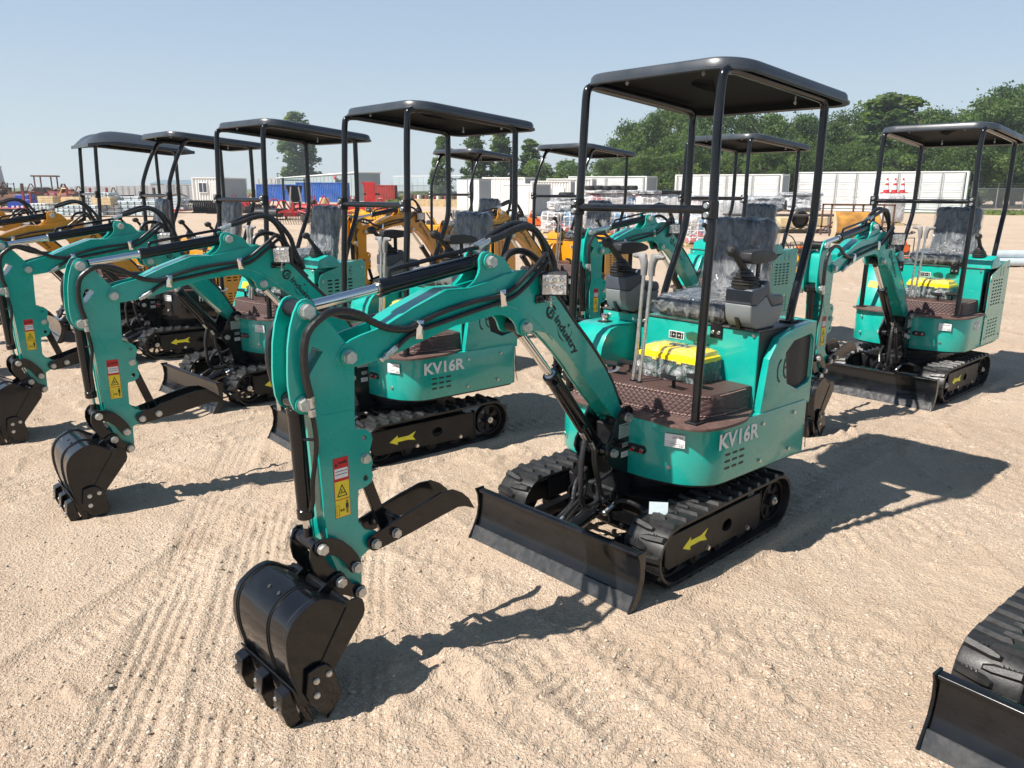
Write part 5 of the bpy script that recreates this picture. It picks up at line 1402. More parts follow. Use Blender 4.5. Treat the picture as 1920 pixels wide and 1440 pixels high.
def sand_mat():
    m = bpy.data.materials.new('sandy_gravel'); m.use_nodes = True
    nt = m.node_tree; b = nt.nodes['Principled BSDF']; L = nt.links
    tc = nt.nodes.new('ShaderNodeTexCoord'); P = tc.outputs['Object']
    def noise(s, d=6, r=0.6, v=None):
        n = nt.nodes.new('ShaderNodeTexNoise'); n.inputs['Scale'].default_value = s; n.inputs['Detail'].default_value = d; n.inputs['Roughness'].default_value = r
        L.new(v or P, n.inputs['Vector']); return n.outputs['Fac']
    def vor(s, out='Color', feat='F1'):
        n = nt.nodes.new('ShaderNodeTexVoronoi'); n.inputs['Scale'].default_value = s; n.feature = feat
        L.new(P, n.inputs['Vector']); return n
    def mr(x, a, bb, c, d):
        n = nt.nodes.new('ShaderNodeMapRange'); n.inputs['From Min'].default_value = a; n.inputs['From Max'].default_value = bb
        n.inputs['To Min'].default_value = c; n.inputs['To Max'].default_value = d; L.new(x, n.inputs['Value']); return n.outputs[0]
    def mix(f, a, bb, t='MIX'):
        n = nt.nodes.new('ShaderNodeMix'); n.data_type = 'RGBA'; n.blend_type = t
        if isinstance(f, (int, float)): n.inputs['Factor'].default_value = f
        else: L.new(f, n.inputs['Factor'])
        for k, v in (('A', a), ('B', bb)):
            if isinstance(v, tuple): n.inputs[k].default_value = rgb(*v)
            else: L.new(v, n.inputs[k])
        return n.outputs['Result']
    base = mix(mr(noise(0.8, 5), 0.35, 0.65, 0, 1), (0.410, 0.308, 0.225), (0.485, 0.380, 0.288))
    base = mix(mr(noise(3.5, 6, 0.65), 0.45, 0.70, 0, 0.30), base, (0.34, 0.25, 0.18))
    base = mix(mr(noise(0.45, 4, 0.6), 0.48, 0.66, 0, 0.45), base, (0.35, 0.255, 0.185))
    base = mix(mr(noise(45, 4), 0.35, 0.7, 0, 0.35), base, (0.54, 0.42, 0.31))
    # gravel grains of three sizes, denser in patches
    patch = mr(noise(1.3, 6, 0.65), 0.42, 0.60, 0.22, 1.0)
    for s, amt, dark in ((60, 0.85, 0.22), (120, 1.0, 0.5), (230, 1.0, 0.6)):
        v = vor(s)
        sep = nt.nodes.new('ShaderNodeSeparateColor'); L.new(v.outputs['Color'], sep.inputs[0])
        on = mr(sep.outputs[0], 0.55, 0.58, 0, 1)
        core = mr(v.outputs['Distance'], 0.30, 0.42, 1, 0)
        mm = nt.nodes.new('ShaderNodeMath'); mm.operation = 'MULTIPLY'; L.new(on, mm.inputs[0]); L.new(core, mm.inputs[1])
        m2 = nt.nodes.new('ShaderNodeMath'); m2.operation = 'MULTIPLY'; L.new(mm.outputs[0], m2.inputs[0]); L.new(patch, m2.inputs[1])
        m3 = nt.nodes.new('ShaderNodeMath'); m3.operation = 'MULTIPLY'; L.new(m2.outputs[0], m3.inputs[0]); m3.inputs[1].default_value = amt
        stone = mix(sep.outputs[1], (0.15, 0.125, 0.10), (0.80, 0.70, 0.57))
        base = mix(m3.outputs[0], base, stone)
    # damp, darker soil in a few spots
    base = mix(mr(noise(1.1, 4, 0.5), 0.64, 0.74, 0, 0.5), base, (0.30, 0.205, 0.14))
    L.new(base, b.inputs['Base Color']); b.inputs['Roughness'].default_value = 0.95; b.inputs['Specular IOR Level'].default_value = 0.15
    hs = None
    v1 = vor(70); v2 = vor(170); n1 = noise(28, 7, 0.7)
    def add(a, bb, k):
        q = nt.nodes.new('ShaderNodeMath'); q.operation = 'MULTIPLY_ADD'; L.new(bb, q.inputs[0]); q.inputs[1].default_value = k
        if a is None: q.inputs[2].default_value = 0
        else: L.new(a, q.inputs[2])
        return q.outputs[0]
    g = mr(v1.outputs['Distance'], 0.0, 0.55, 1, 0); g2 = mr(v2.outputs['Distance'], 0.0, 0.55, 1, 0)
    h = add(None, n1, 1.3); h = add(h, g, 0.40); h = add(h, g2, 0.25); h = add(h, noise(120, 3, 0.6), 0.5)
    bp = nt.nodes.new('ShaderNodeBump'); bp.inputs['Strength'].default_value = 0.9; bp.inputs['Distance'].default_value = 0.013
    L.new(h, bp.inputs['Height']); L.new(bp.outputs[0], b.inputs['Normal'])
    return m
SAND = sand_mat()

def grid_mesh(name, X, Y, Z, m):
    nr, nc = X.shape
    me = bpy.data.meshes.new(name)
    co = np.stack([X, Y, Z], -1).reshape(-1, 3).astype('f')
    idx = np.arange(nr * nc).reshape(nr, nc)
    q = np.stack([idx[:-1, :-1], idx[:-1, 1:], idx[1:, 1:], idx[1:, :-1]], -1).reshape(-1, 4)
    me.vertices.add(len(co)); me.vertices.foreach_set('co', co.ravel())
    me.loops.add(q.size); me.loops.foreach_set('vertex_index', q.ravel().astype('i'))
    me.polygons.add(len(q)); me.polygons.foreach_set('loop_start', (np.arange(len(q)) * 4).astype('i')); me.polygons.foreach_set('loop_total', np.full(len(q), 4, 'i'))
    me.polygons.foreach_set('use_smooth', [True] * len(q))
    me.update(); me.validate(); me.materials.append(m)
    return me

ys = np.concatenate([np.linspace(-60, -1, 20), np.linspace(-0.9, 0.7, 20), np.geomspace(0.72, 14, 900), np.geomspace(14.2, 900, 120)])
us = np.sinh(np.linspace(-1, 1, 1000) * 1.2) / math.sinh(1.2)
YY, UU = np.meshgrid(ys, us, indexing='ij')
half = 3.4 + 1.15 * np.clip(YY, 0, None) + np.where(YY < 0, -YY, 0)
XX = UU * half
ZZ = ground_height(XX, YY)
obj('ground', grid_mesh('ground', XX, YY, ZZ, SAND), kind='structure')

# loose stones
def stones():
    rs = np.random.RandomState(4); n = 22000
    y = 1.0 + 6.5 * rs.rand(n * 3) ** 1.6; x = (rs.rand(n * 3) - 0.5) * 2 * (0.9 + 0.78 * y)
    keep = vnoise(x * 1.9, y * 1.9, 33) * 0.7 + 0.3 * vnoise(x * 7, y * 7, 34) > 0.22 + 0.45 * rs.rand(n * 3)
    x = x[keep][:n]; y = y[keep][:n]; n = len(x); z = ground_height(x, y)
    ico = bmesh.new(); bmesh.ops.create_icosphere(ico, subdivisions=1, radius=1)
    V = np.array([v.co[:] for v in ico.verts]); F = np.array([[v.index for v in f.verts] for f in ico.faces]); ico.free()
    sz = 0.0016 + 0.0055 * rs.rand(n) ** 6.0 + 0.0016 * rs.rand(n)
    sc = sz[:, None] * (0.65 + 0.6 * rs.rand(n, 3)); sc[:, 2] *= 0.75
    a = rs.rand(n) * 6.28; ca, sa = np.cos(a), np.sin(a)
    W = V[None] * (1 + 0.22 * (rs.rand(n, len(V), 1) - 0.5)) * sc[:, None]
    co = np.stack([W[..., 0] * ca[:, None] - W[..., 1] * sa[:, None] + x[:, None], W[..., 0] * sa[:, None] + W[..., 1] * ca[:, None] + y[:, None], W[..., 2] + z[:, None] + sz[:, None] * 0.25], -1).reshape(-1, 3)
    T = (F[None] + (np.arange(n) * len(V))[:, None, None]).reshape(-1, 3)
    me = bpy.data.meshes.new('pebbles'); me.vertices.add(len(co)); me.vertices.foreach_set('co', co.astype('f').ravel())
    me.loops.add(T.size); me.loops.foreach_set('vertex_index', T.ravel().astype('i'))
    me.polygons.add(len(T)); me.polygons.foreach_set('loop_start', (np.arange(len(T)) * 3).astype('i')); me.polygons.foreach_set('loop_total', np.full(len(T), 3, 'i'))
    for m in (mat('pale_stone', (0.46, 0.39, 0.31), 0.85, noise=(30, 0.25)), mat('tan_stone', (0.36, 0.275, 0.20), 0.85, noise=(30, 0.25)), mat('grey_stone', (0.27, 0.245, 0.22), 0.8, noise=(30, 0.25))): me.materials.append(m)
    me.polygons.foreach_set('material_index', np.repeat(rs.choice(3, n, p=[0.52, 0.42, 0.06]), len(F)).astype('i'))
    me.update(); me.validate()
    obj('pebbles', me, kind='stuff', label='loose pebbles and crumbs of gravel scattered on the sand')
stones()

# ------------------------------------------------------------------ far yard
CP, SP = math.cos(CAM_PITCH), math.sin(CAM_PITCH)
def at(px, Y, py=354.0):
    """point at forward distance Y seen in column px of the photo, on the ground"""
    px2 = px - 960 + CAM_ROLL * (py - 720); u = -((py - 720) - CAM_ROLL * (px - 960)) / CAM_F
    k = Y / (CP + u * SP)
    return px2 / CAM_F * k
def zat(py, Y, px=960):
    u = -((py - 720) - CAM_ROLL * (px - 960)) / CAM_F
    return CAM_H + Y / (CP + u * SP) * (-SP + u * CP)

CWHITE = mat('white_container_paint', (0.60, 0.62, 0.62), 0.5, noise=(0.8, 0.10), dirt=((0.35, 0.30, 0.24), 0.25, 1.5))
CWHITE2 = mat('off_white_cabin_paint', (0.68, 0.68, 0.66), 0.5, noise=(0.8, 0.06), dirt=((0.35, 0.30, 0.24), 0.15, 1.5))
CGREY = mat('grey_container_paint', (0.30, 0.34, 0.36), 0.5, noise=(0.8, 0.10))
CBLUE = mat('blue_container_paint', (0.020, 0.13, 0.52), 0.5, noise=(0.7, 0.25), dirt=((0.30, 0.36, 0.50), 0.4, 1.2))
CRED = mat('red_container_paint', (0.42, 0.040, 0.030), 0.5, noise=(0.7, 0.25), dirt=((0.40, 0.14, 0.10), 0.4, 1.2))
GLASS = mat('dark_window_glass', (0.03, 0.04, 0.05), 0.08, coat=1.0)
IMPRED = mat('implement_red_paint', (0.42, 0.012, 0.012), 0.35, coat=0.3, noise=(3, 0.2))
IMPYEL = mat('implement_yellow_paint', (0.68, 0.33, 0.01), 0.35, coat=0.3, noise=(3, 0.2))
IMPORA = mat('implement_orange_paint', (0.75, 0.13, 0.01), 0.35, coat=0.3, noise=(3, 0.2))
RUST = mat('rusty_brown_steel', (0.12, 0.055, 0.030), 0.8, noise=(6, 0.4))
WOOD = mat('pale_lumber', (0.56, 0.43, 0.25), 0.75, noise=(4, 0.2))
BSTEEL = mat('bluish_galvanised_steel', (0.50, 0.58, 0.62), 0.45, metal=0.3, noise=(2, 0.25))
TYRE = mat('black_tyre_rubber', (0.015, 0.015, 0.016), 0.75, noise=(10, 0.2))
DIRTYM = mat('dark_machinery_metal', (0.05, 0.04, 0.035), 0.6, noise=(3, 0.5))
BLUEP = mat('blue_bin_plastic', (0.01, 0.06, 0.35), 0.4)

def container(label, px, Y, L, th, m, kind='doors', h=2.59, w=2.44, m2=None, name='shipping_container', group=None):
    """px, Y: near right bottom corner; th: heading of the long side in degrees"""
    c, s = math.cos(R(th)), math.sin(R(th))
    X = at(px, Y); k_ = 1.0
    if h < 2.3: k_ = h / 2.59; L /= k_; w /= k_; h = 2.59
    t = thing(name, label, 'container' if name == 'shipping_container' else 'cabin', (X, Y, 0), R(th), group)
    t.scale = (k_, k_, k_)
    def f(g):   # local: x from -L..0 along the front, y 0..w to the back
        g.box((-L / 2, w / 2, 0.10), (L, w, 0.14), m2 or m, bev=0.01)
        g.box((-L / 2, w / 2, h - 0.03), (L, w, 0.10), m, bev=0.01)
        for x in (-0.08, -L + 0.08):
            for y in (0.08, w - 0.08): g.box((x, y, h / 2 + 0.05), (0.16, 0.16, h - 0.15), m, bev=0.01)
        def wave(n0, n1, d):
            q = []; k = 0; u = n0
            while u < n1:
                q += [(u, 0), (u + 0.07, 0), (u + 0.11, d), (u + 0.20, d)]; u += 0.24
            return [(min(a, n1), b) for a, b in q if a <= n1]
        if kind != 'doors':
            wv = wave(-L + 0.16, -0.16, 0.04)
            g.prism([(a, 0.03 + b) for a, b in wv] + [(-0.16, 0.12), (-L + 0.16, 0.12)], 0.17, h - 0.08, m, axis='z', bev=0)
        wv = wave(0.16, w - 0.16, 0.04)
        g.prism([(-0.03 - b, a) for a, b in wv] + [(-0.14, w - 0.16), (-0.14, 0.16)], 0.17, h - 0.08, m2 or m, axis='z', bev=0)
        g.box((-L / 2, w - 0.05, h / 2), (L - 0.3, 0.05, h - 0.3), m, bev=0)
    part(t, 'container_body', label, f)
    if kind == 'doors':
        nd = 4 if L < 9 else 8
        for i in range(nd):
            x0 = -L + 0.2 + (L - 0.4) * i / nd; x1 = -L + 0.2 + (L - 0.4) * (i + 1) / nd - 0.03
            def f(g, x0=x0, x1=x1, i=i):
                g.box(((x0 + x1) / 2, 0.05, h / 2 + 0.05), (x1 - x0, 0.05, h - 0.36), m, bev=0.008)
                for z in (0.42, 0.95, 1.48, 2.02):
                    g.box(((x0 + x1) / 2, 0.022, z + 0.04), (x1 - x0 - 0.24, 0.03, 0.10), m, bev=0.008)
                    g.box(((x0 + x1) / 2, 0.024, z + 0.28), (x1 - x0 - 0.24, 0.004, 0.30), CGREY, bev=0)
                    g.box(((x0 + x1) / 2, 0.018, z + 0.28), (x1 - x0 - 0.30, 0.012, 0.24), m, bev=0.004)
                for x in ((x0 + 0.06), (x1 - 0.06)): g.cyl((x, 0.0, 0.25), (x, 0.0, h - 0.15), 0.018, ZINC, 8)
                g.box(((x0 if i % 2 else x1) + (0.12 if i % 2 else -0.12), 0.005, 1.1), (0.22, 0.02, 0.03), ZINC)
            part(t, 'side_door', label + str(i), f)
    if kind == 'cabin':
        def f(g):
            g.box((-L * 0.60, 0.0, 1.55), (0.78, 0.06, 0.92), WHITE, bev=0.01)
        wd = part(t, 'window', label, f)
        part(wd, 'window_pane', label, lambda g: [g.box((-L * 0.60 + d, -0.033, 1.55), (0.30, 0.01, 0.76), GLASS, bev=0) for d in (-0.18, 0.18)])
        dr = part(t, 'door', label, lambda g: (g.box((-L * 0.60 + 1.15, 0.005, 1.12), (0.85, 0.05, 1.95), m, bev=0.01), g.box((-L * 0.60 + 1.45, -0.04, 1.05), (0.05, 0.05, 0.12), ZINC)))
    return t

container('long white open-side container at the right end of the row, behind the traffic cones', 1814, 58, 12.0, -31, CWHITE, h=2.95, group='white containers along the yard edge')
container('white side-door container in the middle of the right row, seen between two canopies', 1466, 62, 8.6, -31, CWHITE, h=2.75, m2=CGREY, group='white containers along the yard edge')
container('white side-door container behind the row of tyres on the wrapped stack', 1212, 66, 7.2, -31, CWHITE, h=2.62, m2=CGREY, group='white containers along the yard edge')
container('white container with a grey end behind the netted pallets', 1110, 62, 3.6, -14, CWHITE2, 'plain', m2=CGREY, h=2.35, group='white containers along the yard edge')
container('white portable office with a small window beside the netted pallets', 1070, 57, 2.9, -12, CWHITE2, 'cabin', h=2.12, w=2.4, m2=CGREY, name='portable_cabin')
container('white portable cabin with a grey side and a sliding window, behind the wrapped seat', 998, 47, 2.3, -38, CWHITE2, 'cabin', h=1.85, w=1.9, m2=CGREY, name='portable_cabin')
container('tall white corrugated container rising behind the small cabin', 984, 62, 3.9, -30, CWHITE2, 'plain', h=2.42, w=2.3, m2=CGREY, name='portable_cabin')
container('white corrugated office cabin with a twin window at the left, grey end wall', 412, 70, 2.5, -4, CWHITE2, 'cabin', h=2.40, w=6.0, m2=CGREY, name='portable_cabin')
container('blue shipping container on the left, partly behind a black attachment', 566, 97, 5.4, 6, CBLUE, 'plain', h=1.95, group='blue containers')
container('blue shipping container on the right with its darker end in view', 650, 90, 5.6, 4, CBLUE, 'plain', h=2.15, w=2.6, group='blue containers')
container('white side-door container showing above the left blue container', 520, 125, 3.0, 4, CWHITE, h=3.0)
container('red rusty shipping container with a dark red end', 740, 88, 3.4, 2, CRED, 'plain', h=1.90, w=2.8, m2=mat('dark_red_container_end', (0.16, 0.018, 0.018), 0.5, noise=(0.7, 0.3)))  # end wall: darker version of the red side colour
for i, (px, Y, L, hh) in enumerate(((368, 82, 3.0, 1.85), (312, 92, 2.9, 1.8), (266, 101, 3.1, 1.75), (219, 108, 5.2, 1.66), (145, 124, 3.0, 1.6), (118, 130, 3.0, 1.6), (78, 140, 3.5, 1.55))):
    container(('first', 'second', 'third', 'fourth', 'fifth', 'sixth', 'seventh')[i] + ' white panelled container in the far left row, counted from the office cabin', px, Y, L, 12, CWHITE, h=hh, m2=CGREY, group='white containers in the far left row')

# toilet cabins
def toilet(px, Y, th, lab):
    t = thing('toilet_cabin', lab, 'toilet cabin', (at(px, Y), Y, 0), R(th), 'white toilet cabins')
    part(t, 'cabin_shell', '', lambda g: (g.box((-0.55, 0.6, 1.12), (1.10, 1.20, 2.10), CWHITE2, bev=0.02), g.box((-0.55, 0.6, 2.2), (1.16, 1.26, 0.06), CGREY, bev=0.01), g.box((0.006, 0.6, 1.12), (0.012, 1.14, 2.0), CGREY, bev=0), g.box((-0.55, 0.6, 0.04), (1.1, 1.2, 0.08), CGREY)))
    d = part(t, 'door', '', lambda g: (g.box((-0.55, -0.012, 1.12), (0.85, 0.03, 1.95), CWHITE2, bev=0.01), [g.box((-0.12, -0.02, z), (0.05, 0.05, 0.16), CWHITE2) for z in (0.4, 1.1, 1.8)]))
    part(d, 'door_sign', '', lambda g: (g.box((-0.50, -0.03, 1.62), (0.22, 0.006, 0.16), WHITE, bev=0), [g.box((-0.56 + 0.06 * k, -0.034, 1.62), (0.03, 0.004, 0.10), INK, bev=0) for k in range(3)]))
toilet(898, 55, -44, 'white toilet cabin with black door sign and grey side wall, right one of the pair')
toilet(876, 57, -44, 'white toilet cabin, narrow, left one of the pair and half behind the other')

# trailers and buildings far behind
def trailer(lab, x0, x1, Y0, Y1, ztop, zbot, m, txt=None, tpx=None, col=INK):
    a = Vector((at(x0, Y0), Y0, 0)); b = Vector((at(x1, Y1), Y1, 0)); L = (b - a).length; th = math.atan2(b.y - a.y, b.x - a.x)
    t = thing('semi_trailer', lab, 'trailer', tuple((a + b) / 2), th)
    part(t, 'trailer_box', lab, lambda g: (g.box((0, 1.25, (ztop + zbot) / 2), (L, 2.5, ztop - zbot), m, bev=0.03), [g.box((-L / 2 + L * k / 14, -0.01, (ztop + zbot) / 2), (0.05, 0.03, ztop - zbot - 0.1), m, bev=0) for k in range(1, 14)], g.box((0, -0.01, ztop - 0.05), (L, 0.04, 0.10), WHITE, bev=0)))
    if zbot > 0.6:
        for k, x in enumerate((-L / 2 + 1.2, -L / 2 + 2.4, L / 2 - 2.4, L / 2 - 1.2)):
            part(t, 'wheel', lab + str(k), lambda g, x=x: g.cyl((x, 0.1, zbot - 0.55), (x, 0.5, zbot - 0.55), 0.5, TYRE, 20, bev=0.03))
    if txt:
        lettering(t, txt, col, (tpx * L, -0.045, (ztop + zbot) / 2 + 0.25), (1, 0, 0), (0, 0, 1), 0.72, sx=1.0, bold=0.03, name='trailer_lettering')
    return t
ra = Vector((at(669, 100), 100, 0)); la = Vector((at(520, 164), 164, 0)); wl_ = (ra - la).length; ta = math.atan2(ra.y - la.y, ra.x - la.x)
wh = thing('warehouse', 'long grey warehouse wall lettered Minstar rising behind the blue containers', 'building', tuple(la), ta)
part(wh, 'wall', '', lambda g: (g.box((wl_ / 2, 1.5, 1.70), (wl_, 3, 3.4), mat('grey_warehouse_wall', (0.27, 0.33, 0.35), 0.5, noise=(0.5, 0.1)), bev=0.02), [g.box((wl_ * k / 24, -0.02, 1.7), (0.10, 0.05, 3.3), CGREY, bev=0) for k in range(1, 24)]))
part(wh, 'roof_edge', '', lambda g: g.box((wl_ / 2, 1.5, 3.45), (wl_ + 0.3, 3.3, 0.16), WHITE, bev=0.02))
tt_ = [k / 400 for k in range(401)]
def wpx(t):
    p = la + (ra - la) * t; return abs(p.x - at(639, p.y))
tb_ = min(tt_, key=wpx)
lettering(wh, 'Minstar', INK, (wl_ * tb_, -0.06, 2.50), (1, 0, 0), (0, 0, 1), 0.75, sx=2.1, bold=0.035, name='wall_lettering')
part(wh, 'antler_logo', '', lambda g: [g.tube([(wl_ * tb_ - 3.2, -0.08, 2.85), (wl_ * tb_ - 3.2 + sx * 0.5, -0.08, 2.95), (wl_ * tb_ - 3.2 + sx * 0.8, -0.08, 3.25)], 0.07, RED, 6, 3) for sx in (-1, 1)] + [g.ball((wl_ * tb_ - 3.2, -0.08, 2.9), 0.18, RED, n=8)])
tr2 = trailer('long pale semi-trailer parked beyond the grass verge', 738, 905, 122, 112, zat(330, 117), 1.16, mat('pale_trailer_side', (0.36, 0.44, 0.48), 0.45, noise=(0.5, 0.08)))
lettering(tr2, 'transwave', INK, (4.1, -0.045, 2.92), (1, 0, 0), (0, 0, 1), 0.42, sx=0.95, bold=0.02, name='trailer_lettering')
def shed(lab, x0, x1, Y, h, d, m, roof, rh=0.7):
    a, b = at(x0, Y), at(x1, Y); t = thing('storage_shed', lab, 'shed', ((a + b) / 2, Y, 0)); L = b - a
    part(t, 'wall', lab, lambda g: g.box((0, d / 2, h / 2), (L, d, h), m, bev=0.02))
    part(t, 'roof', lab, lambda g: g.prism([(-0.3, h), (d * 0.5, h + rh), (d + 0.3, h)], -L / 2 - 0.2, L / 2 + 0.2, roof, axis='x', bev=0.01))
shed('grey-roofed long shed behind the far left containers', 283, 372, 135, 2.1, 10, CGREY, mat('blue_grey_roof', (0.16, 0.22, 0.25), 0.6))
shed('low white-roofed shed in front of the woods', 1120, 1202, 98, 3.0, 8, CWHITE2, mat('pale_roof_sheet', (0.5, 0.55, 0.56), 0.5))
tw = thing('silo_tower', 'pale grey tapering tower at the far left edge', 'tower', (at(-6, 90), 90, 0))
part(tw, 'tower_shell', '', lambda g: (g.cyl((0, 0, 0), (0, 0, 3.6), 1.05, CGREY, 24, r1=0.70), g.cyl((0, 0, 3.6), (0, 0, 3.75), 0.75, CGREY, 24)))

# grass beyond
GRASS = mat('verge_grass_soil', (0.085, 0.125, 0.028), 0.95, noise=(1.2, 0.35), dirt=((0.16, 0.15, 0.06), 0.6, 0.6))
def strip(name, pts):
    b = bmesh.new(); b.faces.new([b.verts.new(p) for p in pts]); g = G(); g.take(b, GRASS)
    return obj(name, g.mesh(name), kind='structure')
strip('grass_verge', [(at(748, 84), 84, 0.02), (at(880, 84), 84, 0.02), (at(880, 112), 112, 0.9), (at(748, 112), 112, 0.9)])
strip('grass_field', [(-400, 135, 0.03), (400, 135, 0.03), (1000, 880, 0.06), (-1000, 880, 0.06)])
strip('grass_strip', [(at(1700, 58), 58, 0.012), (at(2100, 52), 52, 0.012), (at(2100, 64), 64, 0.012), (at(1640, 68), 68, 0.012)])
def tufts(name, label, xs, ysr, n, z, seed, hgt=0.35):
    rs = np.random.RandomState(seed); x = xs[0] + (xs[1] - xs[0]) * rs.rand(n); y = ysr[0] + (ysr[1] - ysr[0]) * rs.rand(n)
    a = rs.rand(n) * 3.14; w = 0.10 + 0.15 * rs.rand(n); hh = hgt * (0.4 + 0.8 * rs.rand(n)); zz = z(y)
    dx, dy = np.cos(a) * w, np.sin(a) * w
    co = np.stack([np.stack([x - dx, y - dy, zz], -1), np.stack([x + dx, y + dy, zz], -1), np.stack([x + dx * 0.5 + 0.1 * rs.randn(n) * hh, y, zz + hh], -1)], 1).reshape(-1, 3)
    me = bpy.data.meshes.new(name); me.from_pydata(co.tolist(), [], np.arange(3 * n).reshape(-1, 3).tolist())
    me.materials.append(mat('grass_blades', (0.14, 0.19, 0.05), 0.9, noise=(0.7, 0.4)))
    obj(name, me, kind='stuff', label=label)
tufts('verge_grass', 'rough green grass on the bank between the red container and the toilet cabins', (at(748, 95), at(885, 95)), (84, 112), 6000, lambda y: 0.02 + (y - 84) / 28 * 0.88, 3)
tufts('fence_grass', 'short green grass along the foot of the chain-link fence', (at(1800, 58), at(2000, 55)), (54, 61), 2500, lambda y: 0.0 * y, 4, 0.25)

# chain-link fence at the right
def link_mat():
    m = bpy.data.materials.new('chain_link_wire'); m.use_nodes = True
    nt = m.node_tree; b = nt.nodes['Principled BSDF']; L = nt.links
    b.inputs['Base Color'].default_value = rgb(0.30, 0.31, 0.31); b.inputs['Metallic'].default_value = 0.6; b.inputs['Roughness'].default_value = 0.5
    tc = nt.nodes.new('ShaderNodeTexCoord')
    def wav(v):
        d = nt.nodes.new('ShaderNodeVectorMath'); d.operation = 'DOT_PRODUCT'; L.new(tc.outputs['Object'], d.inputs[0]); d.inputs[1].default_value = v
        p = nt.nodes.new('ShaderNodeMath'); p.operation = 'PINGPONG'; p.inputs[1].default_value = 0.5; L.new(d.outputs['Value'], p.inputs[0]); return p.outputs[0]
    mn = nt.nodes.new('ShaderNodeMath'); mn.operation = 'MINIMUM'; L.new(wav((8, 0, 8)), mn.inputs[0]); L.new(wav((8, 0, -8)), mn.inputs[1])
    lt = nt.nodes.new('ShaderNodeMath'); lt.operation = 'LESS_THAN'; L.new(mn.outputs[0], lt.inputs[0]); lt.inputs[1].default_value = 0.07
    L.new(lt.outputs[0], b.inputs['Alpha'])
    return m
LINKM = link_mat()
def fence(lab, xa, Ya, xb, Yb, h, n):
    a = Vector((at(xa, Ya), Ya, 0)); b = Vector((at(xb, Yb), Yb, 0)); L = (b - a).length
    t = thing('chain_link_fence', lab, 'fence', tuple(a), math.atan2(b.y - a.y, b.x - a.x))
    part(t, 'fence_mesh', lab, lambda g: g.box((L / 2, 0, h / 2 + 0.03), (L, 0.004, h - 0.1), LINKM, bev=0))
    part(t, 'top_rail', lab, lambda g: (g.cyl((0, 0, h), (L, 0, h), 0.024, ZINC, 8), [g.cyl((0, -0.1, h + 0.12 * k), (L, -0.1, h + 0.12 * k), 0.006, ZINC, 5) for k in (1, 2, 3)]))
    for k in range(n + 1):
        part(t, 'fence_post', lab + str(k), lambda g, k=k: (g.cyl((L * k / n, 0, 0), (L * k / n, 0, h), 0.035, ZINC, 10), g.cyl((L * k / n, 0, h), (L * k / n, -0.12, h + 0.40), 0.02, ZINC, 8)))
fence('grey chain-link fence with angled top wires at the right edge, in front of the woods', 1822, 59, 2080, 56, 1.75, 5)
fence('thin chain-link fence on the grass bank behind the red container', 735, 98, 890, 98, 1.9, 4)

# ------------------------------------------------------------------ trees
LEAFM = []
def leaf_through(m, c):
    nt = m.node_tree; b = nt.nodes['Principled BSDF']; o = [n for n in nt.nodes if n.type == 'OUTPUT_MATERIAL'][0]
    t = nt.nodes.new('ShaderNodeBsdfTranslucent'); t.inputs['Color'].default_value = rgb(c[0] * 2.2, c[1] * 2.2, c[2] * 1.2)
    x = nt.nodes.new('ShaderNodeMixShader'); x.inputs['Fac'].default_value = 0.42
    nt.links.new(b.outputs[0], x.inputs[1]); nt.links.new(t.outputs[0], x.inputs[2]); nt.links.new(x.outputs[0], o.inputs['Surface'])
for i, c in enumerate(((0.050, 0.098, 0.020), (0.080, 0.135, 0.028), (0.030, 0.066, 0.018), (0.120, 0.170, 0.040))):
    m = mat('leaf_green_%s' % ('mid', 'light', 'deep', 'palest')[i], c, 0.65, noise=(1.5, 0.3)); LEAFM.append(m); leaf_through(m, c)  # four green tones, dealt at random over the leaf clumps
BARK = mat('grey_brown_bark', (0.10, 0.080, 0.060), 0.9, noise=(5, 0.3))
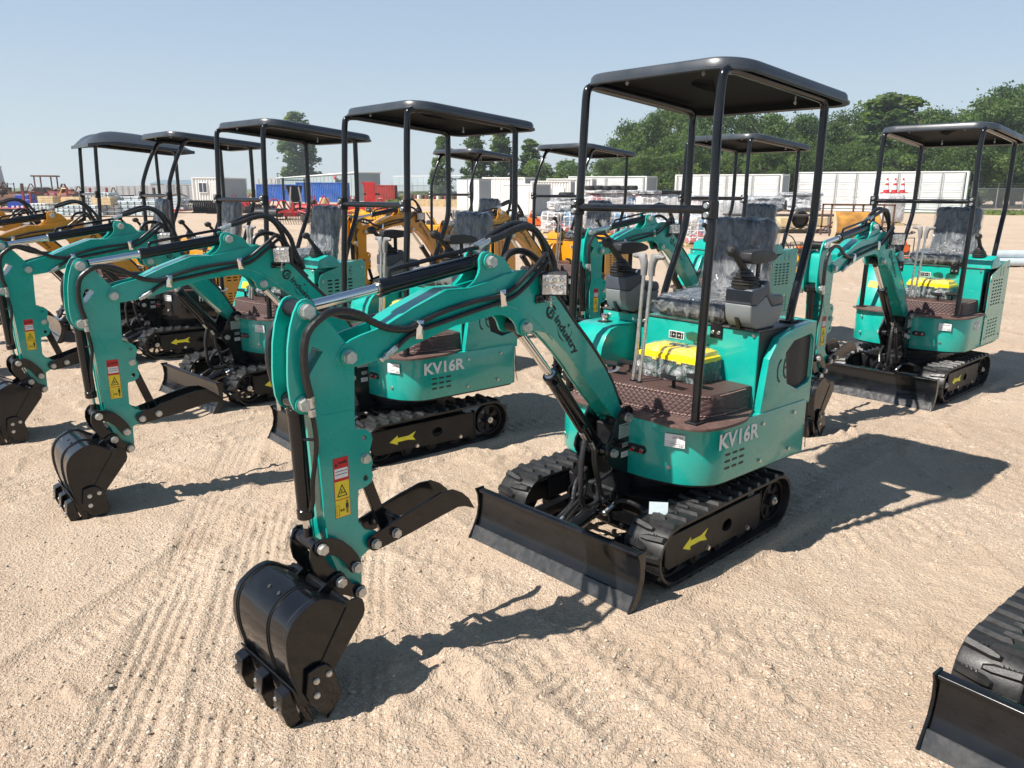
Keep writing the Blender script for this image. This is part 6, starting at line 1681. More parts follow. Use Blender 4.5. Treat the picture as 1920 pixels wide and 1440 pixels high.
def crown_mesh(seed, kind, pale=0):
    rs = np.random.RandomState(seed); blobs = []
    if kind == 'broad':
        for k in range(48):
            a = rs.rand() * 6.28; z = 0.12 + 0.80 * rs.rand(); w = 0.36 * math.sin(min(1, (z - 0.05) * 1.25) * math.pi * 0.92) ** 0.6
            r = w * rs.rand() ** 0.5; blobs.append((r * math.cos(a), r * math.sin(a), z, 0.055 + 0.075 * rs.rand()))
    elif kind == 'poplar':
        for k in range(70):
            z = 0.05 + 0.91 * rs.rand(); w = 0.135 * (math.sin(math.pi * min(1, (z + 0.12) / 1.10) ** 0.85) ** 0.65); a = rs.rand() * 6.28; r = w * rs.rand() ** 0.5
            blobs.append((r * math.cos(a), r * math.sin(a), z, 0.030 + 0.032 * rs.rand()))
    else:
        for k in range(16):
            a = rs.rand() * 6.28; z = 0.15 + 0.68 * rs.rand(); r = 0.42 * rs.rand() ** 0.5
            blobs.append((r * math.cos(a), r * math.sin(a), z, 0.16 + 0.10 * rs.rand()))
    n = 9000 if kind == 'broad' else 7500
    bl = np.array(blobs); p = bl[:, 3] ** 2; p /= p.sum(); ix = rs.choice(len(bl), n, p=p)
    d = rs.randn(n, 3); d /= np.linalg.norm(d, axis=1)[:, None]
    rad = bl[ix, 3] * (0.35 + 0.80 * rs.rand(n) ** 0.7) * np.where(rs.rand(n) < 0.10, 1.5, 1.0)
    c = bl[ix, :3] + d * rad[:, None] * np.array([1, 1, 0.8])
    c[:, 2] = np.clip(c[:, 2], 0.03, 1.0)
    nn = d * 0.7 + rs.randn(n, 3) * 0.6; nn[:, 2] += 0.3; nn /= np.linalg.norm(nn, axis=1)[:, None]
    t = np.cross(nn, rs.randn(n, 3)); t /= np.linalg.norm(t, axis=1)[:, None]; b = np.cross(nn, t)
    s = (0.011 if kind == 'broad' else 0.0125) * (0.6 + 0.8 * rs.rand(n))[:, None] * (1.0 if kind != 'bush' else 1.8)
    co = np.stack([c - t * s - b * s * 0.6, c + t * s - b * s * 0.5, c + t * s * 0.9 + b * s * 0.6, c - t * s * 0.8 + b * s * 0.7], 1).reshape(-1, 3)
    me = bpy.data.meshes.new('crown'); q = np.arange(4 * n)
    me.vertices.add(4 * n); me.vertices.foreach_set('co', co.astype('f').ravel()); me.loops.add(4 * n); me.loops.foreach_set('vertex_index', q.astype('i'))
    me.polygons.add(n); me.polygons.foreach_set('loop_start', (np.arange(n) * 4).astype('i')); me.polygons.foreach_set('loop_total', np.full(n, 4, 'i'))
    for m in LEAFM: me.materials.append(m)
    tone = rs.choice(4, len(bl), p=([0.45, 0.25, 0.2, 0.1] if not pale else [0.3, 0.35, 0.05, 0.3]))[ix]
    flip = rs.rand(n) < 0.3; tone[flip] = rs.randint(0, 4, flip.sum())
    me.polygons.foreach_set('material_index', tone.astype('i'))
    me.update(); me.validate()
    return me
def trunk_mesh(seed, kind):
    g = G(); rn = random.Random(seed)
    top = 0.85 if kind == 'poplar' else 0.6
    g.tube([(0, 0, -0.01), (0.004, 0.0, 0.2), (-0.006, 0.006, 0.45), (0.0, 0.0, top)], 0.022, BARK, 8, 4, rf=lambda t: 1.15 - 0.85 * t)
    for k in range(9):
        z = 0.15 + 0.05 * k; a = rn.random() * 6.28; l = (0.10 if kind == 'poplar' else 0.28) * (0.7 + 0.5 * rn.random())
        g.tube([(0, 0, z), (l * 0.5 * math.cos(a), l * 0.5 * math.sin(a), z + l * 0.5), (l * math.cos(a), l * math.sin(a), z + l * 1.1)], 0.009, BARK, 6, 3, rf=lambda t: 1 - 0.8 * t)
    return g.mesh('trunk')
KINDS = {}
for kd, n in (('broad', 5), ('poplar', 3), ('bush', 2)):
    KINDS[kd] = [(crown_mesh(10 * n + k + len(kd), kd, k % 2), trunk_mesh(k, kd)) for k in range(n)]
trn = random.Random(11)
ORD = 'first second third fourth fifth sixth seventh eighth ninth tenth eleventh twelfth thirteenth fourteenth fifteenth sixteenth seventeenth eighteenth nineteenth twentieth twenty-first twenty-second twenty-third twenty-fourth twenty-fifth twenty-sixth twenty-seventh'.split()
def tree(px, Y, top, kind, label, wide=1.0, base=0.0, group='trees behind the yard'):
    h = zat(top, Y, px) - base
    t = thing('poplar_tree' if kind == 'poplar' else ('bushy_tree' if kind == 'bush' else 'broadleaf_tree'), label, 'tree', (at(px, Y), Y, base), trn.random() * 6.28, group)
    cm, tm_ = trn.choice(KINDS[kind])
    c = obj('crown', cm, t); k = obj('trunk', tm_, t)
    for o in (c, k): o.scale = (h * wide, h * wide, h * 1.02)
    return t
tree(559, 185, 212, 'poplar', 'solitary dense poplar rising behind the third canopy at the left', 1.75)
for px, top, w, lab in ((829, 256, 1.1, 'leftmost slim poplar of the group behind the pale semi-trailer'), (812, 318, 1.3, 'small low poplar shoot left of the slim poplars'), (890, 248, 1.35, 'poplar just left of the second teal canopy post'), (936, 246, 1.6, 'widest poplar of the group behind the toilet cabins'), (992, 262, 1.5, 'poplar at the right end of the group beside the round bush')):
    tree(px, 105, top, 'poplar', lab, w)
tree(1046, 100, 297, 'bush', 'round bushy tree between the poplars and the woods', 1.35)
tree(1090, 115, 322, 'bush', 'small bush at the left foot of the woods', 1.2)
tree(22, 160, 357, 'bush', 'tiny dark bush on the horizon at the far left', 1.6)
back = [(1128, 300), (1150, 262), (1175, 228), (1215, 205), (1255, 196), (1296, 200), (1335, 205), (1372, 208), (1410, 212), (1448, 206), (1484, 210), (1520, 218), (1552, 222), (1584, 202), (1618, 192), (1646, 178), (1680, 182), (1712, 205), (1742, 196), (1775, 205), (1808, 196), (1842, 176), (1872, 160), (1902, 152), (1945, 150), (1990, 160), (2040, 175)]
for i, (px, top) in enumerate(back):
    tree(px, 84 + 5 * ((i * 7) % 3), top, 'poplar' if 1640 < px < 1700 else 'broad', 'tall leafy tree at the back of the woods, %s of that row from the left' % ORD[i], 1.9 if 1640 < px < 1700 else 0.95, group='tall trees of the woods')
front = [(1165, 300), (1200, 290), (1240, 262), (1290, 255), (1335, 290), (1380, 262), (1430, 270), (1475, 258), (1520, 285), (1560, 270), (1605, 262), (1650, 285), (1700, 250), (1745, 265), (1790, 258), (1835, 240), (1880, 250), (1930, 235), (1985, 240)]
for i, (px, top) in enumerate(front):
    tree(px, 76 + 2 * (i % 3), top, 'broad', 'lower leafy tree along the front edge of the woods, %s from the left' % ORD[i], 1.15, group='lower trees at the edge of the woods')
# ------------------------------------------------------------------ goods in the yard
def net_mat():
    m = bpy.data.materials.new('netted_crates'); m.use_nodes = True
    nt = m.node_tree; b = nt.nodes['Principled BSDF']; L = nt.links
    tc = nt.nodes.new('ShaderNodeTexCoord')
    sx = nt.nodes.new('ShaderNodeSeparateXYZ')
    n = nt.nodes.new('ShaderNodeTexNoise'); n.inputs['Scale'].default_value = 1.3; n.inputs['Detail'].default_value = 2
    L.new(tc.outputs['Object'], n.inputs['Vector'])
    mm = nt.nodes.new('ShaderNodeVectorMath'); mm.operation = 'MULTIPLY_ADD'; L.new(n.outputs['Color'], mm.inputs[0]); mm.inputs[1].default_value = (0.16, 0.16, 0.16); L.new(tc.outputs['Object'], mm.inputs[2])
    L.new(mm.outputs[0], sx.inputs[0])
    lines = []
    for k in ('X', 'Y', 'Z'):
        q = nt.nodes.new('ShaderNodeMath'); q.operation = 'MULTIPLY'; q.inputs[1].default_value = 5.2; L.new(sx.outputs[k], q.inputs[0])
        p = nt.nodes.new('ShaderNodeMath'); p.operation = 'PINGPONG'; p.inputs[1].default_value = 0.5; L.new(q.outputs[0], p.inputs[0])
        lt = nt.nodes.new('ShaderNodeMath'); lt.operation = 'LESS_THAN'; lt.inputs[1].default_value = 0.085; L.new(p.outputs[0], lt.inputs[0]); lines.append(lt.outputs[0])
    a = nt.nodes.new('ShaderNodeMath'); a.operation = 'MAXIMUM'; L.new(lines[0], a.inputs[0]); L.new(lines[2], a.inputs[1])
    v = nt.nodes.new('ShaderNodeTexVoronoi'); v.inputs['Scale'].default_value = 2.3; v.distance = 'CHEBYCHEV'; L.new(tc.outputs['Object'], v.inputs['Vector'])
    sc = nt.nodes.new('ShaderNodeSeparateColor'); L.new(v.outputs['Color'], sc.inputs[0])
    cr = nt.nodes.new('ShaderNodeValToRGB'); L.new(sc.outputs[0], cr.inputs[0]); cr.color_ramp.interpolation = 'CONSTANT'
    e = cr.color_ramp.elements; e[0].position = 0; e[0].color = rgb(0.42, 0.41, 0.41); e[1].position = 0.35; e[1].color = rgb(0.46, 0.16, 0.17)
    for p_, c_ in ((0.52, (0.50, 0.46, 0.46)), (0.70, (0.16, 0.28, 0.42)), (0.80, (0.40, 0.10, 0.12)), (0.90, (0.22, 0.20, 0.20))):
        x = e.new(p_); x.color = rgb(*c_)
    mx = nt.nodes.new('ShaderNodeMix'); mx.data_type = 'RGBA'; L.new(a.outputs[0], mx.inputs['Factor']); L.new(cr.outputs[0], mx.inputs['A']); mx.inputs['B'].default_value = rgb(0.68, 0.68, 0.68)
    L.new(mx.outputs['Result'], b.inputs['Base Color']); b.inputs['Roughness'].default_value = 0.3; b.inputs['Coat Weight'].default_value = 0.5
    n2 = nt.nodes.new('ShaderNodeTexNoise'); n2.inputs['Scale'].default_value = 9; n2.inputs['Distortion'].default_value = 1.5; L.new(tc.outputs['Object'], n2.inputs['Vector'])
    bp = nt.nodes.new('ShaderNodeBump'); bp.inputs['Strength'].default_value = 0.7; bp.inputs['Distance'].default_value = 0.08; L.new(n2.outputs['Fac'], bp.inputs['Height']); L.new(bp.outputs[0], b.inputs['Normal'])
    return m
NETM = net_mat()
WRAPW = film_mat('white_stretch_wrap', (0.42, 0.42, 0.42), 0.22, rough=0.25, scale=5, dist=0.02)
WRAPG = film_mat('grey_stretch_wrap', (0.25, 0.26, 0.27), 0.20, rough=0.25, scale=5, dist=0.02)

def lumpbox(g, w, d, z0, z1, m, seed, rough=0.04):
    rn = random.Random(seed); b = bmesh.new(); bmesh.ops.create_cube(b, size=1.0)
    bmesh.ops.subdivide_edges(b, edges=list(b.edges), cuts=7, use_grid_fill=True)
    for v in b.verts:
        p = v.co * 2; q = Vector((abs(p.x) ** 6 + abs(p.y) ** 6 + abs(p.z) ** 6,)) if False else (abs(p.x) ** 8 + abs(p.y) ** 8 + abs(p.z) ** 8) ** (1 / 8)
        p = p / max(q, 1e-6) * max(abs(p.x), abs(p.y), abs(p.z))
        v.co = Vector((p.x * w / 2 + rn.uniform(-rough, rough), p.y * d / 2 + rn.uniform(-rough, rough), z0 + (p.z + 1) / 2 * (z1 - z0) + rn.uniform(-rough, rough) * 0.6))
    g.take(b, m)
def pallet(g, w, d):
    for y in (-d / 2 + 0.06, 0, d / 2 - 0.06): g.box((0, y, 0.05), (w, 0.10, 0.09), WOOD, bev=0)
    for k in range(6): g.box((-w / 2 + 0.06 + k * (w - 0.12) / 5, 0, 0.108), (0.10, d, 0.02), WOOD, bev=0)
def wrapped(lab, x0, x1, Y, ytop, m, seed, d=1.4, name='wrapped_pallet', grp='wrapped pallets of goods', z0=0.12, cap=None):
    xa, xb = at(x0, Y), at(x1, Y); w = xb - xa; z1 = zat(ytop, Y, (x0 + x1) / 2)
    t = thing(name, lab, 'wrapped pallet', ((xa + xb) / 2, Y + d / 2, 0), R(random.Random(seed).uniform(-8, 8)), grp)
    part(t, 'pallet', lab, lambda g: pallet(g, w, d))
    part(t, 'wrapped_load', lab, lambda g: lumpbox(g, w * 0.98, d * 0.98, z0, z1, m, seed))
    if cap: part(t, 'top_sheet', lab, lambda g: lumpbox(g, w * 1.04, d * 1.02, z1 - 0.02, z1 + 0.10, cap, seed + 1, 0.03))
    return t, z1
def tyre(lab, px, Y, z, r=0.30, flat=True, grp='tyres lying on the wrapped stacks', dx=0):
    t = obj('tyre', None); 
    g = G(); rs = []
    for i in range(25):
        a = 2 * math.pi * i / 24; c = Vector((math.cos(a), math.sin(a), 0))
        rs.append([c * (r - 0.07 + 0.07 * math.cos(b)) + Vector((0, 0, 0.09 * math.sin(b))) for b in [2 * math.pi * k / 10 for k in range(10)]])
    g.rings(rs, TYRE, cap=False); g.cyl((0, 0, -0.05), (0, 0, 0.05), r - 0.12, DIRTYM, 20); me = g.mesh('tyre')
    bpy.data.objects.remove(t)
    o = obj('tyre', me, None, lab, 'tyre', grp); o.location = (at(px, Y) + dx, Y + 0.5, z + 0.09)
    if not flat: o.rotation_euler = (R(90), 0, R(10)); o.location.z = z + r
    return o

_, z = wrapped('netted pallet with red and blue boxes under a wrapped white car shell', 1018, 1098, 27, 397, NETM, 1, d=1.6)
wrapped('white toy car shell wrapped in film on top of the left netted pallet', 1030, 1092, 27.3, 373, WRAPW, 2, d=1.1, name='wrapped_car_shell', z0=z + 0.02) if False else None
t = thing('wrapped_car_shell', 'white car shell wrapped in film on top of the left netted pallet', 'wrapped shell', (at(1060, 27.8), 27.8, z + 0.04), 0.1)
part(t, 'car_shell', '', lambda g: (lumpbox(g, 1.15, 0.9, 0, 0.30, WRAPW, 3, 0.03), lumpbox(g, 0.9, 0.75, 0.26, 0.42, WRAPG, 4, 0.02), [g.cyl((x, -0.50, 0.08), (x, -0.42, 0.08), 0.11, WRAPG, 16) for x in (-0.33, 0.33)]))
tyre('black tyre lying on the car shell on the left netted pallet', 1064, 27.6, z + 0.46, 0.28)
wrapped('netted pallet of red boxes in front of the long wrapped stack', 1104, 1190, 25.5, 398, NETM, 5, d=1.6)
_, z2 = wrapped('tall netted stack with blue and red boxes carrying a row of tyres', 1100, 1196, 31, 362, NETM, 6, d=1.8, cap=WRAPW)
for k, (px, w) in enumerate(((1108, 'first'), (1124, 'second'), (1140, 'third'), (1157, 'fourth'), (1174, 'fifth'), (1190, 'sixth'))):
    tyre('%s tyre from the left in the row of six on the tall netted stack' % w, px, 31, z2 + 0.10 + 0.01 * (k % 2), 0.21)
wrapped('long film-wrapped netted stack right of the row of tyres', 1198, 1244, 30, 363, NETM, 7, d=1.6, cap=WRAPG)
wrapped('wrapped stack under a black cover between the two canopy posts', 1236, 1300, 33, 362, WRAPW, 8, d=1.4, cap=BPLAST)
wrapped('netted stack of red boxes right of the nearest crossbar post', 1296, 1350, 29, 372, NETM, 9, d=1.5, cap=WRAPW)
wrapped('low netted pallet of red boxes seen under the nearest crossbar', 1196, 1290, 23, 412, NETM, 10, d=1.5)
wrapped('low netted pallet of red boxes beside the rear teal machine', 1292, 1345, 21.5, 405, NETM, 11, d=1.2)
wrapped('grey film-wrapped bale stack left of the white one on the steel table', 1415, 1478, 31, 368, WRAPG, 12, d=1.4, z0=0.75)
wrapped('white film-wrapped bale stack on the steel table behind the big canopy post', 1480, 1548, 31, 366, WRAPW, 13, d=1.4, z0=0.75, cap=WRAPW)
wrapped('white film-wrapped bundle between the netted boxes and the bales', 1352, 1412, 31, 372, WRAPW, 14, d=1.4)
t = thing('steel_table', 'long low steel frame table carrying the wrapped bales', 'table', (at(1482, 29.6), 30.2, 0))
part(t, 'table_top', '', lambda g: g.box((0, 0, 0.66), (4.2, 1.3, 0.06), DIRTYM))
for k, (x, y) in enumerate(((-2.0, -0.6), (2.0, -0.6), (-2.0, 0.6), (2.0, 0.6))):
    part(t, 'leg', str(k), lambda g, x=x, y=y: g.box((x, y, 0.32), (0.09, 0.09, 0.64), ZINC))
part(t, 'brace', '', lambda g: [g.cyl((-1.9, -0.6, 0.6), (-1.2, -0.6, 0.05), 0.03, DIRTYM, 8), g.cyl((1.9, -0.6, 0.6), (1.2, -0.6, 0.05), 0.03, DIRTYM, 8)])
for k, (px, w) in enumerate(((1442, 'left'), (1515, 'right'))):
    tyre('%s big black wheel standing under the wrapped bales' % w, px, 30.0, 0.16, 0.34, False, 'wheels under the wrapped bales')
# cones on a wrapped block
_, zc = wrapped('white wrapped block on a pallet carrying three traffic cones', 1656, 1703, 37, 363, WRAPW, 15, d=1.2)
def cone_part(g):
    g.box((0, 0, 0.02), (0.36, 0.36, 0.04), RED, bev=0.01)
    rs = [(0.135, 0.04), (0.115, 0.16), (0.087, 0.34), (0.070, 0.45), (0.050, 0.57), (0.032, 0.68)]
    for i in range(len(rs) - 1):
        g.cyl((0, 0, rs[i][1]), (0, 0, rs[i + 1][1]), rs[i][0], WHITE if i in (1, 3) else CONEM, 20, r1=rs[i + 1][0])
CONEM = mat('red_cone_plastic', (0.55, 0.03, 0.03), 0.4)
for px, w in ((1668, 'left'), (1683, 'middle'), (1698, 'right')):
    o = thing('traffic_cone', '%s one of the three red and white traffic cones on the wrapped block' % w, 'traffic cone', (at(px, 37.2), 37.5, zc + 0.02), 0.2, 'traffic cones on the wrapped block')
    part(o, 'cone_body', '', cone_part)
# loader bucket and rack behind the right machine
t = thing('loader_bucket', 'big rusty yellow loader bucket lying behind the boom of the right-hand machine', 'loader bucket', (at(1617, 24), 24.4, 0), R(-10))
def f(g):
    pr = [(0.0, 0.0), (-0.55, 0.05), (-0.75, 0.35), (-0.70, 0.75), (-0.35, 0.95), (-0.30, 0.90), (-0.62, 0.70), (-0.66, 0.38), (-0.5, 0.12), (0.0, 0.06)]
    g.prism([(a, b) for a, b in pr], -0.62, 0.62, LBK, axis='y', M=Matrix.Rotation(R(90), 4, 'Z'))
    for s in (-0.62, 0.60): g.prism([(0.0, 0.0), (-0.55, 0.05), (-0.75, 0.35), (-0.70, 0.75), (-0.35, 0.95)], s, s + 0.03, LBE, axis='y', M=Matrix.Rotation(R(90), 4, 'Z'))
LBK = mat('worn_yellow_bucket_paint', (0.42, 0.20, 0.03), 0.55, noise=(3, 0.4), dirt=((0.10, 0.05, 0.03), 0.8, 2)); LBE = mat('pale_worn_bucket_edge', (0.50, 0.40, 0.26), 0.5, noise=(3, 0.3))
part(t, 'bucket_shell', '', f)
part(t, 'bucket_ear', '', lambda g: [g.prism([(-0.1, 0.9), (0.1, 0.9), (0.04, 1.15), (-0.05, 1.15)], x, x + 0.05, LBK, axis='x', M=Matrix.Rotation(R(90), 4, 'Z') @ Matrix.Translation((-0.5, 0, 0))) for x in (-0.1, 0.1)] and g.box((0, -0.5, 1.0), (0.3, 0.1, 0.16), LBK))
t = thing('steel_rack', 'open brown steel pipe rack between the wrapped bales and the traffic cones', 'rack', (at(1625, 28), 28.5, 0))
part(t, 'rack_frame', '', lambda g: [g.box((x, y, 0.55), (0.05, 0.05, 1.1), RUST, bev=0) for x in (-1.1, 0.0, 1.1) for y in (-0.4, 0.4)] + [g.box((0, y, z), (2.25, 0.05, 0.05), RUST, bev=0) for y in (-0.4, 0.4) for z in (0.3, 1.08)])
t = thing('wooden_crates', 'flat pale lumber crates on the ground behind the steel table', 'crates', (at(1540, 36), 36, 0))
part(t, 'crate', '', lambda g: [g.box((x, 0, 0.2 + 0.02 * k), (1.1, 1.0, 0.36), WOOD) for k, x in enumerate((-1.3, 0.0, 1.25))])

# small machines: orange plate compactors, tillers and other attachments, each built from its own pieces
def implement(lab, px, Y, kind, m, seed, sc=1.0, cat='attachment', name=None, grp=None):
    rn = random.Random(seed)
    t = thing(name or {'rake': 'tine_rake', 'tiller': 'rotary_tiller', 'compactor': 'plate_compactor', 'mower': 'rotary_mower', 'auger': 'auger_frame', 'grapple': 'grapple_bucket', 'plow': 'disc_harrow'}[kind], lab, cat, (at(px, Y), Y, 0), R(rn.uniform(-25, 25)), grp)
    t.scale = (sc, sc, sc)
    if kind == 'compactor':
        part(t, 'base_plate', lab, lambda g: g.prism([(-0.35, 0.12), (-0.25, 0.02), (0.25, 0.02), (0.35, 0.12)], -0.22, 0.22, m))
        part(t, 'engine', lab, lambda g: (g.box((0, 0, 0.30), (0.34, 0.32, 0.26), DIRTYM, bev=0.02), g.cyl((0.05, -0.17, 0.34), (0.05, -0.10, 0.34), 0.10, m, 18, bev=0.01), g.box((0, 0, 0.46), (0.24, 0.22, 0.10), m, bev=0.03)))
        part(t, 'handle', lab, lambda g: g.tube([(-0.2, -0.18, 0.3), (-0.5, -0.18, 0.75), (-0.62, 0, 0.85), (-0.5, 0.18, 0.75), (-0.2, 0.18, 0.3)], 0.016, BPLAST, 8))
        part(t, 'roll_cage', lab, lambda g: [g.tube([(-0.22, y, 0.14), (-0.22, y, 0.6), (0.22, y, 0.6), (0.22, y, 0.14)], 0.014, BPLAST, 8, 1) for y in (-0.2, 0.2)])
    elif kind == 'grapple':
        part(t, 'frame', lab, lambda g: (g.box((0, 0.35, 0.35), (1.5, 0.08, 0.6), BLACKM, bev=0.02), g.cyl((-0.75, 0.2, 0.65), (0.75, 0.2, 0.65), 0.05, BLACKM, 12)))
        for k in range(11):
            x = -0.72 + 0.144 * k
            part(t, 'tine', lab + str(k), lambda g, x=x: g.prism([(0.36, 0.55), (0.30, 0.75), (0.0, 0.85), (-0.35, 0.72), (-0.50, 0.40), (-0.44, 0.40), (-0.30, 0.62), (0.0, 0.74), (0.22, 0.62), (0.28, 0.1), (-0.3, 0.02), (-0.3, 0.0), (0.36, 0.0)], x - 0.012, x + 0.012, BLACKM, axis='x'))
    elif kind == 'tiller':
        part(t, 'hood', lab, lambda g: (g.prism([(-0.35, 0.25), (-0.30, 0.50), (0.0, 0.58), (0.30, 0.50), (0.35, 0.22), (0.33, 0.22), (0.28, 0.47), (0.0, 0.55), (-0.28, 0.47), (-0.33, 0.25)], -0.7, 0.7, m, axis='x'), [g.box((x, 0, 0.34), (0.02, 0.6, 0.4), m) for x in (-0.7, 0.7)]))
        part(t, 'mast', lab, lambda g: [g.box((x, 0.05, 0.72), (0.04, 0.10, 0.40), m, rot=Matrix.Rotation(0.35 * s, 4, 'Y')) for x, s in ((-0.12, 1), (0.12, -1))])
        part(t, 'gearbox', lab, lambda g: (g.box((0, -0.02, 0.66), (0.22, 0.26, 0.2), DIRTYM, bev=0.03), g.cyl((0, -0.35, 0.66), (0, -0.1, 0.66), 0.035, ZINC, 10)))
        part(t, 'rotor', lab, lambda g: (g.cyl((-0.68, 0, 0.24), (0.68, 0, 0.24), 0.05, BLACKM, 12), [g.box((-0.6 + 0.12 * k, 0.14 * math.cos(k * 1.3), 0.24 + 0.14 * math.sin(k * 1.3)), (0.03, 0.16, 0.05), BLACKM, rot=Matrix.Rotation(k * 1.3, 4, 'X'), bev=0) for k in range(11)]))
    elif kind == 'mower':
        part(t, 'deck', lab, lambda g: (g.prism(rrect(-0.65, 0.65, -0.5, 0.5, 0.15), 0.12, 0.30, m, axis='z', bev=0.02), g.box((0, 0, 0.36), (0.26, 0.3, 0.18), DIRTYM, bev=0.03)))
        part(t, 'hitch_frame', lab, lambda g: (g.tube([(-0.35, -0.45, 0.3), (-0.1, -0.5, 0.75), (0.1, -0.5, 0.75), (0.35, -0.45, 0.3)], 0.03, m, 8, 1), g.cyl((0, -0.5, 0.72), (0, 0.4, 0.32), 0.025, BLACKM, 8)))
        part(t, 'wheel', lab, lambda g: g.cyl((-0.04, 0.66, 0.16), (0.04, 0.66, 0.16), 0.16, TYRE, 18, bev=0.02))
    elif kind == 'plow':
        part(t, 'frame', lab, lambda g: ([g.box((x, 0, 0.55), (0.07, 1.0, 0.07), m) for x in (-0.45, 0.45)], [g.box((0, y, 0.55), (1.0, 0.07, 0.07), m) for y in (-0.45, 0.45)], [g.cyl((x, -0.45, 0.55), (x * 0.1, -0.45, 0.95), 0.025, m, 8) for x in (-0.22, 0.22)]))
        for j, y in enumerate((-0.3, 0.3)):
            for k in range(5):
                x = -0.44 + 0.22 * k
                part(t, 'disc', lab + str((j, k)), lambda g, x=x, y=y: g.cyl((x, y - 0.015, 0.24), (x + 0.01, y + 0.015, 0.24), 0.22, DIRTYM, 20, r1=0.19))
    elif kind == 'rake':
        part(t, 'frame', lab, lambda g: (g.tube([(-0.6, 0, 0.5), (0.0, 0.2, 0.62), (0.6, 0, 0.5)], 0.04, m, 8), g.box((0, 0.1, 0.7), (0.1, 0.1, 0.5), m)))
        for k in range(12):
            x = -0.6 + 0.109 * k
            part(t, 'tine', lab + str(k), lambda g, x=x: g.tube([(x, 0.0, 0.52), (x, -0.15, 0.35), (x, -0.12, 0.12), (x, 0.02, 0.02)], 0.012, BLACKM, 5, 3))
    elif kind == 'auger':
        part(t, 'frame', lab, lambda g: ([g.box((x, y, 0.85), (0.05, 0.05, 1.7), BLACKM) for x in (-0.5, 0.5) for y in (-0.3, 0.3)], [g.box((0, y, 1.6), (1.05, 0.04, 0.04), BLACKM) for y in (-0.3, 0.3)], g.box((0, 0, 0.1), (1.1, 0.7, 0.1), BLACKM)))
        part(t, 'hopper', lab, lambda g: (g.prism([(-0.4, 1.35), (0.35, 1.35), (0.15, 0.6), (-0.15, 0.6)], -0.25, 0.25, BLACKM), g.box((0, 0, 0.35), (0.5, 0.4, 0.45), DECK, bev=0.03)))
        part(t, 'hydraulic_ram', lab, lambda g: (g.cyl((0.3, -0.3, 0.3), (0.15, -0.3, 1.3), 0.035, ZINC, 10), g.cyl((-0.3, -0.3, 0.3), (-0.2, -0.3, 1.3), 0.035, ZINC, 10)))
    return t

for k, (px, Y, s, w) in enumerate(((1476, 16.5, 0.75, 'leftmost'), (1495, 15.0, 0.95, 'middle, nearest'), (1512, 17.5, 0.75, 'rightmost'))):
    implement('orange and black plate compactor on the sand under the steel table, %s of three' % w, px, Y, 'compactor', IMPORA if k != 1 else IMPYEL, k, s, 'compactor', grp='plate compactors')
implement('small orange engine machine seen just behind the right machine at its seat', 1702, 18, 'compactor', IMPORA, 5, 0.9, 'compactor')
implement('orange tiller left of the netted pallets', 1000, 31, 'tiller', IMPORA, 6, 0.85, 'tiller')
implement('yellow and black mower attachment behind the wrapped seat of the second machine', 806, 29, 'mower', IMPYEL, 7, 1.0)
implement('orange compactor behind the yellow boom with the work light', 967, 25, 'compactor', IMPORA, 8, 1.2, 'compactor')
implement('black grapple bucket on the ground by the office cabin, left of the two', 376, 50, 'grapple', BLACKM, 9, 0.95, 'grapple', grp='black grapple buckets')
implement('black grapple bucket on the ground by the office cabin, right of the two', 405, 49, 'grapple', BLACKM, 10, 0.85, 'grapple', grp='black grapple buckets')
reds = [('red rotary tiller right beside the grapple buckets', 437, 50, 'tiller', IMPRED), ('red disc harrow at the foot of the blue container, leftmost', 478, 52, 'plow', IMPRED), ('red mower deck between two canopy posts in front of the blue container', 510, 47, 'mower', IMPRED),
        ('black tall hopper frame standing in front of the blue containers', 552, 47, 'auger', BLACKM), ('red rotary mower left of the black hopper frame', 530, 41, 'mower', IMPRED), ('red tiller right of the black hopper frame', 585, 44, 'tiller', IMPRED),
        ('red and black disc harrow below the gap between the blue containers', 607, 42, 'plow', IMPRED), ('black tine rake with a red strap behind the wrapped seat', 560, 38, 'rake', BLACKM), ('black disc harrow close to the orange cone-coloured box', 590, 36, 'plow', BLACKM), ('red tine rake lying near the orange box', 545, 35, 'rake', IMPRED),
        ('red tiller in front of the right blue container end', 660, 48, 'tiller', IMPRED), ('red mower in front of the red container', 722, 52, 'mower', IMPRED), ('yellow rake frame left of the red spreader', 665, 36, 'rake', IMPYEL), ('yellow tiller behind the second crossbar', 690, 35, 'tiller', IMPYEL), ('yellow disc harrow right of the red spreader', 712, 37, 'plow', IMPYEL), ('yellow mower frame behind the yellow boom', 742, 38, 'mower', IMPYEL), ('red disc harrow in the middle distance under the crossbar', 640, 34, 'plow', IMPRED), ('black rake beside the yellow attachments', 725, 33, 'rake', BLACKM), ('black mower deck between grapples and harrows', 462, 46, 'mower', BLACKM), ('black tiller left of the red rotary mower', 497, 40, 'tiller', BLACKM)]
for i, (lab, px, Y, kd, m) in enumerate(reds): implement(lab, px, Y, kd, m, 20 + i, 1.25 if Y > 40 else 1.0, grp='farm attachments lying in the yard')
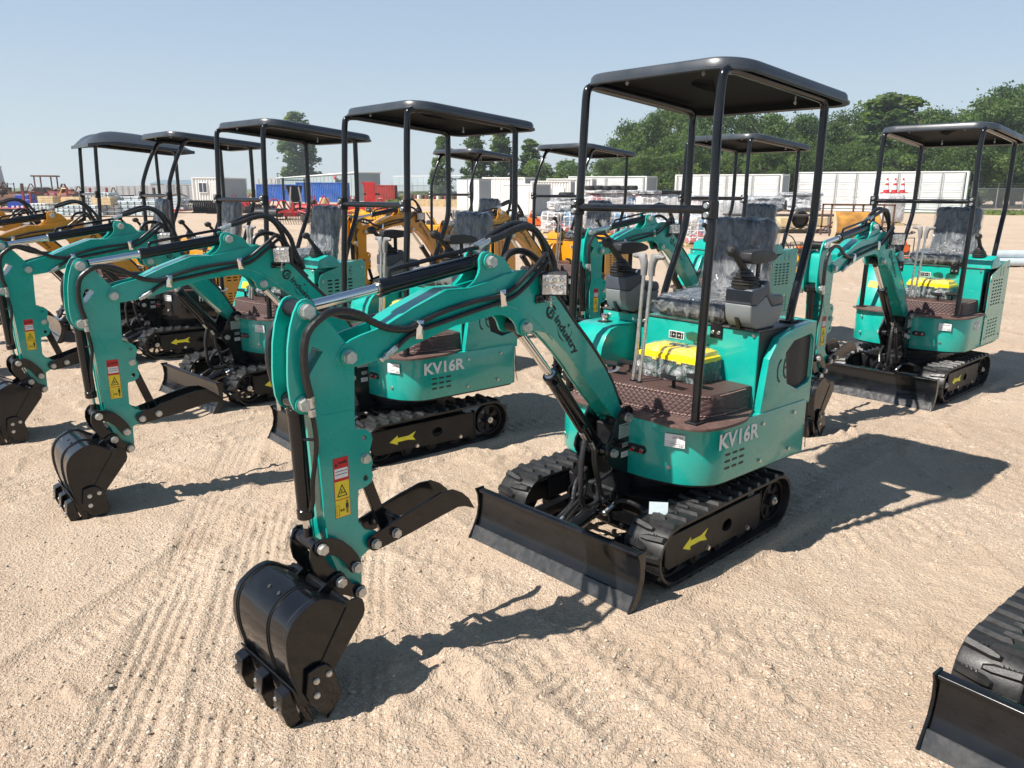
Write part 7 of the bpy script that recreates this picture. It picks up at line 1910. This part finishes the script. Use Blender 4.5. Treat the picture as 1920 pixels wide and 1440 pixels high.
# red upright spreader with arms
t = thing('snow_blower_chute', 'tall red upright chute with black side arms in front of the red container', 'attachment', (at(693, 44), 44, 0))
part(t, 'chute', '', lambda g: (g.prism([(-0.25, 0), (0.30, 0), (0.30, 1.9), (-0.45, 1.9), (-0.18, 1.4)], 0, 0.35, IMPRED, bev=0.02), g.box((0.02, -0.02, 1.0), (0.25, 0.03, 0.9), WHITE, bev=0.01) if False else None))
part(t, 'side_arm', '', lambda g: [g.cyl((-0.35, 0.1, z), (0.55, 0.1, z), 0.05, BLACKM, 8) for z in (0.75, 1.25)])
t = thing('orange_box', 'small orange-red box standing on the sand in front of the harrows', 'box', (at(585, 31), 31, 0), 0.2)
part(t, 'box_body', '', lambda g: g.box((0, 0, 0.11), (0.42, 0.3, 0.22), IMPORA, bev=0.02)); part(t, 'box_lid', '', lambda g: g.box((0, 0, 0.235), (0.44, 0.32, 0.03), IMPRED, bev=0.01))
t = thing('yellow_drum', 'pale yellow plastic drum standing in front of the blue container', 'drum', (at(607, 52), 52, 0))
part(t, 'drum_shell', '', lambda g: (g.cyl((0, 0, 0), (0, 0, 0.95), 0.3, WOOD, 20, bev=0.03), g.cyl((0, 0, 0.3), (0, 0, 0.34), 0.315, WOOD, 20), g.cyl((0, 0, 0.62), (0, 0, 0.66), 0.315, WOOD, 20)))
JARR = mat('faded_red_jar', (0.20, 0.04, 0.05), 0.5)
# boxes and pallets before the grass verge
for k, (px, Y, w, lab) in enumerate(((775, 74, 2.2, 'leftmost'), (800, 73, 2.0, 'second'), (824, 72, 2.2, 'third'), (850, 71, 1.8, 'rightmost'))):
    t = thing('palletised_goods', 'low pallet of cartons and red jars before the grass bank, %s of four' % lab, 'pallet', (at(px, Y), Y, 0), 0, 'low pallets before the grass bank')
    part(t, 'carton_stack', str(k), lambda g, w=w: (g.box((0, 0, 0.35), (w, 1.0, 0.55), WOOD, bev=0.02), g.box((0, 0, 0.05), (w, 1.0, 0.1), WOOD)))
    part(t, 'jar_row', str(k), lambda g, w=w, k=k: [g.cyl((-w / 2 + 0.25 + 0.35 * j, 0, 0.63), (-w / 2 + 0.25 + 0.35 * j, 0, 0.98), 0.14, (JARR, CWHITE2, DIRTYM)[(j + k) % 3], 12, bev=0.02) for j in range(int(w / 0.36))])
# steel beam bundles with red stakes, far left
def bundle(lab, x0, x1, Y, z0, z1, seed):
    xa, xb = at(x0, Y), at(x1, Y); L = xb - xa
    t = thing('steel_beam_bundle', lab, 'beam bundle', ((xa + xb) / 2, Y, z0), R(-3), 'bundles of galvanised beams')
    def f(g):
        rn = random.Random(seed); n = max(2, int((z1 - z0) / 0.16))
        for k in range(n):
            z = (k + 0.5) * (z1 - z0) / n
            for j in range(3):
                g.box((rn.uniform(-0.2, 0.2), j * 0.5, z), (L * rn.uniform(0.9, 1.0), 0.42, (z1 - z0) / n * 0.75), BSTEEL, bev=0.01)
            for j in range(9): g.box((-L / 2 + L * j / 8.5, -0.22, z), (0.03, 0.03, (z1 - z0) / n * 0.7), DIRTYM, bev=0)
    part(t, 'beam_stack', lab, f)
    return t
bundle('bundle of galvanised beams lowest at the far left, behind the red trailer stakes', 48, 112, 47, 0.10, 0.62, 1)
bundle('long nearest bundle of galvanised beams on the ground at the left', 96, 186, 43, 0.05, 0.62, 2)
bundle('bundle of galvanised beams right of the far left post', 186, 300, 43.5, 0.05, 0.85, 3)
bundle('second layer of galvanised beams farther back at the left', 145, 205, 49, 0.3, 1.25, 4)
bundle('pile of long galvanised beams under the office cabin window', 215, 345, 50, 0.2, 1.0, 5)
for k, (px, Y, w, z, lab) in enumerate(((80, 46, 1.6, 0.62, 'leftmost'), (127, 42.8, 1.7, 0.62, 'middle'), (184, 42.8, 1.9, 0.62, 'rightmost'))):
    t = thing('lumber_block', 'pale lumber block lying on the beam bundles, %s of three' % lab, 'lumber', (at(px, Y), Y + 0.5, z), 0, 'lumber blocks on the bundles')
    part(t, 'plank_stack', str(k), lambda g, w=w: [g.box((0, 0.2 * j - 0.3, 0.07 + 0.14 * i), (w * 0.55, 0.19, 0.13), WOOD, bev=0.005) for i in range(3) for j in range(4)])
t = thing('stake_trailer', 'low flat red trailer frame with tall red stakes under the beam bundles', 'trailer', (at(130, 50), 50.5, 0))
part(t, 'flat_frame', '', lambda g: (g.box((0, 0, 0.18), (14.0, 2.2, 0.14), IMPRED, bev=0.01), g.box((-2, -1.1, 0.16), (8.0, 0.06, 0.16), BLACKM)))
for k, (px, top) in enumerate(((51, 360), (64, 360), (97, 362), (111, 362), (133, 352), (163, 352), (176, 352), (207, 352))):
    z = zat(top, 50, px); x = at(px, 50) - at(130, 50)
    part(t, 'stake', str(k), lambda g, x=x, z=z: g.box((x, -1.0, z / 2 + 0.1), (0.11, 0.11, z - 0.2), mat('dark_red_stake_paint', (0.22, 0.02, 0.02), 0.6), rot=Matrix.Rotation(0.03 * (k_ % 3 - 1) if False else 0.02, 4, 'Y')))
t = thing('blue_bin', 'blue plastic bins with white lettering left of the beam bundles', 'bin', (at(39, 52), 52, 0))
part(t, 'bin_shell', '', lambda g: (g.box((0, 0, 0.38), (1.5, 0.9, 0.75), BLUEP, bev=0.03), g.box((0.2, 0, 0.9), (0.9, 0.8, 0.3), BLUEP, bev=0.03), [g.box((-0.4 + 0.3 * k, -0.46, 0.3), (0.16, 0.01, 0.12), WHITE, bev=0) for k in range(3)]))
t = thing('old_tractor', 'old rust-coloured tractor with a square cab on the horizon at the left', 'tractor', (at(88, 78), 78, 0), 0.15)
part(t, 'cab', '', lambda g: ([g.box((x, y, 1.75), (0.10, 0.10, 1.5), RUST) for x in (-0.75, 0.75) for y in (-0.7, 0.7)], g.box((0, 0, 2.55), (2.0, 1.8, 0.14), RUST, bev=0.03), g.box((0, 0, 1.1), (1.7, 1.6, 0.35), RUST)))
part(t, 'engine_hood', '', lambda g: g.box((1.6, 0, 1.0), (1.6, 0.8, 0.7), RUST, bev=0.08))
for k, (x, r) in enumerate(((-0.4, 0.75), (2.0, 0.5))):
    for y in (-0.9, 0.9): part(t, 'wheel', str((k, y)), lambda g, x=x, r=r, y=y: g.cyl((x, y - 0.2, r), (x, y + 0.2, r), r, TYRE, 24, bev=0.05))
DKRED = mat('weathered_dark_red_paint', (0.13, 0.018, 0.016), 0.6, noise=(2, 0.4))
for i, (lab, px, Y, kd, m, s) in enumerate((('dark red harvester part heaped at the far left edge', 10, 66, 'auger', DKRED, 1.1), ('dark red header frame left of the blue bin', 22, 62, 'plow', RUST, 2.0), ('rust-red harrow between blue bin and tractor', 62, 70, 'plow', DKRED, 1.9), ('dark red seeder right of the old tractor', 118, 72, 'tiller', DKRED, 2.0), ('yellow-hooded red machine right of the old tractor', 132, 70, 'mower', IMPYEL, 1.9), ('dark grapple frame in front of the far left containers', 222, 64, 'plow', DIRTYM, 1.6), ('dark heap of tine frames left of the office cabin', 330, 62, 'rake', DIRTYM, 1.7), ('black rake frame in front of the third white container', 285, 60, 'rake', DIRTYM, 1.6), ('brown machinery frame at the far left', 40, 64, 'rake', RUST, 1.9), ('dark red frame at the left edge of the photo', 2, 58, 'tiller', RUST, 1.8), ('black roller frame behind the smooth humped canopy post', 150, 66, 'plow', DIRTYM, 1.7), ('red mower among the stakes', 75, 60, 'mower', DKRED, 1.6))):
    implement(lab, px, Y, kd, m, 60 + i, s, 'farm machine', grp='old farm machines along the far left')
# pipes lying at the right edge
for k, (dx, dy, z) in enumerate(((0.0, 0.0, 0.09), (0.1, 0.2, 0.09), (0.05, 0.10, 0.25))):
    w = ('nearest', 'farther', 'topmost')[k]
    t = thing('steel_pipe', 'pale galvanised pipe lying on the sand at the right edge, the %s of three' % w, 'pipe', (at(1880, 17) + dx, 17.0 + dy, z), R(-4), 'pipes at the right edge')
    part(t, 'pipe_tube', '', lambda g: g.cyl((0, 0, 0), (7.0, 0, 0), 0.085, BSTEEL, 20, bev=0.004))
# summer air between here and the woods
hz = bpy.data.materials.new('hazy_air'); hz.use_nodes = True
nt = hz.node_tree; nt.nodes.clear(); ho = nt.nodes.new('ShaderNodeOutputMaterial'); pv = nt.nodes.new('ShaderNodeVolumePrincipled')
pv.inputs['Color'].default_value = (0.86, 0.93, 1.0, 1); pv.inputs['Density'].default_value = 0.0006; pv.inputs['Anisotropy'].default_value = 0.2
nt.links.new(pv.outputs[0], ho.inputs['Volume'])
g = G(); g.box((0, 420, 9.0), (2200, 1000, 21.0), hz, bev=0)
obj('haze', g.mesh('haze'), kind='stuff', label='thin summer haze in the air over the whole yard')
